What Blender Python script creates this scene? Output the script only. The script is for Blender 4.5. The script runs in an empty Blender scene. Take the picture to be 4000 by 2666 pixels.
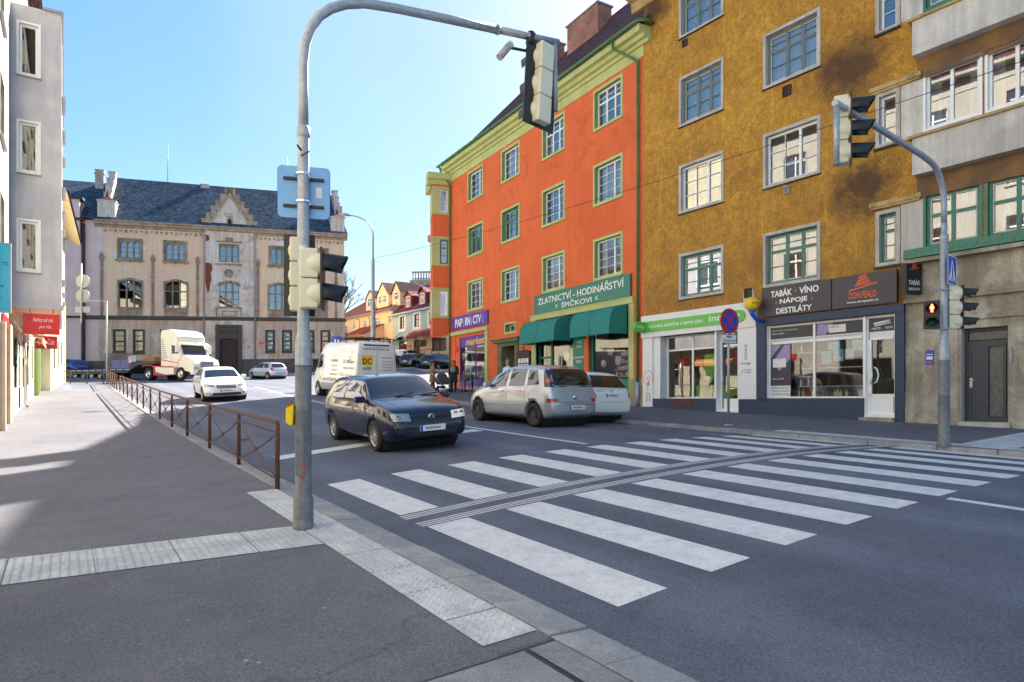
import bpy, bmesh, math, random
from math import sin, cos, pi, radians, sqrt
from mathutils import Vector, Matrix
from mathutils.bvhtree import BVHTree

C = bpy.context.scene.collection
SC = bpy.context.scene
random.seed(7)

# ------------------------------------------------------------------ camera
cam_data = bpy.data.cameras.new("camera")
cam_data.sensor_width = 36.0
cam_data.lens = 22.70
cam_data.shift_y = 0.043
cam_data.clip_start = 0.05
cam_data.clip_end = 3000
cam = bpy.data.objects.new("camera", cam_data)
cam.location = (0, 0, 1.6)
cam.rotation_euler = (radians(90), 0, 0)
C.objects.link(cam)
SC.camera = cam

# ------------------------------------------------------------------ sky, sun, exposure
SUN_AZ = radians(24)        # clockwise from +Y
SUN_EL = radians(36.6)
world = bpy.data.worlds.new("World")
SC.world = world
world.use_nodes = True
wn = world.node_tree
for n in list(wn.nodes):
    wn.nodes.remove(n)
wo = wn.nodes.new('ShaderNodeOutputWorld')
bg = wn.nodes.new('ShaderNodeBackground')
sky = wn.nodes.new('ShaderNodeTexSky')
sky.sky_type = 'NISHITA'
sky.sun_disc = False
sky.sun_elevation = SUN_EL
sky.sun_rotation = SUN_AZ
sky.air_density = 1.0
sky.dust_density = 0.6
sky.ozone_density = 2.0
bg.inputs[1].default_value = 0.125
gm = wn.nodes.new('ShaderNodeGamma'); gm.inputs[1].default_value = 0.5
hs = wn.nodes.new('ShaderNodeHueSaturation'); hs.inputs['Saturation'].default_value = 1.9; hs.inputs['Value'].default_value = 1.0
wn.links.new(sky.outputs[0], gm.inputs[0]); wn.links.new(gm.outputs[0], hs.inputs['Color'])
tcw = wn.nodes.new('ShaderNodeTexCoord'); nzw = wn.nodes.new('ShaderNodeTexNoise'); nzw.inputs['Scale'].default_value = 2.2; nzw.inputs['Detail'].default_value = 7
rpw = wn.nodes.new('ShaderNodeMapRange'); rpw.inputs['From Min'].default_value = .5; rpw.inputs['From Max'].default_value = .8; rpw.inputs['To Max'].default_value = .15
mxw = wn.nodes.new('ShaderNodeMix'); mxw.data_type = 'RGBA'; mxw.inputs[7].default_value = (2.3, 2.5, 2.7, 1)
wn.links.new(tcw.outputs['Generated'], nzw.inputs['Vector']); wn.links.new(nzw.outputs[0], rpw.inputs[0]); wn.links.new(rpw.outputs[0], mxw.inputs[0]); wn.links.new(hs.outputs[0], mxw.inputs[6])
wn.links.new(mxw.outputs[2], bg.inputs[0])     # thin high cloud over the clear sky
wn.links.new(bg.outputs[0], wo.inputs[0])
sun_d = bpy.data.lights.new("sun", 'SUN')
sun_d.energy = 5.0
sun_d.angle = radians(0.5)
sun_d.color = (1.0, 0.92, 0.80)
sun = bpy.data.objects.new("sun", sun_d)
sdir = Vector((sin(SUN_AZ) * cos(SUN_EL), cos(SUN_AZ) * cos(SUN_EL), sin(SUN_EL)))
sun.rotation_euler = (-sdir).to_track_quat('-Z', 'Y').to_euler()
sun.location = (20, 30, 40)
C.objects.link(sun)
vs = SC.view_settings
vs.view_transform = 'Standard'
vs.look = 'None'
vs.exposure = 2.1
vs.gamma = 1.0
vs.use_curve_mapping = False
SC.cycles.max_bounces = 6
SC.cycles.transparent_max_bounces = 12
SC.cycles.caustics_reflective = False
SC.cycles.caustics_refractive = False

# ------------------------------------------------------------------ helpers
def tag(o, label=None, cat=None, group=None, kind=None):
    if label: o['label'] = label
    if cat: o['category'] = cat
    if group: o['group'] = group
    if kind: o['kind'] = kind
    return o

ROOT_INV = {}
def empty(name, loc, label=None, cat=None, group=None, M=None):
    o = bpy.data.objects.new(name, None)
    o.empty_display_size = 0.3
    if M is None:
        M = Matrix.Translation(Vector(loc))
    o.matrix_world = M
    C.objects.link(o)
    ROOT_INV[o.name] = M.inverted()
    tag(o, label, cat, group)
    return o

def root_of(o):
    while o.parent: o = o.parent
    return o

IDT = lambda x, y, z: Vector((x, y, z))

class MB:
    """collects geometry; T maps local coordinates to world (or thing) coordinates"""
    def __init__(s, T=None):
        s.T = T or IDT
        s.v = []; s.f = []; s.sm = []; s.marks = []; s.cuts = []
    def add(s, verts, faces, smooth=False, T=None):
        T = T or s.T
        b = len(s.v); s.cuts.append((b, len(s.f)))
        s.v += [Vector(T(*p)) for p in verts]
        s.f += [tuple(b + i for i in f) for f in faces]
        s.sm += [smooth] * len(faces)
        return s
    def box(s, x0, x1, y0, y1, z0, z1, T=None):
        v = [(x, y, z) for z in (z0, z1) for y in (y0, y1) for x in (x0, x1)]
        f = [(0, 2, 3, 1), (4, 5, 7, 6), (0, 1, 5, 4), (2, 6, 7, 3), (0, 4, 6, 2), (1, 3, 7, 5)]
        return s.add(v, f, T=T)
    def quad(s, a, b, c, d, T=None):
        return s.add([a, b, c, d], [(0, 1, 2, 3)], T=T)
    def prism(s, pts, lo, hi, ax=2, T=None, smooth=False):
        """polygon pts (2D) extruded along axis ax from lo to hi"""
        n = len(pts)
        def mk(p, h):
            if ax == 2: return (p[0], p[1], h)
            if ax == 1: return (p[0], h, p[1])
            return (h, p[0], p[1])
        v = [mk(p, lo) for p in pts] + [mk(p, hi) for p in pts]
        f = [tuple(range(n))[::-1], tuple(range(n, 2 * n))]
        s.add(v, f, T=T)
        b = len(s.v) - 2 * n
        for i in range(n):
            j = (i + 1) % n
            s.f.append((b + i, b + j, b + n + j, b + n + i)); s.sm.append(smooth)
        return s
    def tube(s, path, r, seg=8, T=None, cap=True):
        path = [Vector(p) for p in path]
        n = len(path)
        rs = r if isinstance(r, (list, tuple)) else [r] * n
        rings = []
        up = None
        for i, p in enumerate(path):
            d = (path[min(i + 1, n - 1)] - path[max(i - 1, 0)]).normalized()
            if up is None:
                up = Vector((0, 0, 1)) if abs(d.z) < .9 else Vector((1, 0, 0))
            a = d.cross(up).normalized(); b = d.cross(a).normalized()
            up = -b if True else up
            rings.append([tuple(p + (a * cos(2 * pi * k / seg) + b * sin(2 * pi * k / seg)) * rs[i]) for k in range(seg)])
            up = b.cross(d).normalized() if False else up
        v = [q for rg in rings for q in rg]
        f = []
        for i in range(n - 1):
            for k in range(seg):
                f.append((i * seg + k, i * seg + (k + 1) % seg, (i + 1) * seg + (k + 1) % seg, (i + 1) * seg + k))
        s.add(v, f, smooth=True, T=T)
        if cap:
            b = len(s.v) - len(v)
            s.f.append(tuple(b + k for k in range(seg))[::-1]); s.sm.append(False)
            s.f.append(tuple(b + (n - 1) * seg + k for k in range(seg))); s.sm.append(False)
        return s
    def lathe(s, prof, seg=16, o=(0, 0, 0), ax='z', T=None, smooth=True, arc=2 * pi):
        """prof: list of (radius, height)"""
        v = []
        closed = abs(arc - 2 * pi) < 1e-6
        m = seg if closed else seg + 1
        for r, h in prof:
            for k in range(m):
                a = arc * k / seg
                c, d = r * cos(a), r * sin(a)
                if ax == 'z': p = (c, d, h)
                elif ax == 'y': p = (c, h, d)
                else: p = (h, c, d)
                v.append((o[0] + p[0], o[1] + p[1], o[2] + p[2]))
        f = []
        for i in range(len(prof) - 1):
            for k in range(seg):
                k2 = (k + 1) % m
                f.append((i * m + k, i * m + k2, (i + 1) * m + k2, (i + 1) * m + k))
        return s.add(v, f, smooth=smooth, T=T)
    def build_each(s, name, mat, parent):
        ends = s.cuts[1:] + [(len(s.v), len(s.f))]
        for (v0, f0), (v1, f1) in zip(s.cuts, ends):
            q = MB(); q.v = s.v[v0:v1]; q.f = [tuple(i - v0 for i in f) for f in s.f[f0:f1]]; q.sm = s.sm[f0:f1]
            q.build(name, mat, parent)
    def build(s, name, mat, parent=None, label=None, local=False):
        if name == 'lettering' and len(s.marks) > 1:      # every line of writing is a part of its own
            ends = s.marks[1:] + [(len(s.v), len(s.f))]
            for (v0, f0), (v1, f1) in zip([(0, 0)] + s.marks[1:], ends):
                q = MB(); q.v = s.v[v0:v1]; q.f = [tuple(i - v0 for i in f) for f in s.f[f0:f1]]; q.sm = s.sm[f0:f1]
                last = q.build(name, mat, parent, label, local)
            return last
        me = bpy.data.meshes.new(name)
        vs_ = s.v
        if parent is not None and not local:
            inv = ROOT_INV[root_of(parent).name]
            vs_ = [inv @ v for v in vs_]
        me.from_pydata([tuple(v) for v in vs_], [], s.f)
        me.polygons.foreach_set('use_smooth', s.sm)
        if isinstance(mat, str): mat = MAT[mat]
        me.materials.append(mat)
        me.update()
        o = bpy.data.objects.new(name, me)
        C.objects.link(o)
        if parent is not None: o.parent = parent
        if label: o['label'] = label
        return o

def each(T, name, mat, parent, boxes):
    for b in boxes: MB(T).box(*b).build(name, mat, parent)

def fix_normals(o):
    bm = bmesh.new(); bm.from_mesh(o.data)
    bmesh.ops.recalc_face_normals(bm, faces=bm.faces)
    bm.to_mesh(o.data); bm.free()
    return o

def bevel(o, w=0.01, seg=2):
    m = o.modifiers.new('bevel', 'BEVEL'); m.width = w; m.segments = seg; m.limit_method = 'ANGLE'
    m.angle_limit = radians(40)
    return o

def copy_tree(o, parent=None):
    c = o.copy(); C.objects.link(c); c.parent = parent
    if parent is None: ROOT_INV[c.name] = ROOT_INV.get(o.name, Matrix())
    for ch in list(o.children): copy_tree(ch, c)
    return c

_txt = {}
def text2d(s_, bold=0.0, shear=0.0, space=1.0):
    key = (s_, bold, shear, space)
    if key not in _txt:
        cu = bpy.data.curves.new('t', 'FONT')
        cu.body = s_; cu.size = 1; cu.offset = bold; cu.shear = shear; cu.space_character = space
        cu.resolution_u = 3; cu.fill_mode = 'FRONT'
        ob = bpy.data.objects.new('t', cu); C.objects.link(ob)
        dg = bpy.context.evaluated_depsgraph_get(); dg.update()
        me = bpy.data.meshes.new_from_object(ob.evaluated_get(dg))
        vv = [tuple(v.co) for v in me.vertices]; ff = [tuple(p.vertices) for p in me.polygons]
        bpy.data.objects.remove(ob); bpy.data.curves.remove(cu); bpy.data.meshes.remove(me)
        x0 = min(v[0] for v in vv); x1 = max(v[0] for v in vv); y0 = min(v[1] for v in vv); y1 = max(v[1] for v in vv)
        _txt[key] = (vv, ff, x0, x1, y0, y1)
    return _txt[key]

def put_text(mb, s_, x0, x1, z0, z1, o, bold=0.0, shear=0.0, T=None, space=1.0):
    """fit the text into the rectangle x0..x1, z0..z1 lying at depth o (second coordinate)"""
    vv, ff, a0, a1, b0, b1 = text2d(s_, bold, shear, space)
    mb.marks.append((len(mb.v), len(mb.f)))
    sx = (x1 - x0) / (a1 - a0); sz = (z1 - z0) / (b1 - b0)
    mb.add([(x0 + (p[0] - a0) * sx, o, z0 + (p[1] - b0) * sz) for p in vv], ff, T=T)

# ------------------------------------------------------------------ materials
MAT = {}
def newmat(name):
    m = bpy.data.materials.new(name); m.use_nodes = True
    nt = m.node_tree
    for n in list(nt.nodes): nt.nodes.remove(n)
    out = nt.nodes.new('ShaderNodeOutputMaterial')
    MAT[name] = m
    return m, nt, out
def nd(nt, t, **kw):
    n = nt.nodes.new(t)
    for k, v in kw.items():
        if k in n.inputs.keys() if isinstance(k, str) else False: n.inputs[k].default_value = v
        else: setattr(n, k, v)
    return n
def ramp(nt, fac, stops):
    r = nt.nodes.new('ShaderNodeValToRGB')
    el = r.color_ramp.elements
    while len(el) < len(stops): el.new(0.5)
    for e, (p, c) in zip(el, stops):
        e.position = p
        e.color = (c[0], c[1], c[2], 1) if hasattr(c, '__len__') else (c, c, c, 1)
    nt.links.new(fac, r.inputs[0])
    return r.outputs[0]
def coords(nt, scale=(1, 1, 1), loc=(0, 0, 0)):
    tc = nt.nodes.new('ShaderNodeTexCoord')
    mp = nt.nodes.new('ShaderNodeMapping')
    mp.inputs['Scale'].default_value = scale
    mp.inputs['Location'].default_value = loc
    nt.links.new(tc.outputs['Object'], mp.inputs[0])
    return mp.outputs[0]
def noise(nt, co, scale, detail=5, rough=.6, dist=0):
    n = nt.nodes.new('ShaderNodeTexNoise')
    n.inputs['Scale'].default_value = scale; n.inputs['Detail'].default_value = detail
    n.inputs['Roughness'].default_value = rough; n.inputs['Distortion'].default_value = dist
    nt.links.new(co, n.inputs['Vector'])
    return n.outputs[0]
def mix(nt, fac, a, b, mode='MIX'):
    m = nt.nodes.new('ShaderNodeMix'); m.data_type = 'RGBA'; m.blend_type = mode
    for inp, val in ((0, fac), (6, a), (7, b)):
        if hasattr(val, 'is_output'): nt.links.new(val, m.inputs[inp])
        elif inp == 0: m.inputs[0].default_value = val
        else: m.inputs[inp].default_value = (val[0], val[1], val[2], 1)
    return m.outputs[2]
def principled(nt, out, color, rough=.8, metal=0, spec=.5, coat=0, height=None, bump=.1, dist=.02):
    p = nt.nodes.new('ShaderNodeBsdfPrincipled')
    if hasattr(color, 'is_output'): nt.links.new(color, p.inputs['Base Color'])
    else: p.inputs['Base Color'].default_value = (color[0], color[1], color[2], 1)
    if hasattr(rough, 'is_output'): nt.links.new(rough, p.inputs['Roughness'])
    else: p.inputs['Roughness'].default_value = rough
    p.inputs['Metallic'].default_value = metal
    p.inputs['Specular IOR Level'].default_value = spec
    p.inputs['Coat Weight'].default_value = coat
    p.inputs['Coat Roughness'].default_value = .03
    if height is not None:
        b = nt.nodes.new('ShaderNodeBump')
        b.inputs['Strength'].default_value = bump; b.inputs['Distance'].default_value = dist
        nt.links.new(height, b.inputs['Height'])
        nt.links.new(b.outputs[0], p.inputs['Normal'])
    nt.links.new(p.outputs[0], out.inputs[0])
    return p
def plain(name, col, rough=.6, metal=0, spec=.5, coat=0, var=.12, vscale=3, emit=0):
    m, nt, out = newmat(name)
    co = coords(nt)
    nz = noise(nt, co, vscale, 6, .65)
    c = mix(nt, 1, col, ramp(nt, nz, [(.3, 1 - var), (.7, 1 + 0 * var)]), 'MULTIPLY')
    p = principled(nt, out, c, rough, metal, spec, coat)
    if emit:
        p.inputs['Emission Color'].default_value = (*col, 1); p.inputs['Emission Strength'].default_value = emit
    return m
def plaster(name, c1, c2, c3=None, scale=.6, fine=45, bump=.35, dirt=.35, streak=.25, rough=.92, sharp=(.45, .6)):
    m, nt, out = newmat(name)
    co = coords(nt)
    big = noise(nt, co, scale, 7, .62, .3)
    c = mix(nt, ramp(nt, big, [(sharp[0], 0), (sharp[1], 1)]), c1, c2)
    if c3:
        b2 = noise(nt, coords(nt, loc=(7, 3, 5)), scale * 1.7, 8, .6, .6)
        c = mix(nt, ramp(nt, b2, [(.56, 0), (.62, 1)]), c, c3)
    f = noise(nt, co, fine, 3, .6)
    c = mix(nt, dirt, c, ramp(nt, f, [(.35, .35), (.65, 1)]), 'MULTIPLY')
    st = noise(nt, coords(nt, scale=(3, 3, .25)), 1.3, 5, .6)
    c = mix(nt, streak, c, ramp(nt, st, [(.35, .45), (.6, 1)]), 'MULTIPLY')
    principled(nt, out, c, rough, spec=.2, height=f, bump=bump, dist=.02)
    return m
def glass_mat(name, tint=(1, 1, 1), refl=.28, rough=.015, wavy=.0):
    m, nt, out = newmat(name)
    tr = nt.nodes.new('ShaderNodeBsdfTransparent'); tr.inputs[0].default_value = (*tint, 1)
    gl = nt.nodes.new('ShaderNodeBsdfGlossy'); gl.inputs['Roughness'].default_value = rough
    gl.inputs[0].default_value = (.95, .97, 1, 1)
    fr = nt.nodes.new('ShaderNodeFresnel'); fr.inputs[0].default_value = 1.5
    ad = nt.nodes.new('ShaderNodeMath'); ad.operation = 'ADD'; ad.use_clamp = True; ad.inputs[1].default_value = refl
    nt.links.new(fr.outputs[0], ad.inputs[0])
    mx = nt.nodes.new('ShaderNodeMixShader')
    nt.links.new(ad.outputs[0], mx.inputs[0]); nt.links.new(tr.outputs[0], mx.inputs[1]); nt.links.new(gl.outputs[0], mx.inputs[2])
    if wavy:
        b = nt.nodes.new('ShaderNodeBump'); b.inputs['Strength'].default_value = wavy; b.inputs['Distance'].default_value = .02
        nt.links.new(noise(nt, coords(nt), 1.6, 2, .5), b.inputs['Height']); nt.links.new(b.outputs[0], gl.inputs['Normal'])
    nt.links.new(mx.outputs[0], out.inputs[0])
    return m
def asphalt(name, c1, c2, patch=.35, speck=.12, crack=0):
    m, nt, out = newmat(name)
    co = coords(nt)
    big = noise(nt, co, .35, 6, .6, .4)
    c = mix(nt, ramp(nt, big, [(.35, 0), (.68, 1)]), c1, c2)
    fi = noise(nt, co, 60, 4, .8)
    c = mix(nt, 1, c, ramp(nt, fi, [(.3, .45), (.5, 1), (.7, 1.65)]), 'MULTIPLY')
    me = noise(nt, coords(nt, scale=(1, 1, 1)), 2.3, 8, .75)
    c = mix(nt, patch, c, ramp(nt, me, [(.35, .6), (.6, 1.15)]), 'MULTIPLY')
    vo = nt.nodes.new('ShaderNodeTexVoronoi'); vo.inputs['Scale'].default_value = 3.1
    nt.links.new(co, vo.inputs['Vector'])
    c = mix(nt, ramp(nt, vo.outputs['Distance'], [(.035, speck), (.05, 0)]), c, (.45, .45, .47))
    if crack:
        vc = nt.nodes.new('ShaderNodeTexVoronoi'); vc.feature = 'DISTANCE_TO_EDGE'; vc.inputs['Scale'].default_value = .13
        wv = nt.nodes.new('ShaderNodeVectorMath'); wv.operation = 'ADD'
        nz = nt.nodes.new('ShaderNodeTexNoise'); nz.inputs['Scale'].default_value = 1.2; nz.inputs['Detail'].default_value = 6
        nt.links.new(co, nz.inputs['Vector']); nt.links.new(co, wv.inputs[0]); nt.links.new(nz.outputs['Color'], wv.inputs[1])
        nt.links.new(wv.outputs[0], vc.inputs['Vector'])
        c = mix(nt, ramp(nt, vc.outputs['Distance'], [(.0, crack), (.0015, crack * .6), (.003, 0)]), c, (.02, .02, .022))
    if not crack:      # wheel tracks polished along the lanes, oil drip between them, grit at the kerbs
        tc = nt.nodes.new('ShaderNodeTexCoord'); dt = nt.nodes.new('ShaderNodeVectorMath'); dt.operation = 'DOT_PRODUCT'; dt.inputs[1].default_value = (.8217, .5699, 0)
        nt.links.new(tc.outputs['Object'], dt.inputs[0])
        sh = nt.nodes.new('ShaderNodeMath'); sh.operation = 'MULTIPLY_ADD'; sh.inputs[1].default_value = 2 * pi / 1.75; sh.inputs[2].default_value = -3.153 * 2 * pi / 1.75
        nt.links.new(dt.outputs['Value'], sh.inputs[0]); sn = nt.nodes.new('ShaderNodeMath'); sn.operation = 'SINE'; nt.links.new(sh.outputs[0], sn.inputs[0])
        wn2 = nt.nodes.new('ShaderNodeMath'); wn2.operation = 'MULTIPLY'; nt.links.new(sn.outputs[0], wn2.inputs[0]); nt.links.new(noise(nt, co, .5, 5, .7), wn2.inputs[1])
        c = mix(nt, .8, c, ramp(nt, wn2.outputs[0], [(.0, .84), (.55, 1.14)]), 'MULTIPLY')
        st_ = noise(nt, coords(nt, loc=(2, 8, 1)), 1.4, 8, .8)
        c = mix(nt, ramp(nt, st_, [(.62, 0), (.72, .45)]), c, (.03, .03, .035))
    principled(nt, out, c, .82, spec=.35, height=fi, bump=.5, dist=.01)
    return m

asphalt('asphalt_road', (.095, .106, .146), (.135, .148, .192))
asphalt('asphalt_walk', (.115, .115, .138), (.155, .153, .174), speck=.6, crack=.3)
plaster('kerb_granite', (.30, .31, .33), (.42, .41, .40), scale=2.2, fine=70, dirt=.5, streak=0, bump=.3)
plaster('slab_grey', (.24, .25, .27), (.33, .33, .34), scale=2, fine=90, dirt=.55, streak=0, bump=.4)
plaster('tactile_white', (.52, .53, .55), (.66, .66, .66), scale=3, fine=60, dirt=.35, streak=0, bump=.2)
def worn_paint():
    m, nt, out = newmat('road_paint')
    co = coords(nt)
    a = noise(nt, co, 5, 8, .75, .5)
    c = mix(nt, ramp(nt, a, [(.38, 0), (.62, 1)]), (.55, .55, .56), (.70, .70, .69))
    b = noise(nt, co, 38, 4, .8)
    c = mix(nt, ramp(nt, b, [(.33, .9), (.41, 0)]), c, (.12, .12, .135))
    principled(nt, out, c, .7, spec=.3, height=b, bump=.2, dist=.005)
worn_paint()
plaster('orange_plaster', (.86, .185, .065), (.80, .165, .06), (.75, .155, .058), scale=.5, fine=38, dirt=.22, streak=.12, bump=.6)
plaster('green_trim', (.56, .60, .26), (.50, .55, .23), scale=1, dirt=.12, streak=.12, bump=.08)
plain('green_reveal', (.26, .38, .14), .8)  # darker copy of the trim green; the reveals' shade is put into the colour
plaster('pale_plaster', (.62, .53, .42), (.50, .42, .33), scale=.8, dirt=.3, streak=.35)
plaster('grey_render', (.62, .57, .52), (.78, .74, .67), scale=.7, dirt=.3, streak=.4, bump=.3)
plaster('base_render', (.40, .34, .26), (.62, .56, .44), scale=1.1, fine=30, dirt=.5, streak=.5, bump=.6)
plaster('ledge_ochre', (.62, .44, .20), (.42, .29, .13), scale=2, dirt=.4, streak=.3)
plaster('window_band', (.62, .58, .53), (.50, .46, .41), scale=1.5, dirt=.25, streak=.3)
plaster('white_render', (.52, .49, .42), (.46, .43, .37), scale=.5, dirt=.1, streak=.15, bump=.1)
plaster('bay_render', (.58, .57, .61), (.68, .66, .68), scale=.9, fine=50, dirt=.25, streak=.2, bump=.35)
plaster('cream_render', (.72, .66, .48), (.64, .58, .42), scale=.8, dirt=.15, streak=.3)
plaster('yellow_house_render', (.86, .70, .42), (.82, .65, .37), scale=.4, dirt=.08, streak=.08, bump=.1)
plaster('mint_render', (.50, .66, .60), (.46, .62, .56), scale=.4, dirt=.08, streak=.08, bump=.1)
plaster('peach_render', (.78, .55, .33), (.72, .50, .30), scale=.4, dirt=.08, streak=.08, bump=.1)
plaster('pink_render', (.85, .62, .57), (.78, .55, .50), scale=.4, dirt=.15, streak=.12, bump=.1)
plaster('town_wall', (.93, .66, .43), (.91, .59, .43), (.86, .80, .74), scale=.33, fine=12, dirt=.2, streak=.15, sharp=(.42, .58))
plaster('town_wall_low', (.84, .60, .43), (.74, .52, .39), (.80, .70, .60), scale=.45, fine=12, dirt=.4, streak=.5, sharp=(.42, .58))
plaster('town_gable', (.82, .64, .50), (.86, .76, .70), (.62, .48, .38), scale=.7, fine=12, dirt=.35, streak=.4)
plaster('town_stone', (.36, .27, .19), (.52, .42, .31), scale=1.5, fine=20, dirt=.5, streak=.5)
plaster('town_plinth', (.16, .13, .12), (.22, .18, .16), scale=1.5, fine=20, dirt=.4, streak=.4)
plaster('town_cornice', (.62, .46, .32), (.44, .32, .23), scale=1.5, fine=20, dirt=.5, streak=.4)
plaster('white_plaster_worn', (.60, .52, .50), (.48, .40, .38), scale=1.5, fine=20, dirt=.3, streak=.3)
plain('dark_stone', (.10, .085, .075), .9)
def ochre():
    m, nt, out = newmat('ochre_plaster')
    co = coords(nt)
    big = noise(nt, co, .32, 7, .62, .3)
    c = mix(nt, ramp(nt, big, [(.38, 0), (.62, 1)]), (.64, .32, .055), (.83, .46, .075))
    md = noise(nt, co, 4.5, 8, .8, .2)
    c = mix(nt, ramp(nt, md, [(.44, .55), (.60, 0)]), c, (.40, .17, .04))
    st = noise(nt, coords(nt, scale=(5, 5, .35)), 1.2, 6, .7)
    c = mix(nt, ramp(nt, st, [(.34, .3), (.46, 0)]), c, (.34, .17, .06))
    m9 = noise(nt, coords(nt, loc=(9, 1, 2)), 1.1, 9, .78, .5)
    c = mix(nt, ramp(nt, m9, [(.50, 0), (.62, .62)]), c, (.36, .18, .06))
    hi = noise(nt, coords(nt, scale=(4, 4, .5), loc=(4, 4, 4)), 1.1, 6, .7)
    c = mix(nt, ramp(nt, hi, [(.58, 0), (.70, .55)]), c, (.92, .55, .10))
    f = noise(nt, co, 24, 5, .85)
    c = mix(nt, .8, c, ramp(nt, f, [(.36, .34), (.56, 1.1)]), 'MULTIPLY')
    # grime towards the lower storeys and the two damp stains beside the stair windows
    tc = nt.nodes.new('ShaderNodeTexCoord'); sx = nt.nodes.new('ShaderNodeSeparateXYZ'); nt.links.new(tc.outputs['Object'], sx.inputs[0])
    mr = nt.nodes.new('ShaderNodeMapRange'); mr.inputs['From Min'].default_value = 3; mr.inputs['From Max'].default_value = 10
    mr.inputs['To Min'].default_value = .55; mr.inputs['To Max'].default_value = 0
    nt.links.new(sx.outputs[2], mr.inputs[0])
    g = nt.nodes.new('ShaderNodeMath'); g.operation = 'MULTIPLY'
    nt.links.new(mr.outputs[0], g.inputs[0]); nt.links.new(ramp(nt, noise(nt, co, .9, 6, .7), [(.35, 0), (.6, 1)]), g.inputs[1])
    c = mix(nt, g.outputs[0], c, (.22, .135, .07))
    for (u, z, r1) in ((7.75, 10.55, 1.3), (8.1, 7.15, 1.15), (.45, 15.8, 1.1)):
        vm = nt.nodes.new('ShaderNodeVectorMath'); vm.operation = 'DISTANCE'
        nt.links.new(tc.outputs['Object'], vm.inputs[0])
        vm.inputs[1].default_value = (.5896 * u, -.8077 * u, z)
        ad = nt.nodes.new('ShaderNodeMath'); ad.operation = 'MULTIPLY_ADD'; ad.inputs[1].default_value = 1.6; 
        nt.links.new(noise(nt, co, 1.7, 6, .7), ad.inputs[0]); nt.links.new(vm.outputs[1], ad.inputs[2])
        c = mix(nt, ramp(nt, ad.outputs[0], [(.0, .95), ((.8 + r1 * .35) / 2, .85), ((.8 + r1 * 1.25) / 2, 0)]) if False else _sc(nt, ad.outputs[0], .8 + r1 * .3, .8 + r1), c, (.075, .045, .04))
    principled(nt, out, c, .95, spec=.15, height=f, bump=1.0, dist=.03)
def _sc(nt, v, a, b):
    mr = nt.nodes.new('ShaderNodeMapRange')
    mr.inputs['From Min'].default_value = a; mr.inputs['From Max'].default_value = b
    mr.inputs['To Min'].default_value = .85; mr.inputs['To Max'].default_value = 0
    nt.links.new(v, mr.inputs[0]); return mr.outputs[0]
ochre()
def tiles(name, c1, c2, sx=3.2, sy=5, off=.5, mortar=(.02, .02, .02), bump=.6):
    """roof tiles or bricks laid in the UV map (metres)"""
    m, nt, out = newmat(name)
    tc = nt.nodes.new('ShaderNodeTexCoord')
    br = nt.nodes.new('ShaderNodeTexBrick')
    br.offset = off
    br.inputs['Scale'].default_value = 1
    br.inputs['Brick Width'].default_value = 1 / sx; br.inputs['Row Height'].default_value = 1 / sy
    br.inputs['Mortar Size'].default_value = .018; br.inputs['Mortar Smooth'].default_value = .3
    br.inputs['Color1'].default_value = (*c1, 1); br.inputs['Color2'].default_value = (*c2, 1); br.inputs['Mortar'].default_value = (*mortar, 1)
    nt.links.new(tc.outputs['UV'], br.inputs['Vector'])
    n = noise(nt, coords(nt), 1.1, 7, .7)
    c = mix(nt, .7, br.outputs[0], ramp(nt, n, [(.3, .45), (.65, 1.25)]), 'MULTIPLY')
    n2 = noise(nt, coords(nt), 9, 4, .8)
    c = mix(nt, .5, c, ramp(nt, n2, [(.35, .5), (.6, 1.2)]), 'MULTIPLY')
    principled(nt, out, c, .85, spec=.12, height=br.outputs[1], bump=-bump, dist=.02)
tiles('slate_roof', (.035, .06, .095), (.12, .165, .225), 4, 5.5)
tiles('red_roof', (.22, .035, .022), (.30, .06, .035), 4, 4.5)
tiles('purple_roof', (.15, .03, .06), (.26, .07, .10), 3, 4)
tiles('brown_roof', (.10, .035, .04), (.19, .075, .075), 5, 6)
tiles('brick', (.40, .10, .055), (.50, .16, .09), 4, 10, mortar=(.38, .30, .25), bump=.4)
plain('white_frame', (.90, .90, .89), .4, var=.06)
plain('old_white', (.62, .62, .58), .7, var=.35, vscale=14)
plain('teal_frame', (.05, .22, .15), .5, var=.3, vscale=10)
plain('greygreen_frame', (.16, .21, .19), .6, var=.3, vscale=10)
plain('brown_frame', (.07, .045, .035), .7, var=.3)
plain('grey_frame', (.33, .34, .35), .5)
plain('curtain', (.40, .39, .37), .9, var=.25, vscale=9)
plain('curtain_yellow', (.60, .50, .30), .9, var=.25, vscale=9)
plain('dark_inside', (.025, .024, .024), .9)  # near-black: the gloom of unlit rooms is put into the colour
plain('shop_inside', (.16, .15, .14), .9, var=.5, vscale=1.6)
plain('navy_paint', (.035, .055, .11), .6, var=.25, vscale=5)
plain('charcoal_sign', (.055, .045, .055), .5)
plain('white_letters', (.85, .85, .84), .5, var=.02)
plain('black_letters', (.02, .02, .022), .5)
plain('orange_letters', (.85, .12, .03), .5, var=.05)
plain('green_sign', (.12, .50, .06), .35, var=.04)
plain('teal_sign', (.015, .20, .13), .4, var=.08)
plain('purple_sign', (.12, .04, .36), .45, var=.06)
plain('yellow_letters', (.90, .55, .02), .5, var=.03)
plain('teal_awning', (.02, .235, .205), .75, var=.12, vscale=4)
plain('red_sign', (.68, .02, .02), .35, var=.05)
plain('blue_sign', (.02, .42, .62), .4, var=.03)
plain('road_blue', (.01, .07, .50), .4, var=.04)
plain('road_red', (.62, .015, .03), .4, var=.04)
plain('awning_red', (.22, .015, .03), .7)
plain('awning_orange', (.75, .28, .06), .7, var=.12)
plain('galvanised', (.40, .44, .50), .45, metal=.35, var=.35, vscale=16)
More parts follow.
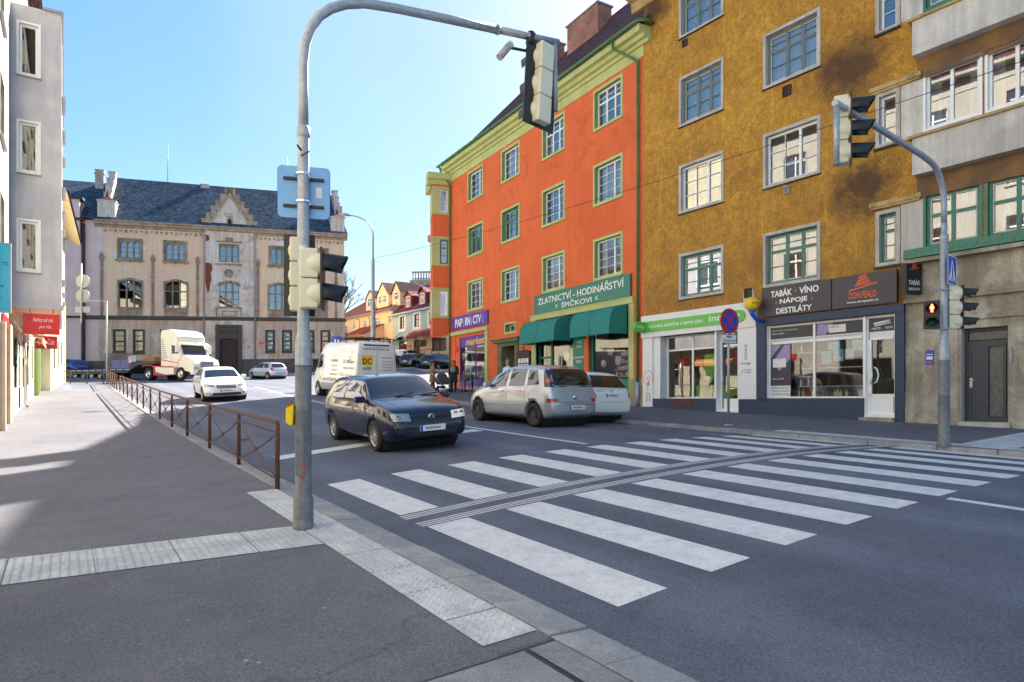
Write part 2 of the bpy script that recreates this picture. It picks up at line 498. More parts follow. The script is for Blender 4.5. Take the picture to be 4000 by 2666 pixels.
plain('pole_grey', (.20, .215, .235), .55, metal=.15, var=.45, vscale=11)
plain('sign_metal_sky_tint', (.16, .36, .66), .35, metal=.3, var=.1)  # grey metal back; the blue sky it reflects is put into the colour
plain('signal_beige', (.66, .64, .50), .35, var=.06)
plain('signal_black', (.012, .012, .014), .45)
plain('lens_dark', (.03, .02, .02), .15)
plain('lens_green', (.01, .05, .045), .12)
plain('red_glow', (1.0, .06, .02), .3, emit=6)
plain('button_yellow', (.85, .62, .01), .4, var=.06)
plain('rust', (.17, .085, .06), .8, metal=.2, var=.55, vscale=22)
plain('rubber', (.022, .022, .023), .85, var=.3, vscale=8)
plain('alloy', (.55, .56, .58), .3, metal=.8)
plain('steel_rim', (.03, .03, .032), .5, metal=.3)
plain('chrome', (.75, .75, .77), .12, metal=1)
plain('black_plastic', (.02, .02, .022), .5)
plain('car_blue', (.002, .004, .034), .3, metal=.0, spec=.2, coat=1, var=.03)
plain('car_silver', (.42, .46, .51), .3, metal=.5, coat=.8, var=.04)
plain('car_white', (.80, .80, .79), .35, coat=.8, var=.03)
plain('car_light_silver', (.55, .57, .60), .3, metal=.4, coat=.8, var=.04)
plain('car_dark', (.012, .014, .022), .25, metal=.2, coat=1, var=.03)
plain('car_deep_blue', (.01, .03, .22), .3, coat=1)
plain('truck_cream', (.80, .74, .64), .35, coat=.6, var=.03)
plain('truck_red', (.60, .02, .02), .4)
plain('tail_red', (.50, .012, .02), .15, coat=1, var=.3, vscale=12)
plain('lamp_glass', (.30, .32, .36), .08, coat=1, metal=.3, var=.3, vscale=25)
plain('lamp_on', (.80, .72, .60), .15, emit=.06)
plain('plate_white', (.80, .80, .80), .5, var=.15, vscale=30)
plain('wood', (.40, .20, .07), .8, var=.4, vscale=8)
plain('wood_orange', (.46, .10, .02), .5, var=.3)
plain('skin', (.62, .36, .26), .6)
plain('hair_dark', (.03, .018, .012), .7)
plain('hair_red', (.22, .06, .02), .7)
plain('coat_camel', (.36, .20, .10), .9, var=.2)
plain('coat_dark', (.012, .03, .028), .9)
plain('coat_black', (.015, .015, .018), .9)
plain('coat_grey', (.20, .20, .22), .9, var=.3, vscale=30)
plain('coat_teal', (.05, .14, .13), .9)
plain('cloth_red', (.45, .03, .05), .9)
plain('cloth_grey', (.30, .32, .33), .9, var=.3, vscale=30)
plain('cloth_orange', (.60, .16, .02), .9)
plain('hot_pink', (.70, .02, .18), .5)
plain('violet', (.25, .05, .40), .5)
plain('pram_grey', (.09, .085, .075), .9)
plain('stockings_brown', (.16, .05, .04), .8)
plain('boots_tan', (.40, .20, .05), .8)
plain('hedge', (.03, .05, .025), .9, var=.6, vscale=20)
plain('bark', (.12, .09, .07), .9)
plain('grating', (.12, .05, .05), .7, var=.4, vscale=20)
plain('stone_tan', (.52, .40, .30), .8, var=.2)
plain('bottle_mix', (.35, .17, .03), .2, var=.8, vscale=25)
plain('poster_dark', (.045, .045, .06), .5, var=.1)
plain('poster_lilac', (.42, .33, .62), .5, var=.4, vscale=14)
plain('poster_blue', (.25, .55, .75), .5, var=.4, vscale=14)
plain('chair_green', (.25, .42, .03), .5)
glass_mat('window_glass', (.85, .9, .92), .26, wavy=.02)
glass_mat('shop_glass', (.9, .93, .93), .10, wavy=.03)
def carglass():
    m, nt, out = newmat('car_glass')
    p = principled(nt, out, (.010, .012, .015), .03, spec=.6, coat=.3)
    p.inputs['IOR'].default_value = 1.5
carglass()

# ------------------------------------------------------------------ ground frame
E1 = Vector((.8217, .5699, 0)); E2 = Vector((-.5699, .8217, 0)); O0 = Vector((-2.702, 9.428, 0))
def softp(t, w=3.0):
    return t if t / w > 40 else w * math.log1p(math.exp(t / w))
def smooth(a, b, x):
    t = min(1, max(0, (x - a) / (b - a))); return t * t * (3 - 2 * t)
def G(x, y):
    t = -.57 * x + .8217 * y
    return .084 + .0131 * x + .0257 * y + .0245 * softp(t - 18) + .03 * softp(y - 39) * smooth(-19, -12, x)
def xy(U, T):
    p = O0 + E1 * U + E2 * T; return p.x, p.y
def crown(U, T):
    c = .0054 * (min(10.9, max(-.5, U)) - 5.25) ** 2
    f = smooth(28, 42, T)
    return c * (1 - f) + .05 * f
def road_z(U, T):
    x, y = xy(U, T); return G(x, y) - crown(U, T)
def UT(x, y):
    d = Vector((x, y, 0)) - O0; return d.dot(E1), d.dot(E2)
def road_zxy(x, y): return road_z(*UT(x, y))
def R(U, T, h=0):           # point on the road surface
    x, y = xy(U, T); return Vector((x, y, road_z(U, T) + h))
def S(U, T, h=0):           # left pavement level
    x, y = xy(U, T); return Vector((x, y, G(x, y) - .08 + h))
def SR(U, T, h=0):          # right pavement level
    x, y = xy(U, T); return Vector((x, y, G(x, y) - .05 + h))

def grid_sheet(mb, fn, us, ts):
    v = [tuple(fn(u, t)) for t in ts for u in us]
    n = len(us); f = []
    for j in range(len(ts) - 1):
        for i in range(n - 1):
            f.append((j * n + i, j * n + i + 1, (j + 1) * n + i + 1, (j + 1) * n + i))
    mb.add(v, f, smooth=True)
def lin(a, b, n): return [a + (b - a) * i / n for i in range(n + 1)]

# ground far out, then the road sheet on it
mb = MB()
def far_ground(u, t):
    x, y = xy(u, t); return Vector((x, y, min(G(x, y), 9 + .0 * y) - .45))
grid_sheet(mb, far_ground, lin(-400, 400, 40), lin(-300, 500, 40))
tag(mb.build('ground', 'asphalt_road'), kind='structure')
mb = MB()
us = lin(-34, -1, 12) + lin(-.5, 10.9, 26) + lin(12, 60, 18)
grid_sheet(mb, lambda u, t: R(u, t), us, lin(-30, 100, 120))
tag(mb.build('road', 'asphalt_road'), kind='structure')

# pavements
mb = MB()
grid_sheet(mb, lambda u, t: S(u, t), [-9, -7, -5, -4, -3, -2, -1.2, -.78], lin(-14, 49.5, 90))
grid_sheet(mb, lambda u, t: Vector((*xy(u, t), -.6)) if t < 0 else S(u, t, -.4), [-9, -.78], [49.5, 49.6])
for (t0, t1) in ((-14, 49.5),):
    ts = lin(t0, t1, 60)
    grid_sheet(mb, lambda k, t: S(-.78, t, 0 if k == 0 else -.3), [0, 1], ts)
ts = [-9, -.78]
grid_sheet(mb, lambda k, u: S(u, 49.5, 0 if k == 0 else -.4), [0, 1], [-9, -5, -.78])
tag(mb.build('pavement_left', 'asphalt_walk'), kind='structure')

def KR(t):      # far kerb line
    if t < 5: return 10.30 - .03 * t if t > -2 else 10.36 + .06 * (-(t + 2))
    return 10.15 + .075 * (t - 5)
mb = MB()
ts = lin(-30, 16, 60)
w = lambda k, t: SR(KR(t) + .2 + k * (19 - KR(t)), t)
grid_sheet(mb, w, lin(0, 1, 8), ts)
# rounded corner in front of the stationer's
arc = [(KR(16) + .2 + (1 - cos(a)) * 6.5, 16 + sin(a) * 8.5) for a in lin(0, pi / 2, 14)]
arc.append((30, 24.6))
mb2v = [SR(u, t) for u, t in arc]
ctr = [SR(min(30, max(u, 17.5)), 15.9) for u, t in arc]
n = len(arc)
for i in range(n - 1):
    steps = 6
    a0, a1 = arc[i], arc[i + 1]
    for k in range(steps):
        def pp(a, s):
            return SR(a[0] + (max(a[0], 19) - a[0]) * s, a[1] + (15.95 - a[1]) * s)
        q = [pp(a0, k / steps), pp(a1, k / steps), pp(a1, (k + 1) / steps), pp(a0, (k + 1) / steps)]
        mb.add([tuple(p) for p in q], [(0, 1, 2, 3)], smooth=True)
tag(fix_normals(mb.build('pavement_right', 'asphalt_walk')), kind='structure')

# kerbs: granite stones of uneven length
def kerb_line(name, fn_out, fn_in, t0, t1, seed, top, outdrop):
    rnd = random.Random(seed); mb = MB(); t = t0
    while t < t1:
        L = rnd.uniform(.7, 1.5); a, b = t + .008, min(t + L, t1) - .008
        dz = rnd.uniform(-.006, .006)
        for k in range(2):
            ta, tb = a + (b - a) * k / 2, a + (b - a) * (k + 1) / 2
            o0, o1, i0, i1 = fn_out(ta), fn_out(tb), fn_in(ta), fn_in(tb)
            j = rnd.uniform(-.012, .012)
            A, B = top(*i0) + Vector((0, 0, .005 + dz)), top(*i1) + Vector((0, 0, .005 + dz))
            Cc, D = top(*o1) + Vector((0, 0, dz - outdrop)), top(*o0) + Vector((0, 0, dz - outdrop))
            E_, F_ = Cc - Vector((0, 0, .3)), D - Vector((0, 0, .3))
            G_, H_ = A - Vector((0, 0, .3)), B - Vector((0, 0, .3))
            mb.add([tuple(p) for p in (A, B, Cc, D, E_, F_, G_, H_)], [(0, 1, 2, 3), (3, 2, 4, 5), (0, 3, 5, 6), (1, 7, 4, 2), (0, 6, 7, 1)])
        t += L
    o = fix_normals(mb.build(name, 'kerb_granite')); bevel(o, .012, 2)
    return tag(o, kind='structure')
kerb_line('kerb_left', lambda t: (-.46, t), lambda t: (-.77, t), -14, 49, 3, lambda u, t: S(u, t), .022)
kerb_line('kerb_right', lambda t: (KR(t), t), lambda t: (KR(t) + .21, t), -30, 16, 5, lambda u, t: SR(u, t), .012)
def arcpt(k, off):
    a = min(pi / 2, k * pi / 2)
    r1, r2 = 6.5 + off, 8.5 + off
    return (KR(16) + .2 + 6.5 - cos(a) * r1, 16 + sin(a) * r2)
mb = MB()
for i in range(20):
    a, b = i / 20 + .001, (i + 1) / 20 - .001
    q = [SR(*arcpt(a, .0), .005), SR(*arcpt(b, .0), .005), SR(*arcpt(b, .2), -.01), SR(*arcpt(a, .2), -.01)]
    q += [p - Vector((0, 0, .3)) for p in q]
    mb.add([tuple(p) for p in q], [(0, 1, 2, 3), (3, 2, 6, 7), (0, 4, 5, 1), (0, 3, 7, 4), (1, 5, 6, 2)])
tag(fix_normals(mb.build('kerb_corner', 'kerb_granite')), kind='structure')

# road markings
def mark(mb, pts, h=.004, sub=8):
    """quad given by 4 (U,T) corners draped on the road"""
    a, b, c, d = pts
    for i in range(sub):
        s0, s1 = i / sub, (i + 1) / sub
        L = lambda p, q, s: (p[0] + (q[0] - p[0]) * s, p[1] + (q[1] - p[1]) * s)
        q = [R(*L(a, b, s0), h), R(*L(a, b, s1), h), R(*L(d, c, s1), h), R(*L(d, c, s0), h)]
        mb.add([tuple(p) for p in q], [(0, 1, 2, 3)])
mb = MB()
for i in range(11):
    for (ta, tb) in ((0, -2.50), (-3.17, -6.03)):
        mark(mb, [(i, ta), (i, tb), (i + .5, tb), (i + .5, ta)])
for base in (-2.56, -2.96):
    for k in range(3):
        t = base - k * .07
        mark(mb, [(-.04, t), (10.5, t + .12), (10.5, t + .085), (-.04, t - .035)], sub=24)
mark(mb, [(.15, 3.55), (5.2, 4.45), (5.2, 3.95), (.15, 3.05)], sub=10)
cl = [(5.25, .35), (5.36, 5.2), (5.43, 16), (5.5, 18.4), (5.72, 22), (6.33, 32)]
for (a, b) in zip(cl, cl[1:]):
    mark(mb, [a, b, (b[0] + .13, b[1]), (a[0] + .13, a[1])], sub=10)
for t in (-6.14, -9.5, -13): mark(mb, [(4.88, t), (4.78, t - 1.9), (4.92, t - 1.9), (5.02, t)], sub=4)
for t in (2.1, 4.6, 7.4): mark(mb, [(9.68, t), (9.6, t + 1.4), (9.68, t + 1.4), (9.76, t)], sub=4)
for k in range(5):   # bays of the car park uphill
    mark(mb, [(20.5 + .1 * k, 33 + 3 * k), (24.5, 33 + 3 * k), (24.5, 33.15 + 3 * k), (20.5, 33.15 + 3 * k)], sub=4)
tag(mb.build('road_markings', 'road_paint'), kind='structure')

for (u, t, w, h) in ((.25, 6.6, .25, .5), (.3, 18.5, .25, .5)):
    mb = MB()
    for k in range(7): mark(mb, [(u + .035 * k, t), (u + .035 * k, t + h), (u + .035 * k + .02, t + h), (u + .035 * k + .02, t)], h=.006, sub=1)
    mark(mb, [(u - .03, t - .03), (u + w + .03, t - .03), (u + w + .03, t), (u - .03, t)], .006, 1); mark(mb, [(u - .03, t + h), (u + w + .03, t + h), (u + w + .03, t + h + .03), (u - .03, t + h + .03)], .006, 1)
    tag(mb.build('drain_grate', 'grating'), 'rusty slotted drain grate in the gutter ' + ('near the second railing post' if t < 10 else 'further up beside the railing'), 'drain', 'gutter drains')
# tactile paving with domes
def tact(mb, fn, u0, u1, t0, t1, domes, sp=.064, h=.006):
    grid_sheet(mb, lambda u, t: fn(u, t, h), [u0, u1], lin(t0, t1, max(1, int(abs(t1 - t0) / .6))))
    if not domes: return
    nu = int(abs(u1 - u0) / sp); ntt = int(abs(t1 - t0) / sp)
    ring = [(cos(a), sin(a)) for a in lin(0, 2 * pi, 8)[:-1]]
    for j in range(ntt):
        for i in range(nu):
            if (i + j) % 2 and False: continue
            u = u0 + (i + .5) * sp * (1 if u1 > u0 else -1); t = t0 + (j + .5) * sp * (1 if t1 > t0 else -1)
            c = fn(u, t, h)
            v = [(c.x + a * .019, c.y + b * .019, c.z + .0005) for a, b in ring] + [(c.x + a * .011, c.y + b * .011, c.z + .0095) for a, b in ring]
            mb.add(v, [(k, (k + 1) % 8, 8 + (k + 1) % 8, 8 + k) for k in range(8)] + [tuple(range(8, 16))], smooth=True)
mb = MB()
tact(mb, S, -1.18, -.79, -6.15, -.30, True)
def br(u, t, h=0):      # guiding strip across the pavement, very slightly skewed
    return S(u, t - .16 * (u + 1.2) / -2.4 * -1 * 0 + .15 * (-(u + 1.2)) , h)
tact(mb, lambda u, t, h: S(u, t + .15 * (-(u + 1.2)), h), -4.5, -1.19, -3.42, -2.56, True)
tag(mb.build('tactile_paving_left', 'tactile_white'), kind='structure')
mb = MB()
tact(mb, SR, 10.62, 11.0, -6.5, -.25, False)
tact(mb, SR, 11.0, 15.1, -4.9, -4.0, False)
tag(mb.build('tactile_paving_right', 'tactile_white'), kind='structure')
# concrete slabs with dark joints beyond the tactile strip in the near corner
mb = MB()
for (u0, u1, t0, t1) in ((-.99, -.80, -7.4, -6.34), (-2.4, -1.03, -7.4, -6.34), (-.99, -.80, -8.6, -7.44), (-2.4, -1.03, -8.6, -7.44), (-3.6, -2.44, -7.6, -6.34)):
    grid_sheet(mb, lambda u, t: S(u, t, .006), [u0, u1], [t0, t1])
tag(mb.build('pavement_slabs', 'slab_grey'), kind='structure')
mb = MB()
for k in range(5):
    u = -1.73 - .605 * k; off = .15 * (-(u + 1.2))
    grid_sheet(mb, lambda a, t: S(a, t, .008), [u, u - .009], [-3.42 + off, -2.56 + off])
grid_sheet(mb, lambda u, t: S(u, -2.99 + .15 * (-(u + 1.2)) + t, .008), lin(-4.5, -1.19, 6), [0, .008])
for k in range(10): grid_sheet(mb, lambda a, t: S(a, t, .008), [-1.18, -.79], [-.9 - .6 * k, -.892 - .6 * k])
tag(mb.build('tactile_joints', 'dark_stone'), kind='structure')
mb = MB()
for (u0, u1, t0, t1) in ((-3.7, -.79, -8.6, -6.31),):
    grid_sheet(mb, lambda u, t: S(u, t, .002), [u0, u1], [t0, t1])
tag(mb.build('slab_joints', 'black_plastic'), kind='structure')

# ------------------------------------------------------------------ facade tools
def FT(ox, oy, dx, dy, k=0.0):
    L = sqrt(dx * dx + dy * dy); ex, ey = dx / L, dy / L
    def T(u, o, z):
        return Vector((ox + ex * u + ey * o, oy + ey * u - ex * o, z + k * u))
    return T

def wall(mb, u0, u1, z0, z1, holes=(), o=0.0, T=None):
    us = sorted({u0, u1} | {min(u1, max(u0, h[i])) for h in holes for i in (0, 1)})
    zs = sorted({z0, z1} | {min(z1, max(z0, h[i])) for h in holes for i in (2, 3)})
    for a, b in zip(us, us[1:]):
        for c, d in zip(zs, zs[1:]):
            m, n = (a + b) / 2, (c + d) / 2
            if any(h[0] < m < h[1] and h[2] < n < h[3] for h in holes): continue
            mb.quad((a, o, c), (b, o, c), (b, o, d), (a, o, d), T=T)

def rect_band(mb, u0, u1, z0, z1, w, o0, o1, bottom=True):
    mb.box(u0, u0 + w, o0, o1, z0, z1); mb.box(u1 - w, u1, o0, o1, z0, z1)
    mb.box(u0 + w, u1 - w, o0, o1, z1 - w, z1)
    if bottom: mb.box(u0 + w, u1 - w, o0, o1, z0, z0 + w)

def sash(fr, u0, u1, z0, z1, o, fw=.055, posts=(), transoms=(), muntin=None, th=.05):
    rect_band(fr, u0, u1, z0, z1, fw, o - th, o)
    xs = [u0 + fw] + [u0 + (u1 - u0) * p for p in posts] + [u1 - fw]
    zs = [z0 + fw] + [z0 + (z1 - z0) * p for p in transoms] + [z1 - fw]
    for p in xs[1:-1]: fr.box(p - fw * .6, p + fw * .6, o - th, o - .002, z0 + fw, z1 - fw)
    for p in zs[1:-1]:
        for a, b in zip(xs, xs[1:]): fr.box(a + fw * .6, b - fw * .6, o - th, o - .001, p - fw * .55, p + fw * .55)
    if muntin:
        mw = .011
        for i, (a, b) in enumerate(zip(xs, xs[1:])):
            for c, d in zip(zs, zs[1:]):
                nx, nz = muntin(i, d - c) if callable(muntin) else muntin
                for k in range(1, nx): x = a + (b - a) * k / nx; fr.box(x - mw, x + mw, o - .03, o - .012, c, d)
                for k in range(1, nz): z = c + (d - c) * k / nz; fr.box(a, b, o - .028, o - .014, z - mw, z + mw)

CURT = random.Random(11)
def window(T, parent, u0, u1, z0, z1, band=.11, depth=.2, bandm='green_trim', revm=None, frm='white_frame', inner=None,
           posts=(), transoms=(), muntin=None, curtain='curtain', cover=None, sill=None, glass='window_glass', proud=.022, fw=.065, label=None, pane_o=None):
    """returns the hole rect"""
    h0, h1, g0, g1 = u0 + band, u1 - band, z0 + band, z1 - band
    mb = MB(T)
    if band > 0: rect_band(mb, u0, u1, z0, z1, band, -.0, proud)
    if not revm:
        rv = mb
    else: rv = MB(T)
    for q in ([(h0, proud, g0), (h0, -depth, g0), (h0, -depth, g1), (h0, proud, g1)], [(h1, proud, g0), (h1, -depth, g0), (h1, -depth, g1), (h1, proud, g1)],
              [(h0, proud, g1), (h1, proud, g1), (h1, -depth, g1), (h0, -depth, g1)], [(h0, proud, g0), (h1, proud, g0), (h1, -depth, g0), (h0, -depth, g0)]):
        rv.add([(a, b - .0, c) for a, b, c in q], [(0, 1, 2, 3)])
    w = mb.build('window', bandm, parent, label=label)
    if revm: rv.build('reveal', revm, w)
    o = -depth
    e = .004
    fr = MB(T); sash(fr, h0 + e, h1 - e, g0 + e, g1 - e, o + .045, fw, posts, transoms, muntin)
    fr.build('frame', frm, w)
    if inner:
        fi = MB(T)
        xs = [h0 + fw] + [h0 + (h1 - h0) * p for p in posts] + [h1 - fw]; zs = [g0 + fw] + [g0 + (g1 - g0) * p for p in transoms] + [g1 - fw]
        for a, b in zip(xs, xs[1:]):
            for c, d in zip(zs, zs[1:]): rect_band(fi, a + .01, b - .01, c + .01, d - .01, .035, o - .02, o + .03)
        fi.build('casement', inner, w)
    g = MB(T); g.quad((h0, o, g0), (h1, o, g0), (h1, o, g1), (h0, o, g1)); g.build('pane', glass, w)
    if curtain:
        cv = cover if cover is not None else CURT.choice([.0, .25, .4, 1.0, .3])
        c = MB(T)
        def folds(a, b):
            n = max(4, int((b - a) / .035)); v = []
            for k in range(n + 1):
                x = a + (b - a) * k / n; y = o - .14 + .025 * sin(k * 1.9) + .01 * sin(k * .7)
                v += [(x, y, g0 + .03), (x, y, g1)]
            c.add(v, [(2 * k, 2 * k + 2, 2 * k + 3, 2 * k + 1) for k in range(n)], smooth=True)
        W = h1 - h0
        if cv >= 1: folds(h0, h1)
        elif cv > 0: folds(h0, h0 + W * cv * .8); folds(h1 - W * cv * .8, h1)
        if c.v: c.build('curtain', curtain, w)
    if sill:
        s = MB(T); s.box(u0 - .02, u1 + .02, 0, sill[1], z0 - sill[2], z0); s.build('sill', sill[0], w)
    return (h0, h1, g0, g1)

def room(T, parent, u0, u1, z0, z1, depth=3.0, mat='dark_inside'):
    b = MB(T); b.quad((u0, -depth, z0), (u1, -depth, z0), (u1, -depth, z1), (u0, -depth, z1)); b.build('inner_backing', mat, parent)  # backing sheet behind the panes; its default colour carries the room's darkness

def uvquad(name, mat, parent, T, quads, flip=False):
    """quads: (a,b,c,d) local points, UV in metres along a-b and a-d"""
    me = bpy.data.meshes.new(name); vs_ = []; fs = []; uv = []
    inv = ROOT_INV[root_of(parent).name]
    for q in quads:
        b = len(vs_); P = [inv @ Vector(T(*p)) for p in q]
        vs_ += P; fs.append(tuple(range(b, b + len(q))))
        ex = (P[1] - P[0]).normalized(); n = ex.cross(P[-1] - P[0]).normalized(); ey = n.cross(ex)
        for p in P: uv.append(((p - P[0]).dot(ex) + .37 * b, (p - P[0]).dot(ey)))
    me.from_pydata([tuple(v) for v in vs_], [], fs)
    ul = me.uv_layers.new(name='UVMap')
    for i, c in enumerate(uv): ul.data[i].uv = c
    me.materials.append(MAT[mat]); me.update()
    o = bpy.data.objects.new(name, me); C.objects.link(o); o.parent = parent
    return o

def moulding(T, parent, name, mat, u0, u1, prof):
    """profile of (out, z) swept along u, closed at the ends"""
    mb = MB(T); n = len(prof)
    v = [(u0, o, z) for o, z in prof] + [(u1, o, z) for o, z in prof]
    f = [(i, i + 1, n + i + 1, n + i) for i in range(n - 1)] + [(n - 1, 0, n, 2 * n - 1), tuple(range(n))[::-1], tuple(range(n, 2 * n))]
    mb.add(v, f); return mb.build(name, mat, parent)

def downpipe(T, name, path, r, mat, label):
    p0 = T(*path[-1]); root = None
    mb = MB(T); mb.tube(path, r, 10)
    for i in range(1, 8):
        if len(path) > 1:
            a, b = path[-2], path[-1]; s = i / 8
            z = a[2] + (b[2] - a[2]) * s
            x = a[0] + (b[0] - a[0]) * s; y = a[1] + (b[1] - a[1]) * s
            mb.tube([(x, y, z - .025), (x, y, z + .025)], r * 1.25, 10)
    return mb

# ------------------------------------------------------------------ ORANGE HOUSE
TO = FT(5.03, 24.6, .6, -1, .0143)
oh = empty('apartment_house', (5.03, 24.6, 0), 'orange apartment house with green window surrounds and green cornice', 'building')
holes = []
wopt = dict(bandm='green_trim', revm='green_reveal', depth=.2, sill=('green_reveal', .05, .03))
cols = [(-14.74, -12.87), (-10.88, -9.0), (-7.0, -5.14), (-3.1, -1.22)]
rows = [(12.29, 14.02), (9.13, 10.88), (6.02, 7.76)]
kinds = {(0, 0): 'n', (0, 1): 't', (0, 2): 'n', (1, 0): 'n', (1, 1): 't', (1, 2): 'n', (2, 0): 'x', (2, 1): 'n', (2, 2): 'n', (3, 0): 'x', (3, 1): 'n', (3, 2): 'n'}
for ci, (a, b) in enumerate(cols):
    for ri, (c, d) in enumerate(rows):
        kd = kinds[(ci, ri)]
        if kd == 't': holes.append(window(TO, oh, a, b, c, d, frm='teal_frame', inner='old_white', posts=(.36, .68), transoms=(.66,), muntin=(1, 2), cover=1, **wopt))
        elif kd == 'x': holes.append(window(TO, oh, a, b, c, d, posts=(.36, .68), transoms=(.66,), muntin=(1, 2), cover=[.3, 1][ri % 2], **wopt))
        else: holes.append(window(TO, oh, a, b, c, d, posts=(.66,), muntin=lambda i, h: (2 if i == 0 else 1, 4), cover=[.0, 1, .3][(ci + ri) % 3], **wopt))
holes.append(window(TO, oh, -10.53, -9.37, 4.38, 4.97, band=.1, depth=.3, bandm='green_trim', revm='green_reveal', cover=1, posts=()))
# openings of the ground floor
PW = (-15.75, -12.63, 2.02, 4.6); DR = (-10.75, -9.45, .9, 3.75); SH = (-7.55, -.85, 1.2, 4.78)
holes += [PW, DR, SH]
mb = MB(TO)
wall(mb, -17.0, 0, -1, 14.15, holes)
MB(TO).quad((-17.0, 0, -1), (-17.0, -11, -1), (-17.0, -11, 14.9), (-17.0, 0, 14.9)).build('end_wall', 'grey_render', oh)
mb.quad((0, -11, -1), (-17, -11, -1), (-17, -11, 14.9), (0, -11, 14.9))
mb.build('wall', 'orange_plaster', oh)
moulding(TO, oh, 'frieze', 'green_trim', -17.02, .0, [(0, 14.15), (.03, 14.15), (.03, 14.55), (0, 14.55)])
moulding(TO, oh, 'cornice', 'green_trim', -17.3, .35, [(-.1, 14.55), (.12, 14.55), (.16, 14.66), (.30, 14.68), (.36, 14.80), (.55, 14.82), (.58, 15.06), (-.1, 15.1)])
mb = MB(TO)
mb.tube([(-17.3, .66, 15.10), (-8, .66, 15.12), (.35, .66, 15.14), (.55, .4, 15.14), (.5, .02, 15.12)], .075, 8)
for k in range(24): mb.tube([(-17.5 + .74 * k, .66, 15.105), (-17.46 + .74 * k, .66, 15.105)], .088, 8)
mb.build('gutter', 'green_downpipe' if 'green_downpipe' in MAT else (plain('green_downpipe', (.09, .20, .05), .45, var=.25) and 'green_downpipe'), oh)
mb = MB(TO)
mb.tube([(-1.1, .66, 15.1), (-1.1, .62, 14.75), (-.45, .16, 14.2), (-.25, .1, 14.0), (-.25, .1, 1.7)], .055, 10)
for z in (12.4, 11.2, 7.8, 4.3): mb.tube([(-.25, .1, z - .03), (-.25, .1, z + .03)], .07, 10)
mb.build('downpipe', 'green_downpipe', oh)
mb = MB(TO); mb.tube([(-.25, .1, 1.72), (-.25, .1, .72)], .085, 10); mb.build('pipe_shoe', 'galvanised', oh)
mb = MB(TO)
mb.tube([(-17.2, .66, 15.05), (-17.2, .6, 14.8), (-16.95, .22, 14.1), (-16.9, .12, 13.9), (-16.9, .12, 2.6)], .055, 10)
for z in (12.4, 9.2, 6.0, 3.6): mb.tube([(-16.9, .12, z - .03), (-16.9, .12, z + .03)], .07, 10)
mb.build('downpipe', 'green_downpipe', oh)
mb = MB(TO); mb.tube([(-16.9, .12, 2.62), (-16.9, .12, 1.55)], .08, 10); mb.build('pipe_shoe', 'galvanised', oh)
# roof: front slope, hipped at the left
rq = [[(-17.3, .62, 15.02), (.25, .62, 15.02), (.25, -.55, 16.1), (-16.6, -.55, 16.1)],
      [(-16.6, -.55, 16.1), (.25, -.55, 16.1), (.25, -5, 21.15), (-13.2, -5, 21.15)],
      [(.25, -11.6, 15.02), (-17.3, -11.6, 15.02), (-13.2, -5, 21.15), (.25, -5, 21.15)],
      [(-17.3, -11.6, 15.02), (-17.3, .62, 15.02), (-16.6, -.55, 16.1), (-13.2, -5, 21.15)]]
uvquad('roof', 'brown_roof', oh, TO, rq)
def chimney(T, parent, u0, u1, o0, o1, z0, z1, cap=.08, mat='brick'):
    q = [[(u0, o1, z0), (u1, o1, z0), (u1, o1, z1), (u0, o1, z1)], [(u1, o1, z0), (u1, o0, z0), (u1, o0, z1), (u1, o1, z1)],
         [(u1, o0, z0), (u0, o0, z0), (u0, o0, z1), (u1, o0, z1)], [(u0, o0, z0), (u0, o1, z0), (u0, o1, z1), (u0, o0, z1)]]
    ch = uvquad('chimney', mat, parent, T, q)
    m = MB(T); m.box(u0 - cap, u1 + cap, o0 - cap, o1 + cap, z1, z1 + .07); m.build('cap', 'galvanised', ch)
    return ch
chimney(TO, oh, -10.1, -7.45, -4.6, -3.7, 18.6, 21.2)
chimney(TO, oh, -12.7, -11.6, -4.6, -3.9, 18.9, 21.2)
# corner oriel with green window panels
P1 = Vector((-3.72, 39.2, 0)); P2 = Vector((-4.78, 38.88, 0))
dd = (P1 - P2)
TQ = FT(P2.x, P2.y, dd.x, dd.y, 0)
Wd = dd.length
mb = MB(TQ)
ohole = []
orl = None
mb2 = MB(TQ)
levels = [(11.96, 13.5), (8.85, 10.5), (5.7, 7.4)]
for (z0, z1) in levels:
    ohole.append((.44, .94, z0 + .08, z1 - .1))
wall(mb, 0, Wd + .1, 4.65, 13.8, ohole)
mb.quad((0, 0, 4.65), (.3, -2.6, 4.65), (.3, -2.6, 13.8), (0, 0, 13.8))
mb.quad((0, 0, 4.65), (Wd + .1, 0, 4.65), (Wd + .1, -2.6, 4.65), (.3, -2.6, 4.65))
orl = mb.build('oriel', 'orange_plaster', oh)
gm = MB(TQ)
for (z0, z1), h in zip(levels, ohole):
    wall(gm, -.01, Wd + .1, z0, z1, [h], o=.02)
    gm.box(-.05, Wd + .1, .0, .07, z0 - .07, z0); gm.box(-.05, Wd + .1, .0, .07, z1, z1 + .07)
    gm.quad((-.02, .02, z0), (.28, -2.6, z0), (.28, -2.6, z1), (-.02, .02, z1))
gm.build('green_panel', 'green_trim', orl)
for i, h in enumerate(ohole):
    window(TQ, oh, h[0], h[1], h[2], h[3], band=0, depth=.08, bandm='green_reveal', frm='teal_frame' if i == 1 else 'white_frame', inner='old_white' if i == 1 else None,
           transoms=(.66,) if i == 1 else (), muntin=(1, 4) if i != 1 else (1, 2), cover=1, proud=0)
moulding(TQ, oh, 'cornice', 'green_trim', -.32, Wd + .2, [(-.5, 13.7), (.05, 13.7), (.08, 13.95), (.25, 14.0), (.28, 14.35), (-.5, 14.4)])
mb = MB(TQ); mb.box(-.05, Wd, -2.4, -.1, 13.7, 14.33); mb.build('cornice_return', 'green_trim', oh)
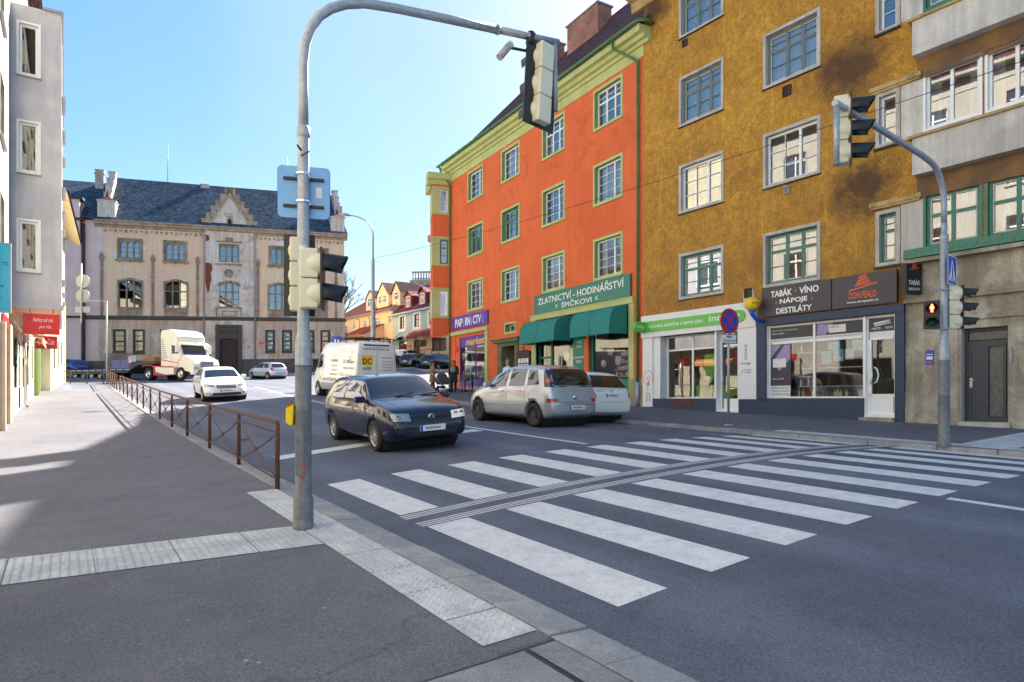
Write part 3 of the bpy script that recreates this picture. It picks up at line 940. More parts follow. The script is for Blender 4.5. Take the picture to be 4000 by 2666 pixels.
# orange pillar at the end, with green beam across the shop
mb = MB(TO); mb.box(-17.02, -16.3, -.5, .03, -1, 4.85); mb.box(-17.55, -17.02, -2.5, -.6, -1, 4.9); mb.build('pillar', 'orange_plaster', oh)
mb = MB(TO); mb.box(-17.9, -12.22, -.02, .12, 4.78, 4.98); mb.box(-12.6, -12.3, .0, .06, 1.6, 4.78); mb.build('shop_beam', 'green_trim', oh)
# stationer's window
mb = MB(TO)
rect_band(mb, PW[0], PW[1], PW[2], PW[3], .05, -.1, -.04); mb.box(-13.9, -13.86, -.1, -.05, 2.07, 4.1)
sw = mb.build('shop_window', 'purple_sign', oh)
mb = MB(TO); mb.box(PW[0] - .0, PW[1], -.2, .03, 1.72, 2.02); mb.build('sill', 'purple_sign', sw)
mb = MB(TO); mb.quad((PW[0], -.08, PW[2]), (PW[1], -.08, PW[2]), (PW[1], -.08, PW[3]), (PW[0], -.08, PW[3])); mb.build('pane', 'shop_glass', sw)
mb = MB(TO); mb.box(PW[0] + .05, PW[1] - .05, -.07, -.03, 4.02, 4.56); fb = mb.build('fascia_board', 'purple_sign', sw)
mb = MB(TO); put_text(mb, 'market', -15.05, -12.75, 4.10, 4.50, -.026, .02, .3); mb.build('lettering', 'yellow_letters', fb)
mb = MB(TO); mb.quad((PW[0] - .3, -1.3, 1.2), (PW[1] + .3, -1.3, 1.2), (PW[1] + .3, -1.3, 4.7), (PW[0] - .3, -1.3, 4.7)); mb.build('inner_backing', 'shop_inside', oh)
each(TO, 'plinth', 'base_render', oh, [(-17.05, -11.6, -.01, .05, -1, 1.72), (-8.9, -7.65, -.01, .05, -1, 1.6), (-.85, .0, -.01, .05, -1, 1.85)])
# entrance
mb = MB(TO)
mb.box(-11.18, -10.75, .0, .06, .9, 3.75); mb.box(-9.45, -9.1, .0, .06, .9, 3.75); mb.box(-11.18, -9.1, .0, .07, 3.75, 3.95)
mb.box(-11.45, -8.9, .0, .22, 3.95, 4.1); mb.box(-11.6, -8.85, .0, .28, 4.1, 4.15)
mb.quad((DR[0], 0, .9), (DR[0], -1.0, .9), (DR[0], -1.0, 3.75), (DR[0], 0, 3.75)); mb.quad((DR[1], 0, .9), (DR[1], -1.0, .9), (DR[1], -1.0, 3.75), (DR[1], 0, 3.75))
mb.quad((DR[0], 0, 3.75), (DR[1], 0, 3.75), (DR[1], -1.0, 3.75), (DR[0], -1.0, 3.75))
mb.build('door_surround', 'green_stone' if 'green_stone' in MAT else (plaster('green_stone', (.20, .22, .12), (.15, .17, .10), scale=2, dirt=.3) and 'green_stone'), oh)
mb = MB(TO); mb.box(DR[0], DR[1], -1.05, -.98, .9, 3.1); dd_ = mb.build('door', 'wood_orange', oh)
mb = MB(TO); mb.box(-10.4, -9.75, -.98, -.965, 1.3, 1.9); mb.box(-10.4, -9.75, -.98, -.965, 2.05, 2.9); mb.build('panel', 'wood_orange', dd_)
mb = MB(TO); mb.box(DR[0], DR[1], -1.04, -1.0, 3.12, 3.75); mb.build('transom_glass', 'car_glass', dd_)
# jeweller's shopfront
mb = MB(TO); mb.box(-7.88, -.53, .0, .10, 4.80, 5.02); mb.box(-7.92, -.5, .0, .13, 5.02, 5.06); mb.box(-.83, -.53, .0, .05, 1.2, 4.8); mb.box(-7.88, -7.5, .0, .05, 1.2, 4.8); mb.build('shop_beam', 'green_trim', oh)
mb = MB(TO)
mb.box(-7.5, -6.4, -.25, -.18, 1.2, 1.9)
for a, b in ((-7.5, -7.42), (-6.48, -6.36), (-4.66, -4.6), (-3.72, -3.3), (-.93, -.85)): mb.box(a, b, -.26, -.14, 1.2, 4.78)
mb.box(-7.42, -6.48, -.25, -.15, 2.95, 3.05); mb.box(-7.5, -.85, -.26, -.15, 4.6, 4.78); mb.box(-6.4, -4.6, -.26, -.12, 1.2, 1.8); mb.box(-3.5, -.85, -.26, -.02, .7, 1.85)
js = mb.build('shopfront', 'teal_sign', oh)
mb = MB(TO); mb.quad((-7.5, -.2, 1.2), (-.85, -.2, 1.2), (-.85, -.2, 4.6), (-7.5, -.2, 4.6)); mb.build('pane', 'shop_glass', js)
mb = MB(TO); mb.box(-3.74, -3.45, -.1, .0, 1.2, 4.75); mb.build('pilaster', 'orange_plaster', oh)
mb = MB(TO); mb.quad((-8, -1.6, .8), (-.3, -1.6, .8), (-.3, -1.6, 4.8), (-8, -1.6, 4.8)); mb.build('inner_backing', 'shop_inside', oh)
mb = MB(TO); mb.box(-4.6, -3.74, -.16, -.05, 1.8, 3.75); pn = mb.build('price_panel', 'teal_sign', js)
mb = MB(TO)
for i, s_ in enumerate(('VÝKUP', 'ZLATA', 'ZLATNICKÉ', 'OPRAVY', 'HODINÁŘSKÉ', 'OPRAVY')):
    z = (3.48, 3.28, 2.82, 2.62, 2.18, 1.98)[i]; w = .072 * len(s_)
    put_text(mb, s_, -4.17 - w / 2, -4.17 + w / 2, z, z + .12, -.046, .01)
mb.build('lettering', 'white_letters', pn)
# hanging decorations and clocks inside
deco = MB(TO); rnd = random.Random(3)
for (u, z, r) in ((-1.95, 2.62, .2), (-2.9, 2.55, .16), (-2.45, 3.05, .2), (-5.6, 3.0, .22), (-5.0, 2.9, .13)):
    deco.lathe([(0, -.42), (r, -.42), (r, -.38), (0, -.38)], 16, (u, 0, z), 'y')
for k in range(40):
    u = rnd.uniform(-2.2, -1.0); z = 2.0 + .28 * rnd.randint(0, 3) ; deco.box(u, u + rnd.uniform(.03, .08), -.5, -.42, z, z + rnd.uniform(.06, .16))
for k in range(4): deco.box(-2.2, -.95, -.6, -.4, 1.96 + .28 * k, 1.98 + .28 * k)
deco.build('window_display', 'plate_white', js)
deco = MB(TO); deco.box(-3.3, -.9, -1.0, -.95, 1.9, 3.9); deco.box(-6.4, -4.7, -1.2, -1.1, 1.8, 3.6); deco.build('backdrop', 'poster_dark', js)
# dresses and toys in the stationer's window
for (u, z, w, h, m) in ((-14.9, 3.1, .5, 1.1, 'poster_blue'), (-14.3, 3.3, .5, 1.0, 'hot_pink'), (-13.75, 3.35, .45, .8, 'cloth_red'), (-14.4, 3.85, .35, .3, 'cloth_orange'), (-13.2, 3.4, .35, 1.0, 'curtain'), (-13.75, 2.7, .4, .8, 'curtain')):
    m_ = MB(TO)
    m_.lathe([(w * .1, z + h * .45), (w * .22, z + h * .4), (w * .14, z + h * .12), (w * .4, z - h * .5), (w * .38, z - h * .5)], 12, (u, -.45, 0), 'z')
    m_.build('dress' if h > .5 else 'mask', m, sw)
m_ = MB(TO); rnd = random.Random(5)
m_.tube([(-15.5, -.2, 3.05), (-13.9, -.2, 3.0)], .02, 6); m_.tube([(-14.0, -.2, 2.4), (-13.8, -.2, 3.05), (-13.2, -.2, 3.0), (-13.35, -.2, 2.5)], .025, 6)
for k in range(26):
    u = rnd.uniform(-15.4, -12.8); z = 2.07 + .3 * rnd.randint(0, 1); m_.box(u, u + rnd.uniform(.06, .2), -.6, -.4, z, z + rnd.uniform(.06, .25))
m_.build('window_display', 'plate_white', sw)

# awnings: two barrel awnings in teal
def awning(T, root, u0, u1, z0, z1, out, label, lab2):
    t = empty('awning', T((u0 + u1) / 2, 0, z0), label, 'awning', 'teal barrel awnings of the jeweller')
    prof = [(0.06, z1), (out * .35, z1 - .02), (out * .68, z1 - .12), (out * .88, z1 - .32), (out * .97, z1 - .56), (out, z0 + .12)]
    m = MB(T)
    n = len(prof); nu = 12
    v = [(u0 + (u1 - u0) * i / nu, o, z) for i in range(nu + 1) for o, z in prof]
    m.add(v, [(i * n + j, i * n + j + 1, (i + 1) * n + j + 1, (i + 1) * n + j) for i in range(nu) for j in range(n - 1)], smooth=True)
    for u in (u0, u1):
        b = len(m.v)
        m.add([(u, .06, z0 + .12)] + [(u, o, z) for o, z in prof], [tuple(range(n + 1))])
    m.build('canopy', 'teal_awning', t)
    s = MB(T); w = .11
    def scal(pa, pb, L):
        k = int(L / w)
        for i in range(k):
            a, b = i / k, (i + 1) / k
            P = lambda s_: tuple(pa[j] + (pb[j] - pa[j]) * s_ for j in range(3))
            pts = [P(a), P(b)]
            mid = [P(a + (b - a) * q) for q in (1, .85, .5, .15, 0)]; dz = [-.08, -.12, -.145, -.12, -.08]
            s.add([P(a), P(b)] + [(p[0], p[1], p[2] + d) for p, d in zip(mid, dz)], [(0, 1, 2, 3, 4, 5, 6)])
    zz = z0 + .12
    scal((u0, out, zz), (u1, out, zz), u1 - u0); scal((u0, .06, zz), (u0, out, zz), out); scal((u1, .06, zz), (u1, out, zz), out)
    s.build('valance', 'teal_awning', t)
    for k in range(0, 3):
        u = u0 + (u1 - u0) * k / 2; u = min(max(u, u0 + .01), u1 - .01)
        MB(T).tube([(u, o + .004, z + .004) for o, z in prof], .012, 6).build('rib', 'teal_frame', t)
awning(TO, oh, -7.55, -4.66, 3.62, 4.72, .95, 'teal barrel awning over the shop door, the left and smaller one', 0)
awning(TO, oh, -3.5, -.9, 3.62, 4.76, .95, 'teal barrel awning over the clock window, nearest the green downpipe', 0)
# sign boards
def board(T, name, label, u0, u1, z0, z1, o0, o1, mat, cat='sign', frame=None):
    t = MB(T); t.box(u0, u1, o0, o1, z0, z1)
    o = t.build(name, mat); tag(o, label, cat)
    ROOT_INV[o.name] = Matrix()
    if frame:
        f = MB(T); rect_band(f, u0 - .02, u1 + .02, z0 - .02, z1 + .02, .035, o0, o1 + .012); f.build('border', frame, o)
    return o
b = board(TO, 'shop_sign', 'long green jeweller sign with white lettering above two awnings', -7.53, -.7, 5.1, 5.95, .03, .09, 'teal_sign', frame='teal_frame')
m = MB(TO)
put_text(m, 'ZLATNICTVÍ - HODINÁŘSTVÍ', -7.2, -1.05, 5.5, 5.9, .096, .012)
put_text(m, 'ŠPIČKOVI', -5.3, -3.1, 5.15, 5.44, .096, .012)
put_text(m, '>', -5.75, -5.6, 5.18, 5.38, .096, .02); put_text(m, '<', -2.85, -2.7, 5.18, 5.38, .096, .02)
m.build('lettering', 'white_letters', b)
b = board(TO, 'shop_sign', 'purple stationer sign with white letters beside green downpipe', -16.6, -12.22, 5.1, 5.87, .03, .09, 'purple_sign')
m = MB(TO); put_text(m, 'PAP', -16.2, -15.22, 5.24, 5.72, .096, .03); put_text(m, 'RN', -14.88, -14.25, 5.24, 5.72, .096, .03); put_text(m, 'CTV', -13.92, -12.95, 5.24, 5.72, .096, .03)
m.build('lettering', 'white_letters', b)
for u in (-15.05, -14.08, -12.72):   # the letters I are drawn as pens
    m = MB(TO); m.prism([(u - .06, 5.2), (u + .06, 5.2), (u + .06, 5.5), (u + .02, 5.66), (u, 5.76), (u - .02, 5.66), (u - .06, 5.5)], .093, .1, ax=1); m.build('pen_letter', 'poster_lilac', b)
b = board(TO, 'street_plate', 'small red street name plate on orange pillar by the downpipe', -16.35, -15.98, 3.85, 4.15, .04, .055, 'red_sign')
m = MB(TO); put_text(m, 'TYRŠOVA', -16.32, -16.01, 4.02, 4.09, .058); m.build('lettering', 'white_letters', b)
b = board(TO, 'house_number', 'small dark red and blue house number plates beside the entrance', -8.85, -8.6, 3.3, 3.85, .02, .035, 'awning_red')
m = MB(TO); put_text(m, '2', -8.78, -8.67, 3.62, 3.78, .038, .01); put_text(m, '185', -8.83, -8.62, 3.36, 3.52, .038, .01); m.build('lettering', 'white_letters', b)
nb = empty('notice_case', TO(-8.5, .1, 1.9), 'dark arched notice case with posters between entrance and shop door', 'notice board')
m = MB(TO); m.box(-9.1, -7.92, .0, .12, 1.9, 3.25); m.prism([(-9.15, 3.25), (-7.87, 3.25), (-7.95, 3.38), (-8.5, 3.48), (-9.05, 3.38)], .0, .16, ax=1); m.build('case', 'brown_frame', nb)
m = MB(TO); rnd = random.Random(9)
for i in range(4):
    for j in range(4): u = -8.98 + .25 * i; z = 2.0 + .27 * j; m.box(u, u + .2, .12, .127, z, z + .22)
m.build('poster', 'plate_white', nb)

# ------------------------------------------------------------------ OCHRE HOUSE
TY = FT(5.03, 24.6, .73, -1, .018)
yh = empty('tenement_house', (5.03, 24.6, 0), 'ochre yellow weathered tenement with shops, grey bay parapets on the right', 'building')
holes = []
yo = dict(band=.1, depth=.16, bandm='window_band', sill=('brown_frame', .07, .03), proud=.03)
yc = [(1.68, 3.56), (5.03, 6.9)]
yr = [[(13.98, 15.75), (10.81, 12.6), (7.7, 9.45), (4.62, 6.27)], [(14.0, 15.75), (10.87, 12.63), (7.72, 9.46), (4.58, 6.31)]]
sty = [['g', 'g', 'n', 't'], ['g', 'g', 'n', 't']]
for ci, (a, b) in enumerate(yc):
    for ri, (c, d) in enumerate(yr[ci]):
        k = sty[ci][ri]
        if k == 'g': holes.append(window(TY, yh, a, b, c, d, frm='greygreen_frame', inner='old_white', posts=(.38, .69), transoms=(.66,), muntin=(1, 2), cover=1, **yo))
        elif k == 't': holes.append(window(TY, yh, a, b, c, d, frm='teal_frame', inner='old_white', posts=(.38, .69), transoms=(.66,), muntin=(1, 2), cover=1, **yo))
        else: holes.append(window(TY, yh, a, b, c, d, posts=(.64,), muntin=lambda i, h: (2 if i == 0 else 1, 3), cover=0, **yo))
so = dict(band=.1, depth=.16, bandm='window_band', sill=('brown_frame', .1, .05), proud=.03)
for (c, d, k) in ((4.68, 6.2, 't'), (7.92, 9.42, 'n'), (11.04, 12.55, 'n'), (14.1, 15.6, 'n')):
    if k == 't': holes.append(window(TY, yh, 8.45, 9.08, c, d, frm='teal_frame', inner='old_white', transoms=(.66,), muntin=(1, 2), cover=1, **so))
    else: holes.append(window(TY, yh, 8.45, 9.08, c, d, muntin=(1, 3), cover=0, **so))
for (c, d, k) in ((4.93, 6.40, 't'), (8.0, 9.54, 'n'), (11.12, 12.65, 't'), (14.2, 15.7, 'n')):
    for (a, b) in ((9.64, 10.95), (11.0, 12.3), (12.35, 13.7)):
        if k == 't': holes.append(window(TY, yh, a, b, c, d, band=.06, depth=.1, bandm='teal_frame', frm='teal_frame', inner='old_white', posts=(.5,), transoms=(.6,), cover=1))
        else: holes.append(window(TY, yh, a, b, c, d, band=.06, depth=.1, bandm='white_frame', posts=(.48,), muntin=(1, 2), cover=.3, proud=.03))
IG = (.83, 3.24, 1.07, 3.38); ID = (3.28, 4.17, .66, 3.38); TG = (5.18, 8.15, 1.08, 3.36); TD = (8.18, 8.98, .62, 3.36); DD = (10.51, 11.47, .5, 2.81)
holes += [IG, ID, TG, TD, DD]
mb = MB(TY); wall(mb, 0, 16, -1, 16.3, holes)
mb.quad((0, 0, -1), (0, -11, -1), (0, -11, 16.3), (0, 0, 16.3)); mb.quad((0, -11, -1), (16, -11, -1), (16, -11, 16.3), (0, -11, 16.3)); mb.quad((16, 0, -1), (16, -11, -1), (16, -11, 16.3), (16, 0, 16.3))
mb.build('wall', 'ochre_plaster', yh)
moulding(TY, yh, 'cornice', 'ledge_ochre', -.6, 16.2, [(-.1, 16.0), (.05, 16.0), (.08, 16.35), (.55, 16.45), (.62, 16.6), (.8, 16.62), (.85, 16.9), (-.1, 16.95)])
mb = MB(TY); mb.box(-.62, -.002, -11, .0, 16.35, 16.93); mb.build('cornice_return', 'ledge_ochre', yh)
uvquad('roof', 'brown_roof', yh, TY, [[(-.6, .9, 16.9), (16.2, .9, 16.9), (16.2, -5, 20.5), (-.6, -5, 20.5)], [(16.2, -11, 16.9), (-.6, -11, 16.9), (-.6, -5, 20.5), (16.2, -5, 20.5)], [(-.6, -11, 16.9), (-.6, .9, 16.9), (-.6, -5, 20.5)]])
# bay parapets of grey render
for (z0, z1) in ((13.1, 14.1), (9.96, 10.84), (6.86, 7.8)):
    mb = MB(TY); mb.box(9.5, 16, -.0, .32, z0, z1); p = mb.build('parapet', 'grey_render', yh)
    mb = MB(TY); mb.box(9.4, 16, .0, .40, z1, z1 + .07); mb.build('coping', 'ledge_ochre', p)
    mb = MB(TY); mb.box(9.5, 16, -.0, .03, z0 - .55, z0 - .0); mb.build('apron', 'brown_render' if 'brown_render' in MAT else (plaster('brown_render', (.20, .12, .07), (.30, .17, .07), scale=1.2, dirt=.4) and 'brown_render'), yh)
for z in (6.3, 9.46, 12.6):
    mb = MB(TY); mb.box(8.33, 9.62, .0, .13, z + .02, z + .14); mb.box(8.36, 9.58, .0, .09, z - .04, z + .02); mb.build('ledge', 'ledge_ochre', yh)
for (a, b) in ((4.7, 6.28), (7.95, 9.42), (11.1, 12.5)):
    mb = MB(TY); mb.box(9.1, 9.63, .0, .012, a, b); mb.build('render_panel', 'grey_render', yh)
mb = MB(TY)
mb.box(9.3, 16, .02, .35, 4.72, 4.78); mb.box(9.3, 16, .33, .35, 4.78, 4.95)
for k in range(26): mb.box(9.35 + .25 * k, 9.45 + .25 * k, .35, .362, 4.80, 4.88)
mb.build('flower_guard', 'teal_frame', yh)
# rendered base at the right
mb = MB(TY)
wall(mb, 9.22, 16, -1, 4.62, [(DD[0] - .0, DD[1], DD[2], DD[3])], o=.035)
mb.box(9.22, 16, .0, .16, 3.58, 3.68); mb.box(10.2, 16, .0, .10, 3.02, 3.14); mb.box(9.22, 10.0, .03, .07, -1, 1.25); mb.box(10.0, 10.45, .03, .055, -1, 3.0); mb.box(11.55, 11.8, .03, .05, -1, 3.0)
mb.box(9.3, 16, .0, .3, 4.6, 4.7)
mb.build('base', 'base_render', yh)
mb = MB(TY)
for q in ([(DD[0], .035, DD[2]), (DD[0], -.25, DD[2]), (DD[0], -.25, DD[3]), (DD[0], .035, DD[3])], [(DD[1], .035, DD[2]), (DD[1], -.25, DD[2]), (DD[1], -.25, DD[3]), (DD[1], .035, DD[3])], [(DD[0], .035, DD[3]), (DD[1], .035, DD[3]), (DD[1], -.25, DD[3]), (DD[0], -.25, DD[3])]): mb.quad(*q)
mb.box(DD[0] - .05, DD[1] + .05, -.2, .12, .38, .5)
mb.build('door_reveal', 'grey_render', yh)
plain('anthracite', (.035, .042, .058), .45)
mb = MB(TY); rect_band(mb, DD[0] + .01, DD[1] - .01, DD[2], DD[3] - .01, .07, -.24, -.16); mb.box(DD[0] + .08, DD[1] - .08, -.24, -.17, 2.42, 2.5)
mb.box(10.6, 10.66, -.22, -.15, .55, 2.42); mb.box(11.32, 11.38, -.22, -.15, .55, 2.42); mb.box(10.66, 11.32, -.22, -.15, .55, .62); mb.box(10.66, 11.32, -.22, -.15, 2.34, 2.42); mb.box(10.66, 10.98, -.22, -.165, .62, 2.34); mb.box(10.96, 11.02, -.22, -.15, .62, 2.34)
dr = mb.build('door', 'anthracite', yh)
mb = MB(TY); mb.box(11.03, 11.31, -.21, -.19, .63, 2.33); mb.box(10.6, 11.38, -.22, -.2, 2.52, 2.72); mb.build('frosted_glass', 'frosted' if 'frosted' in MAT else (plain('frosted', (.13, .14, .13), .35, var=.6, vscale=8) and 'frosted'), dr)
mb = MB(TY); mb.box(10.63, 10.69, -.15, -.13, 1.35, 1.58); mb.tube([(10.66, -.13, 1.52), (10.66, -.09, 1.52), (10.76, -.09, 1.52)], .012, 6); mb.build('handle', 'chrome', dr)
# insurance-like small plate and intercom on the base
b = board(TY, 'wall_plaque', 'small blue and red plaque on the beige wall left of the grey door', 9.72, 9.9, 1.95, 2.32, .04, .06, 'road_blue')
m = MB(TY); m.box(9.74, 9.88, .06, .064, 2.08, 2.16); m.box(9.74, 9.88, .06, .064, 2.2, 2.22); m.build('print', 'plate_white', b)
m = MB(TY); m.box(9.74, 9.88, .06, .064, 1.98, 2.04); m.build('stripe', 'hot_pink', b)
b = board(TY, 'intercom', 'narrow grey intercom panel right of the grey door', 11.5, 11.56, 1.9, 2.3, .05, .08, 'grey_frame', 'intercom')
# energy shop
each(TY, 'filler_strip', 'white_frame', yh, [(3.22, 3.29, -.3, .045, .66, 3.38), (8.13, 8.2, -.12, .045, .62, 3.36), (8.1, 9.0, -.3, .05, .55, .64), (3.25, 4.2, -.3, .05, .58, .68), (8.95, 9.0, -.1, .05, .6, 3.37), (5.15, 5.2, -.1, .05, 1.07, 3.37), (4.15, 4.19, -.3, .05, .66, 3.38)])
plain('shop_white', (.80, .81, .82), .6, var=.05)
mb = MB(TY)
mb.box(.0, 4.86, .0, .17, 3.38, 4.19); mb.box(.02, .5, .0, .10, .78, 3.38); mb.box(.5, .83, -.0, .03, 1.05, 3.38); mb.box(4.17, 4.85, .0, .12, 1.06, 3.38)
mb.quad((.83, .03, 1.07), (.83, -.5, 1.07), (.83, -.5, 3.38), (.83, .03, 3.38))
sf = mb.build('shop_fascia', 'shop_white', yh)
mb = MB(TY); rs = MB(TY)
pts = [(.25, 3.57), (4.3, 3.57)] + [(4.3 + .2 * sin(a), 3.77 - .2 * cos(a)) for a in lin(0, pi, 10)] + [(.25, 3.97)]
mb.prism(pts, .17, .21, ax=1); gs = mb.build('name_board', 'green_sign', sf)
mb = MB(TY); put_text(mb, 'Výhodná elektřina a zemní plyn', .42, 2.86, 3.66, 3.86, .214, .003); put_text(mb, 'innogy', 3.12, 4.32, 3.62, 3.9, .214, .008); mb.build('lettering', 'white_letters', gs)
mb = MB(TY); put_text(mb, 'innogy', 4.3, 4.66, 2.16, 2.27, .124, .004); put_text(mb, 'Powered', 4.42, 4.66, 1.98, 2.04, .124, .004); put_text(mb, 'by MVM', 4.42, 4.66, 1.89, 1.95, .124, .004); put_text(mb, '/', 4.31, 4.38, 1.86, 2.02, .124); mb.build('lettering', 'black_letters', sf); mb = MB(TY)
for (u, z, r) in ((4.48, 2.78, .05), (4.48, 2.66, .035)):
    mb.lathe([(r, .121), (r, .126), (r - .014, .126), (r - .014, .121)], 14, (u, 0, z), 'y')
mb.tube([(4.45, .122, 2.58), (4.45, .122, 2.38), (4.48, .122, 2.34), (4.51, .122, 2.38), (4.51, .122, 2.58), (4.48, .122, 2.62), (4.45, .122, 2.58)], .007, 5)
mb.build_each('emblem', 'black_letters', sf)
# line drawing of a bulb on the left pier
mb = MB(TY); cc = [(.30 + .22 * cos(a), .104, 1.85 + .28 * sin(a)) for a in lin(-.6, 3.9, 20)]; mb.tube(cc, .010, 5)
mb.tube([(.36, .104, 1.7), (.22, .104, 1.85), (.3, .104, 1.95), (.38, .104, 1.9), (.34, .104, 1.78), (.28, .104, 1.6)], .009, 5)
mb.tube([(.22, .104, 1.5), (.36, .104, 1.46), (.22, .104, 1.42), (.36, .104, 1.38)], .009, 5); mb.build('bulb_drawing', 'orange_letters', sf)
mb = MB(TY); mb.lathe([(.07, .101), (.07, .108), (.05, .108), (.05, .101)], 12, (.29, 0, 1.62), 'y'); mb.tube([(.23, .104, .95), (.23, .104, 1.25), (.26, .104, 1.3), (.34, .104, 1.3), (.37, .104, 1.25), (.37, .104, .95)], .01, 5); mb.build('bulb_drawing', 'black_letters', sf)
mb = MB(TY); sash(mb, *IG, -.35, .06, posts=(.485,), transoms=(.775,), th=.06); fr = mb.build('shop_window', 'white_frame', yh)
mb = MB(TY); mb.quad((.83, -.38, 1.07), (3.24, -.38, 1.07), (3.24, -.38, 3.38), (.83, -.38, 3.38)); mb.build('pane', 'shop_glass', fr)
mb = MB(TY); sash(mb, *ID, -.2, .07, transoms=(.81,), th=.06); mb.box(3.4, 4.05, -.25, -.21, .72, 1.08); fd = mb.build('door', 'white_frame', yh)
mb = MB(TY); mb.quad((3.28, -.22, .7), (4.17, -.22, .7), (4.17, -.22, 3.36), (3.28, -.22, 3.36)); mb.build('pane', 'shop_glass', fd)
mb = MB(TY); mb.tube([(3.42, -.17, 1.5), (3.42, -.14, 1.52), (3.42, -.14, 1.9), (3.42, -.17, 1.92)], .012, 6); mb.build('handle', 'alloy', fd)
mb = MB(TY); mb.box(2.35, 2.85, -.6, -.56, 1.75, 2.65); mb.build('poster', 'green_sign', fr)
mb = MB(TY); mb.box(.3, 4.2, -4.0, -3.9, .5, 3.4); mb.box(4.2, 4.3, -4, -.3, .5, 3.4); mb.box(.2, 4.2, -4, -.45, .5, .66); mb.build('inner_backing', 'shop_inside', yh)
for u, lb_ in ((1.15, 'leftmost green chair in the energy shop window'), (1.6, 'second green chair from the left in the energy shop'), (2.15, 'green chair left of the green poster in the energy shop'), (2.6, 'green chair under the green poster in the energy shop'), (3.0, 'rightmost green chair beside the energy shop door')):
    m = MB(TY); m.box(u, u + .36, -1.1, -1.05, 1.15, 1.55); m.box(u, u + .36, -1.1, -.75, 1.1, 1.15)
    for a in (u, u + .34): m.box(a, a + .02, -1.1, -1.08, .66, 1.15); m.box(a, a + .02, -.77, -.75, .66, 1.1)
    o_ = m.build('chair', 'chair_green'); tag(o_, lb_, 'chair', 'green chairs in the energy shop')
mb = MB(TY); mb.box(.32, .5, -.0, .06, -1, .78); mb.box(.5, 3.28, -.03, .07, -1, 1.085); mb.box(4.17, 8.17, -.03, .07, -1, 1.09)
mb.box(4.86, 5.18, .0, .12, 1.05, 3.38); mb.box(4.86, 9.22, .0, .14, 3.38, 3.6); mb.box(8.99, 9.22, -.1, .12, -1, 3.6); mb.build('navy_base', 'navy_paint', yh)
mb = MB(TY); mb.box(1.35, 2.35, .07, .085, .78, 1.02); gr_ = mb.build('vent_grille', 'grating', yh)
mb = MB(TY); mb.box(6.35, 7.2, .07, .078, .68, .92); mb.build('vent_cover', 'navy_paint', yh)
# projecting round-ended sign of the energy shop
ps = empty('projecting_sign', TY(.1, .2, 3.57), 'green round-ended sign sticking out beside the green downpipe', 'sign')
m = MB(TY); pts = [(.18, 3.56), (.55, 3.56)] + [(.55 + .2 * sin(a), 3.76 - .2 * cos(a)) for a in lin(0, pi, 10)] + [(.18, 3.96)]
m.prism(pts, .12, .24, ax=0); m.build('panel', 'green_sign', ps)
m = MB(lambda x, o, z: TY(.243, x, z)); put_text(m, 'innogy', .70, .22, 3.67, 3.86, 0, .004); m.build('lettering', 'white_letters', ps)
# tobacconist
mb = MB(TY); sash(mb, *TG, -.06, .06, posts=(.5,), transoms=(.76,), th=.06); fr = mb.build('shop_window', 'white_frame', yh)
mb = MB(TY); mb.quad((5.18, -.09, 1.08), (8.15, -.09, 1.08), (8.15, -.09, 3.36), (5.18, -.09, 3.36)); mb.build('pane', 'shop_glass', fr)
po = MB(TY).box(5.23, 6.62, -.08, -.07, 2.84, 3.30).build('poster', 'poster_dark', fr)
each(TY, 'poster', 'poster_dark', fr, [(5.23, 5.92, -.08, -.07, 1.42, 2.76), (6.72, 8.1, -.08, -.07, 2.84, 3.30)])
each(TY, 'poster_strip', 'plate_white', po, [(5.24, 6.61, -.07, -.066, 2.84, 2.94), (5.24, 5.91, -.07, -.066, 1.14, 1.48), (6.73, 8.09, -.07, -.066, 2.84, 2.94), (7.1, 7.6, -.07, -.066, 3.0, 3.22), (5.32, 5.76, -.07, -.066, 2.05, 2.32)])
for q_ in ([(6.75, 2.96), (7.0, 2.96), (7.25, 3.28), (6.75, 3.28)], [(5.24, 2.35), (5.24, 2.75), (5.6, 2.75)], [(5.3, 2.2), (5.55, 1.95), (5.9, 2.3), (5.9, 2.74), (5.7, 2.74)]): MB(TY).prism(q_, -.07, -.067, ax=1).build('poster_art', 'poster_lilac', po)
mb = MB(TY)
W1 = 'MINISTERSTVO ZDRAVOTNICTVÍ VARUJE: KOUŘENÍ ZPŮSOBUJE RAKOVINU'
put_text(mb, W1, 5.27, 6.58, 2.86, 2.92, -.062, .004); put_text(mb, W1, 6.76, 8.06, 2.86, 2.92, -.062, .004)
for i, s_ in enumerate(('MINISTERSTVO ZDRAVOTNICTVÍ', 'VARUJE: KOUŘENÍ', 'ZPŮSOBUJE RAKOVINU')): put_text(mb, s_, 5.27, 5.88, 1.38 - .1 * i, 1.45 - .1 * i, -.062, .004)
put_text(mb, 'HEETS', 7.15, 7.4, 3.13, 3.19, -.062)
mb.build('lettering', 'black_letters', po)
mb = MB(TY); put_text(mb, 'Užívám si chuť s tóny lesních plodů.', 5.29, 6.15, 3.17, 3.23, -.066); put_text(mb, 'Užívám si IQOS.', 5.29, 5.7, 3.07, 3.13, -.066); put_text(mb, 'Užívám si IQOS.', 5.3, 5.7, 1.66, 1.72, -.066); mb.build('lettering', 'white_letters', po)
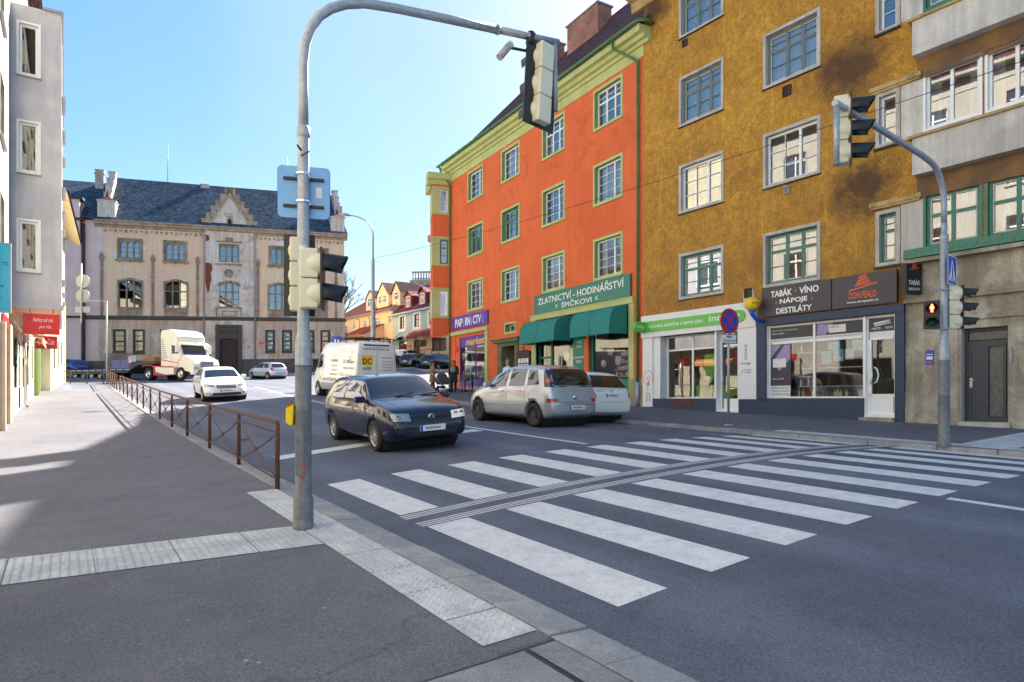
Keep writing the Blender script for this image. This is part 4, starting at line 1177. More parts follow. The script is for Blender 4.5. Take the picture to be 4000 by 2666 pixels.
# shelves with bottles
sh = MB(TY)
for z in (1.12, 1.45, 2.0, 2.48): sh.box(5.95, 8.1, -.62, -.32, z - .02, z)
shf = sh.build('shelf', 'plate_white', fr)
rnd = random.Random(21); bt = [MB(TY), MB(TY), MB(TY)]
for z in (1.12, 1.45, 2.0, 2.48):
    u = 5.98
    while u < (6.6 if z > 1.2 else 8.0):
        r = rnd.uniform(.028, .04); h = rnd.uniform(.2, .32)
        bt[rnd.randint(0, 2)].lathe([(r, 0), (r, h * .6), (r * .35, h * .75), (r * .35, h), (0, h)], 8, (u, -.42, z))
        u += r * 2.3
bt[0].build('bottle_row', 'bottle_mix', shf); bt[1].build('bottle_row', 'car_glass', shf); bt[2].build('bottle_row', 'plate_white', shf)
mb = MB(TY)
for (u, z, w, h) in ((6.85, 2.1, .3, .35), (7.2, 2.15, .3, .35), (7.05, 2.5, .35, .22), (7.55, 2.2, .25, .3), (7.75, 2.45, .3, .3)): MB(TY).box(u, u + w, -.13, -.125, z, z + h).build('notice', 'poster_blue', fr)
mb = None
mb = MB(TY); mb.box(4.9, 9.2, -1.9, -1.8, .3, 3.5); mb.build('inner_backing', 'shop_inside', yh)
mb = MB(TY); sash(mb, *TD, -.05, .06, transoms=(.77,), th=.06); mb.box(8.3, 8.88, -.1, -.06, .68, 1.12); mb.box(8.24, 8.32, -.1, -.04, .66, 2.7); mb.box(8.24, 8.92, -.1, -.04, 1.12, 1.2); fd = mb.build('door', 'white_frame', yh)
mb = MB(TY); mb.quad((8.18, -.08, .65), (8.98, -.08, .65), (8.98, -.08, 2.7), (8.18, -.08, 2.7)); mb.build('pane', 'shop_glass', fd)
mb = MB(TY); mb.box(8.24, 8.92, -.08, -.06, 2.76, 3.3); pp = mb.build('poster', 'poster_dark', fd)
mb = MB(TY); mb.box(8.26, 8.9, -.06, -.055, 2.76, 2.92); mb.build('poster_strip', 'plate_white', pp)
mb = MB(TY); put_text(mb, 'HEETS', 8.32, 8.55, 2.98, 3.04, -.055); put_text(mb, 'IQOS', 8.68, 8.86, 2.98, 3.04, -.055); mb.tube([(8.38, -.05, 3.14), (8.8, -.05, 3.2)], .03, 6); mb.tube([(8.4, -.05, 3.08), (8.82, -.05, 3.14)], .02, 6); mb.build('lettering', 'white_letters', pp)
mb = MB(TY); mb.tube([(8.42, .0, 1.5), (8.5, .03, 1.56), (8.54, .03, 1.72), (8.5, .03, 1.88), (8.42, .0, 1.94)], .02, 8); mb.tube([(8.3, .0, 1.5), (8.36, .06, 1.56), (8.38, .06, 1.72), (8.36, .06, 1.88), (8.3, .0, 1.94)], .02, 8); mb.build('handle', 'white_frame', fd)
mb = MB(TY); mb.box(8.1, 9.0, .0, .25, .3, .56); mb.build('door_step', 'base_render', yh)
b1 = board(TY, 'shop_sign', 'dark sign reading tabák víno nápoje destiláty above the tobacconist window', 5.1, 7.31, 3.64, 4.53, .10, .2, 'charcoal_sign')
m = MB(TY); put_text(m, 'TABÁK', 5.42, 6.12, 4.22, 4.46, .206, .025); put_text(m, 'VÍNO', 6.35, 6.95, 4.22, 4.46, .206, .025); put_text(m, 'NÁPOJE', 5.72, 6.6, 3.95, 4.17, .206, .025); put_text(m, 'DESTILÁTY', 5.6, 6.74, 3.69, 3.91, .206, .025); m.build('lettering', 'white_letters', b1)
m = MB(TY)
for u, z in ((6.23, 4.33), (5.6, 4.04), (6.74, 4.04)): m.lathe([(0, .206), (.03, .206)], 8, (u, 0, z), 'y')
m.build('dot', 'orange_letters', b1)
b2 = board(TY, 'shop_sign', 'dark sign with orange hat emblem above the tobacconist door', 7.34, 9.07, 3.64, 4.53, .10, .2, 'charcoal_sign')
m = MB(TY); put_text(m, 'DON PEALO', 7.83, 8.56, 3.86, 4.05, .206, .012)
def hat(m, u, z, s, o):
    m.prism([(u - .42 * s, z), (u + .42 * s, z + .16 * s), (u + .42 * s, z + .2 * s), (u - .42 * s, z + .04 * s)], o, o + .004, ax=1)
    for k in range(5):
        w = (.24 - .035 * k) * s; zz = z + (.17 + .065 * k) * s
        m.prism([(u - w, zz - .03 * s), (u + w, zz + .02 * s), (u + w, zz + .055 * s), (u - w, zz + .01 * s)], o, o + .004, ax=1)
hat(m, 8.2, 4.08, .9, .204)
m.build('emblem', 'orange_letters', b2)
m = MB(TY); put_text(m, 'www.donpealo.cz', 7.76, 8.62, 3.73, 3.81, .206, .012); m.build('lettering', 'white_letters', b2)
lb = empty('light_box', TY(9.35, .2, 3.8), 'black projecting light box reading tabák destiláty', 'sign')
TLB = lambda x, o, z: FT(10.10, 16.62, .953, .30, 0)(x, o, z - .05)
m = MB(TLB); m.box(0, .52, -.12, .06, 4.0, 4.78); m.build('case', 'signal_black', lb)
m = MB(TLB); put_text(m, 'TABÁK', .07, .46, 4.23, 4.38, .064, .02); put_text(m, 'DESTILÁTY', .07, .46, 4.09, 4.17, .064, .02); m.build('lettering', 'white_letters', lb)
m = MB(TLB); hat(m, .26, 4.6, .4, .062); m.build('emblem', 'orange_letters', lb)
m = MB(TLB); m.box(.5, .8, -.06, -.02, 4.1, 4.14); m.box(.5, .8, -.06, -.02, 4.6, 4.64); m.build('bracket', 'grey_frame', lb)
# yellow globe lamp sign
gl = empty('globe_lamp', TY(4.95, .4, 3.8), 'yellow globe lottery sign on a blue bracket between the two shops', 'sign')
m = MB(TY); m.lathe([(.001, -.23)] + [(.235 * cos(a), .225 * sin(a)) for a in lin(-1.4, 1.4, 12)] + [(.001, .23)], 20, (4.93, .45, 4.07)); m.build('globe', 'yellow_letters', gl)
m = MB(TY); m.tube([(4.93, .45, 3.86), (4.93, .45, 3.75), (5.0, .38, 3.6), (5.15, .2, 3.5)], [.12, .07, .06, .06], 10); m.build('bracket', 'road_blue', gl)
m = MB(FT(4.93 * .5896 + 5.03 + .45 * -.8077, -4.93 * .8077 + 24.6 - .45 * .5896, 1, 0, 0)); put_text(m, 'SAZKA', -.1, .12, 4.14, 4.2, .235, .01); m.build('lettering', 'black_letters', gl)
# wall vents
for i, (u, z, lab) in enumerate(((1.95, 13.75, 'small square vent under the top left ochre window'), (5.85, 10.55, 'dark tall vent box under the second row right ochre window'), (5.85, 7.5, 'pale small vent box under the white framed right window'), (4.5, 4.5, 'square vent with crumbling plaster above the energy shop'))):
    v = MB(TY); s_ = [.1, .13, .09, .13][i]; rect_band(v, u - s_, u + s_, z - s_ * 1.2, z + s_ * 1.2, .03, 0, .07)
    for k in range(4): v.box(u - s_ + .03, u + s_ - .03, .01, .04, z - s_ + k * s_ * .5, z - s_ + k * s_ * .5 + .02)
    v.box(u - s_, u + s_, .0, .012, z - s_ * 1.2, z + s_ * 1.2)
    tag(v.build('wall_vent', 'brown_frame' if i != 2 else 'grey_frame'), lab, 'vent')
mb = MB(TY); mb.prism([(4.32, 4.2), (4.68, 4.2), (4.72, 4.4), (4.66, 4.62), (4.55, 4.68), (4.47, 4.64), (4.36, 4.68), (4.3, 4.5)], .0, .012, ax=1); mb.build('bare_patch', 'grey_render', yh)

# ------------------------------------------------------------------ LEFT SIDE: frame runs uphill along the pavement, out = over the pavement
def TL(u, o, z):     # u = T coordinate, o = distance from the building line U=-4.55 towards the road
    U = -4.55 + o + .012 * max(0, u - 18)
    p = O0 + E1 * U + E2 * u
    return Vector((p.x, p.y, z))
def TLf(T0):         # facade facing downhill at T=T0: u = U coordinate, out = towards the viewer
    def f(u, o, z):
        p = O0 + E1 * u + E2 * (T0 - o)
        return Vector((p.x, p.y, z))
    return f
wb = empty('white_building', TL(10, 0, 0), 'white rendered building with shopfront nearest the camera on the left', 'building')
holes = []
for (a, b) in ((-11.5, -9.9), (-7.5, -5.9), (-3.5, -1.9), (.5, 2.1), (4.5, 6.1), (8.5, 10.1), (12.2, 13.8)):
    for (c, d) in ((5.0, 6.8), (8.2, 10.0), (11.4, 13.2), (14.5, 16.2)):  # top storey lies out of view, added for the car window reflections
        holes.append(window(TL, wb, a, b, c, d, band=.08, depth=.16, bandm='white_render', frm='white_frame', posts=(.5,), transoms=(.68,), cover=.3, sill=('galvanised', .09, .03)))
SW = [(12.9, 14.6, .95, 3.2), (-1, 1.2, .95, 3.2), (3, 5.4, .95, 3.2), (7.2, 10.2, .95, 3.2), (-6, -3, .95, 3.2)]
mb = MB(TL); wall(mb, -14, 16.5, -1.5, 17.6, holes + SW)
mb.quad((-14, 0, -1.5), (-14, -8, -1.5), (-14, -8, 17.6), (-14, 0, 17.6)); mb.quad((-14, -8, -1.5), (16.5, -8, -1.5), (16.5, -8, 17.6), (-14, -8, 17.6)); mb.quad((16.5, 0, -1.5), (16.5, -8, -1.5), (16.5, -8, 17.6), (16.5, 0, 17.6))
mb.build('wall', 'white_render', wb)
uvquad('roof', 'brown_roof', wb, TL, [[(-14.2, .5, 17.6), (16.6, .5, 17.6), (16.6, -4, 20.5), (-14.2, -4, 20.5)], [(16.6, -8, 17.6), (-14.2, -8, 17.6), (-14.2, -4, 20.5), (16.6, -4, 20.5)]])
mb = MB(TL); mb.box(-14, 16.5, -.02, .5, 17.45, 17.6); mb.build('eave', 'white_render', wb)
for i, s_ in enumerate(SW):
    m = MB(TL); rect_band(m, s_[0], s_[1], s_[2], s_[3], .08, -.1, -.02); f_ = m.build('shop_window', 'alloy', wb)
    m = MB(TL); m.quad((s_[0], -.08, s_[2]), (s_[1], -.08, s_[2]), (s_[1], -.08, s_[3]), (s_[0], -.08, s_[3])); m.build('pane', 'shop_glass', f_)
room(TL, wb, -14, 16.4, -1, 14, 2.0, 'shop_inside')
each(TL, 'tiled_pilaster', 'stone_tan', wb, [(12.5, 12.75, .0, .12, .2, 3.3), (14.8, 15.7, -.0, .10, .3, 3.4)])
each(TL, 'vent_grille', 'grey_frame', wb, [(13.4, 13.8, .0, .03, .55, .85), (15.9, 16.3, 0, .03, .55, .8)])
# grey building with the bay over the pavement
bb = empty('bay_building', TL(21, 0, 0), 'grey rendered building with a three storey bay hanging over the left pavement', 'building')
TBY = TLf(16.5)
holes = []
for (c, d) in ((5.2, 6.91), (8.35, 10.06), (11.46, 13.2)):
    holes.append(window(TBY, bb, -4.40, -3.77, c, d, band=.07, depth=.12, bandm='white_frame', frm='white_frame', glass='shop_glass', curtain='curtain_yellow', cover=0, sill=('grey_frame', .07, .03), fw=.07))
mb = MB(TBY); wall(mb, -4.56, -3.22, 4.2, 13.72, holes)
mb.box(-4.5, -3.17, -.3, .05, 4.06, 4.2)
front = mb
TB2 = lambda u, o, z: TL(u, 1.33 + o - (TL(u, 0, 0) - TL(16.5, 0, 0)).dot(E1), z)
holes2 = []
for (a, b) in ((17.6, 19.4), (21.2, 23.0), (24.8, 26.4)):
    for (c, d) in ((5.2, 6.9), (8.35, 10.05), (11.46, 13.2)): holes2.append(window(TB2, bb, a, b, c, d, band=.07, depth=.12, bandm='white_frame', frm='white_frame', posts=(.5,), cover=.3, sill=('grey_frame', .12, .03)))
wall(front, 16.5, 27.5, 4.2, 13.72, holes2, T=TB2)
front.quad((16.5, 0, 4.2), (27.5, 0, 4.2), (27.5, -3, 4.2), (16.5, -3, 4.2), T=TB2)
front.quad((27.5, 0, 4.2), (27.5, -3, 4.2), (27.5, -3, 13.72), (27.5, 0, 13.72), T=TB2)
front.quad((16.5, 0, 13.72), (27.5, 0, 13.72), (27.5, -3, 13.72), (16.5, -3, 13.72), T=TB2)
front.build('bay', 'bay_render', bb)
mb = MB(TB2); mb.box(16.4, 27.6, -.5, .07, 13.72, 13.80); mb.build('coping', 'galvanised', bb)
gh = [(18.2, 19.6, 1.5, 3.3), (20.4, 21.3, .75, 3.2), (22.3, 24.0, 1.5, 3.3), (25.2, 26.6, 1.6, 3.3), (28.6, 29.9, 1.9, 3.5), (31.4, 32.4, 1.2, 3.6), (33.6, 34.9, 2.1, 3.8)]
mb = MB(TL); wall(mb, 16.5, 36, -1.5, 4.2, gh)
mb.quad((16.5, 0, 4.2), (27.6, 0, 4.2), (27.6, 0, 18.5), (16.5, 0, 18.5)); mb.quad((16.5, 0, -1), (16.5, -8, -1), (16.5, -8, 18.5), (16.5, 0, 18.5))  # wall above the bay raised, unseen, for what the car windows reflect
mb.quad((16.5, -8, -1), (36, -8, -1), (36, -8, 18.5), (16.5, -8, 18.5)); mb.quad((36, 0, -1), (36, -8, -1), (36, -8, 12), (36, 0, 12)); mb.quad((27.6, 0, 4.2), (36, 0, 4.2), (36, 0, 12), (27.6, 0, 12))
mb.build('wall', 'cream_render', bb)
uvquad('roof', 'brown_roof', bb, TL, [[(16.2, .5, 18.5), (27.8, .5, 18.5), (27.8, -4, 21), (16.2, -4, 21)], [(27.8, -8, 18.5), (16.2, -8, 18.5), (16.2, -4, 21), (27.8, -4, 21)]])
for i, h in enumerate(gh):
    m = MB(TL); sash(m, h[0], h[1], h[2], h[3], -.08, .07, posts=(.5,) if i != 1 else (), transoms=(.7,)); f_ = m.build('window' if i not in (1, 5) else 'door', 'white_frame' if i not in (1, 5) else 'teal_frame', bb)
    m = MB(TL); m.quad((h[0], -.1, h[2]), (h[1], -.1, h[2]), (h[1], -.1, h[3]), (h[0], -.1, h[3])); m.build('pane', 'shop_glass', f_)
room(TL, bb, 16.6, 36, -1, 4.2, 1.6, 'shop_inside'); MB(TBY).box(-4.5, -3.6, -.5, -.45, 4.3, 13.6).build('inner_backing', 'dark_inside', bb)  # dark sheet added in the bay to hide its sunlit inside
each(TL, 'door_shutter', 'green_reveal', bb, [(31.0, 31.35, .0, .2, .9, 3.9), (32.5, 32.85, 0, .2, .9, 3.9)])
mb = MB(TL); mb.tube([(22.0, .1, 4.1), (22.0, .1, 2.7), (22.0, .18, 2.5), (22.0, .12, 2.3), (22.0, .12, .85), (22.0, .22, .75)], .055, 8); mb.build('downpipe', 'alloy', bb)
# farther house with wide eave and rusticated corner
fh = empty('corner_house', TL(42, 0, 0), 'cream corner house with wide yellow boarded eave at the far end of the left pavement', 'building')
TF = lambda u, o, z: TL(u, .55 + .045 * (u - 36) + o, z)
hf = [(38, 39, 2.6, 4.2), (41, 42, 2.8, 4.4), (44, 45, 3, 4.6), (38, 39.2, 6.4, 8), (41.5, 42.7, 6.4, 8), (44.5, 45.6, 6.4, 8)]
mb = MB(TF); wall(mb, 36, 47.6, -1, 12.2, hf); mb.quad((47.6, 0, -1), (47.6, -8, -1), (47.6, -8, 12.2), (47.6, 0, 12.2)); mb.quad((36, 0, -1), (36, -8, -1), (36, -8, 12.2), (36, 0, 12.2)); mb.quad((36, -8, -1), (47.6, -8, -1), (47.6, -8, 12.2), (36, -8, 12.2)); mb.build('wall', 'cream_render', fh)
for h in hf:
    m = MB(TF); sash(m, *h, -.06, .07, posts=(.5,)); f_ = m.build('window', 'white_frame', fh)
    m = MB(TF); m.quad((h[0], -.08, h[2]), (h[1], -.08, h[2]), (h[1], -.08, h[3]), (h[0], -.08, h[3])); m.build('pane', 'window_glass', f_)
room(TF, fh, 36.1, 47.5, 0, 12, 1.2)
mb = MB(TF)
for k in range(12): mb.box(46.7 - .2 * (k % 2), 47.65, -.4, .06, 1.6 + .5 * k, 2.06 + .5 * k)
mb.build('quoin', 'ledge_ochre' if False else 'cream_render', fh)
mb = MB(TF); mb.prism([(-.3, 12.3), (.95, 11.85), (.95, 12.0), (-.3, 12.75)], 32.5, 48, ax=0); mb.build('eave', 'yellow_house_render', fh)
uvquad('roof', 'slate_roof', fh, TF, [[(32.4, 1.05, 11.95), (48.1, 1.05, 11.95), (48.1, -4, 15.5), (32.4, -4, 15.5)], [(48.1, -9, 11.95), (32.4, -9, 11.95), (32.4, -4, 15.5), (48.1, -4, 15.5)], [(32.4, -9, 11.95), (32.4, 1.05, 11.95), (32.4, -4, 15.5)]])
mb = MB(TF); mb.quad((32.45, .95, 12), (32.45, -4, 15.3), (32.45, -8.8, 12), (32.45, -8.8, 12)); mb.box(32.5, 36, -8, .0, 4, 12); mb.build('gable', 'cream_render', fh)
# signs on the left
sg = empty('hanging_sign', TBY(-3.75, .25, 3.2), 'red sign with white script and ornaments hanging under the bay', 'sign')
m = MB(TBY); m.box(-4.24, -3.27, .0, .05, 3.23, 3.89); m.build('panel', 'red_sign', sg)
m = MB(TBY); m.tube([(-4.05, .02, 3.88), (-4.05, .02, 4.08)], .012, 5); m.tube([(-3.45, .02, 3.88), (-3.45, .02, 4.08)], .012, 5); m.build('hanger', 'signal_black', sg)
m = MB(TBY); put_text(m, 'Nehty od nás', -3.98, -3.45, 3.6, 3.76, .054, 0, .3); put_text(m, 'pro Vás', -3.82, -3.5, 3.4, 3.53, .054, 0, .3); m.build('lettering', 'white_letters', sg)
m = MB(TBY); m.tube([(-4.2, .054, 3.84), (-4.1, .054, 3.8), (-4.05, .054, 3.85), (-3.98, .054, 3.8), (-4.08, .054, 3.72), (-4.18, .054, 3.62)], .006, 4); m.tube([(-3.75, .054, 3.3), (-3.6, .054, 3.33), (-3.5, .054, 3.28), (-3.4, .054, 3.36), (-3.32, .054, 3.3)], .006, 4); m.build('ornament', 'signal_black', sg)
TCK = TLf(21.0)
ck = empty('light_box', TCK(-3.7, .1, 3.0), 'red soft drink light box with white script below the hanging sign', 'sign')
m = MB(TCK); m.box(-4.06, -3.37, -.14, .0, 3.0, 3.47); m.build('case', 'red_sign', ck)
m = MB(TCK); put_text(m, 'Coca-Cola', -3.96, -3.46, 3.14, 3.36, .004, .01, .35); m.build('lettering', 'white_letters', ck)
m = MB(TCK); m.box(-4.07, -3.36, -.15, .01, 2.985, 3.0); m.build('edge', 'signal_black', ck)
TBL = TLf(10.0)
bs = empty('projecting_sign', TBL(-4.3, .1, 3.3), 'light blue sign with dark lettering at the left edge', 'sign')
m = MB(TBL); m.box(-4.53, -4.2, -.1, .0, 3.33, 4.92); m.build('panel', 'blue_sign', bs)
m = MB(TBL); rect_band(m, -4.54, -4.18, 3.3, 4.95, .025, -.11, .01); m.build('border', 'galvanised', bs)
m = MB(TBL); put_text(m, 'TY DC', -4.37, -4.24, 4.42, 4.5, .004, .02); put_text(m, 'stí', -4.38, -4.32, 3.9, 3.97, .004, .02); put_text(m, 'y', -4.38, -4.35, 3.62, 3.69, .004); m.build('lettering', 'navy_paint', bs)
aw = empty('awning', TL(18.5, .3, 3.0), 'orange folding awning over the pavement on the left', 'awning')
m = MB(TL); m.add([(17.2, .08, 3.62), (20.4, .08, 3.62), (20.4, .8, 3.18), (17.2, .8, 3.18), (17.2, .82, 2.95), (20.4, .82, 2.95)], [(0, 1, 2, 3), (3, 2, 5, 4)]); m.build('canopy', 'awning_orange', aw)
m = MB(TL)
for u in (17.25, 20.35): m.tube([(u, .05, 3.5), (u, .45, 3.2), (u, .8, 3.16)], .025, 6)
m.tube([(17.15, .8, 3.17), (20.45, .8, 3.17)], .03, 8); m.tube([(17.15, .08, 3.64), (20.45, .08, 3.64)], .06, 8); m.build('arm', 'white_frame', aw)
b = board(TL, 'shop_sign', 'small red and white shop board above the left shop window', 12.8, 14.7, 3.22, 3.55, .02, .06, 'red_sign')

# ------------------------------------------------------------------ TOWN HALL
KS = 1.1
_a = FT(-28.6 * KS, 60 * KS, .924, .382, 0)
def TT(u, o, z): return _a(u * KS, o * KS, 1.6 + (z - 1.6 + .0276 * u) * KS)
th = empty('town_hall', (-28.6 * KS, 60 * KS, 0), 'old town hall with peeling pink plaster, slate roof and stepped gable', 'building')
holes = []
def tracery(T, par, u0, u1, z0, z1, n, arch):
    """stone window with n lights; arch = pointed heads or segmental head"""
    m = MB(T)
    rect_band(m, u0, u1, z0, z1, .14, -.0, .07)
    rect_band(m, u0 + .14, u1 - .14, z0 + .14, z1 - .14, .10, -.22, .0)
    a, b, c, d = u0 + .24, u1 - .24, z0 + .24, z1 - .24
    w = (b - a) / n
    for k in range(1, n): m.box(a + w * k - .05, a + w * k + .05, -.2, -.02, c, d)
    m.box(u0 - .12, u1 + .12, .0, .18, z0 - .12, z0); 
    if arch:
        for k in range(n):
            x0, x1 = a + w * k, a + w * (k + 1); xc = (x0 + x1) / 2
            r = w / 2
            pts = [(x0, d - .42), (x0 + .04, d - .25), (xc - .06, d - .1), (xc, d - .05), (xc + .06, d - .1), (x1 - .04, d - .25), (x1, d - .42), (x1, d + .02), (x0, d + .02)]
            m.prism(pts, -.18, -.06, ax=1)
        for x in (u0 + .2, (u0 + u1) / 2, u1 - .2): m.box(x - .08, x + .08, 0, .16, z0 - .22, z0 - .12)
    w_ = m.build('window', 'town_stone', par)
    f = MB(T)
    for k in range(n):
        x0, x1 = a + w * k + .05, a + w * (k + 1) - .05
        rect_band(f, x0 - .0, x1 + .0, c, d, .025, -.17, -.13)
        for zf in ((.36, .7) if not arch else (.33, .62)): f.box(x0, x1, -.165, -.135, c + (d - c) * zf - .012, c + (d - c) * zf + .012)
    f.build('frame', 'brown_frame', w_)
    g = MB(T); g.quad((a, -.16, c), (b, -.16, c), (b, -.16, d), (a, -.16, d)); g.build('pane', 'window_glass', w_)
    return (u0 + .14, u1 - .14, z0 + .14, z1 - .14)
for (a, b) in ((-7.0, -4.98), (-3.38, -1.4), (5.58, 7.56), (9.3, 11.2)):
    holes.append(tracery(TT, th, a, b, 12.95, 14.88, 3, True))
holes.append(tracery(TT, th, 1.1, 3.15, 12.95, 14.95, 3, True))
def arched(T, par, u0, u1, z0, z1, rise):
    m = MB(T)
    m.box(u0 - .14, u0, 0, .09, z0, z1 + .02); m.box(u1, u1 + .14, 0, .09, z0, z1 + .02)
    n = 10; R_ = []
    for k in range(n + 1):
        s = k / n; x = u0 - .14 + (u1 - u0 + .28) * s; zz = z1 + rise * (1 - (2 * s - 1) ** 2)
        R_.append((x, zz))
    for k in range(n): m.add([(R_[k][0], .11, R_[k][1]), (R_[k + 1][0], .11, R_[k + 1][1]), (R_[k + 1][0], .11, R_[k + 1][1] + .2), (R_[k][0], .11, R_[k][1] + .2), (R_[k][0], 0, R_[k][1]), (R_[k + 1][0], 0, R_[k + 1][1]), (R_[k + 1][0], 0, R_[k + 1][1] + .2), (R_[k][0], 0, R_[k][1] + .2)], [(0, 1, 2, 3), (3, 2, 6, 7), (0, 4, 5, 1)])
    # spandrels between the rectangular hole and the arch
    for k in range(n):
        x0, x1 = R_[k][0], R_[k + 1][0]
        m.quad((x0, .012, min(R_[k][1], z1 + rise)), (x1, .012, min(R_[k + 1][1], z1 + rise)), (x1, .012, z1 + rise + .02), (x0, .012, z1 + rise + .02))
    w = (u1 - u0) / 3
    for k in (1, 2): m.box(u0 + w * k - .05, u0 + w * k + .05, -.15, .02, z0, z1 + rise)
    m.box(u0, u1, -.15, .0, z0 + (z1 - z0) * .74, z0 + (z1 - z0) * .74 + .08)
    for q in ([(u0, .05, z0), (u0, -.25, z0), (u0, -.25, z1), (u0, .05, z1)], [(u1, .05, z0), (u1, -.25, z0), (u1, -.25, z1), (u1, .05, z1)]): m.quad(*q)
    m.box(u0 - .1, u1 + .1, -.1, .14, z0 - .08, z0)
    w_ = m.build('window', 'town_stone', par)
    f = MB(T)
    for k in range(3):
        rect_band(f, u0 + w * k + .05, u0 + w * (k + 1) - .05, z0, z1 + rise, .03, -.15, -.11)
        f.box(u0 + w * k + .05, u0 + w * (k + 1) - .05, -.14, -.12, z0 + (z1 - z0) * .38, z0 + (z1 - z0) * .38 + .03)
    f.build('frame', 'brown_frame', w_)
    g = MB(T); g.quad((u0, -.14, z0), (u1, -.14, z0), (u1, -.14, z1 + rise), (u0, -.14, z1 + rise)); g.build('pane', 'window_glass', w_)
    # balustrade panel with quatrefoils
    p = MB(T); zb = z0 - .75
    p.box(u0 - .1, u1 + .1, .0, .03, zb, z0 - .1)
    for k in range(3):
        xc = u0 + w * (k + .5); rect_band(p, xc - .26, xc + .26, zb + .04, z0 - .14, .05, .03, .07)
        for dx, dz in ((-.09, 0), (.09, 0), (0, .09), (0, -.09)):
            p.lathe([(.085, .03), (.085, .06), (.05, .06), (.05, .03)], 10, (xc + dx, 0, (zb + z0 - .1) / 2 + dz), 'y')
    p.build('balustrade_panel', 'town_cornice', w_)
    return (u0, u1, z0, z1 + rise)
for (a, b) in ((-6.85, -5.1), (-3.2, -1.45), (5.65, 7.4), (9.4, 11.0)): holes.append(arched(TT, th, a, b, 8.72, 10.72, .42))
m_ = arched(TT, th, 1.25, 3.0, 8.9, 10.78, .42); holes.append(m_)
for (a, b) in ((-7.32, -6.3), (-5.78, -4.82), (5.3, 6.2), (6.8, 7.75), (8.95, 9.85), (10.4, 11.36), (-3.6, -2.6)):
    m = MB(TT); rect_band(m, a, b, 4.66, 6.75, .13, -.2, .07); m.box(a - .04, b + .04, .0, .16, 4.5, 4.66); m.box(a + .13, b - .13, -.15, -.03, 5.6, 5.68)
    w_ = m.build('window', 'dark_stone', th)
    f = MB(TT); sash(f, a + .14, b - .14, 4.8, 6.62, -.08, .05, transoms=(.25, .5, .75)); f.build('frame', 'brown_frame', w_)
    g = MB(TT); g.quad((a + .13, -.12, 4.7), (b - .13, -.12, 4.7), (b - .13, -.12, 6.7), (a + .13, -.12, 6.7)); g.build('pane', 'shop_glass', w_)
    if a > 5:
        k = MB(TT); rn = random.Random(int(a * 10))
        for j in range(4): x = a + .2 + rn.uniform(0, .25); z = 5.0 + .4 * j; k.box(x, x + .26, -.11, -.105, z, z + .16)
        k.build('paper_notice', 'plate_white', w_)
    holes.append((a + .13, b - .13, 4.79, 6.62))
DH = (1.15, 3.05, 2.0, 6.2); holes.append(DH)
up = [h for h in holes if h[2] > 7.8]; lo = [h for h in holes if h[2] < 7.5]
mb = MB(TT); wall(mb, -8.05, 12.72, 7.75, 16.3, up)
mb.quad((12.72, 0, -1), (12.72, -12, -1), (12.72, -12, 16.2), (12.72, 0, 16.2)); mb.quad((-8.05, -12, -1), (12.72, -12, -1), (12.72, -12, 16.2), (-8.05, -12, 16.2))
mb.build('wall', 'town_wall', th)
mb = MB(TT); wall(mb, -8.4, 12.8, 3.9, 7.75, lo, o=.04); mb.quad((12.8, .04, 3), (12.8, -12, 3), (12.8, -12, 7.75), (12.8, .04, 7.75)); mb.build('lower_wall', 'town_wall_low', th)
each(TT, 'plinth', 'town_plinth', th, [(-9.6, 1.0, -.3, .14, -1, 3.95), (3.2, 12.9, -.3, .14, -1, 3.95), (12.6, 12.9, -12, -.3, -1, 3.95)])
mb = MB(TT); mb.box(-9.6, 12.92, .0, .22, 7.68, 7.80); mb.box(-9.6, 12.86, .0, .14, 7.6, 7.68); mb.box(-9.6, 12.84, 0, .12, 7.8, 7.95); mb.build('string_course', 'dark_stone', th)
moulding(TT, th, 'cornice', 'town_cornice', -8.7, 13.0, [(-.1, 15.75), (.06, 15.75), (.1, 15.95), (.3, 16.0), (.38, 16.2), (.5, 16.25), (.5, 16.35), (-.1, 16.4)])
mb = MB(TT)
for k in range(52):
    u = -8.0 + .4 * k
    if 0 < u < 4.3: continue
    z = 15.35 + (.1 if k % 2 else 0); mb.box(u, u + .2, .0, .06, z, 15.62)
mb.build_each('corbel', 'town_cornice', th)
# projecting middle bay with stepped gable
mb = MB(TT)
wall(mb, .08, 4.28, 3.0, 16.2, [(1.24, 3.01, 13.09, 14.81), m_, DH], o=.10)
mb.quad((.08, .10, 3), (.08, -.2, 3), (.08, -.2, 16.3), (.08, .10, 16.3)); mb.quad((4.28, .10, 3), (4.28, -.2, 3), (4.28, -.2, 16.3), (4.28, .10, 16.3))
mb.prism([(.08, 16.2), (4.28, 16.2), (2.18, 19.6)], -.3, .10, ax=1)
gb = mb.build('gable_wall', 'town_gable', th)
st = MB(TT)
for k in range(6):
    w = .36; z = 16.35 + .6 * k
    for s in (-1, 1):
        x0 = 2.18 + s * (2.42 - .40 * k); x1 = x0 - s * .42
        st.box(min(x0, x1), max(x0, x1), -.35, .12, z - .25, z + .65); st.box(min(x0, x1) - .05, max(x0, x1) + .05, -.4, .18, z + .65, z + .72)
st.box(1.85, 2.5, -.35, .12, 19.2, 20.0); st.box(1.78, 2.57, -.4, .18, 20.0, 20.1)
for s in (-1, 1):
    st.prism([(2.18 + s * 2.3, 15.9), (2.18 + s * 2.05, 15.9), (2.18, 19.3), (2.18, 19.6)], .1, .17, ax=1)
st.build('stepped_gable', 'town_cornice', th)
mb = MB(TT); mb.prism([(2.02, 16.4), (2.3, 16.4), (2.3, 17.05), (2.16, 17.3), (2.02, 17.05)], .1, .112, ax=1); mb.build('lancet', 'dark_inside', gb)
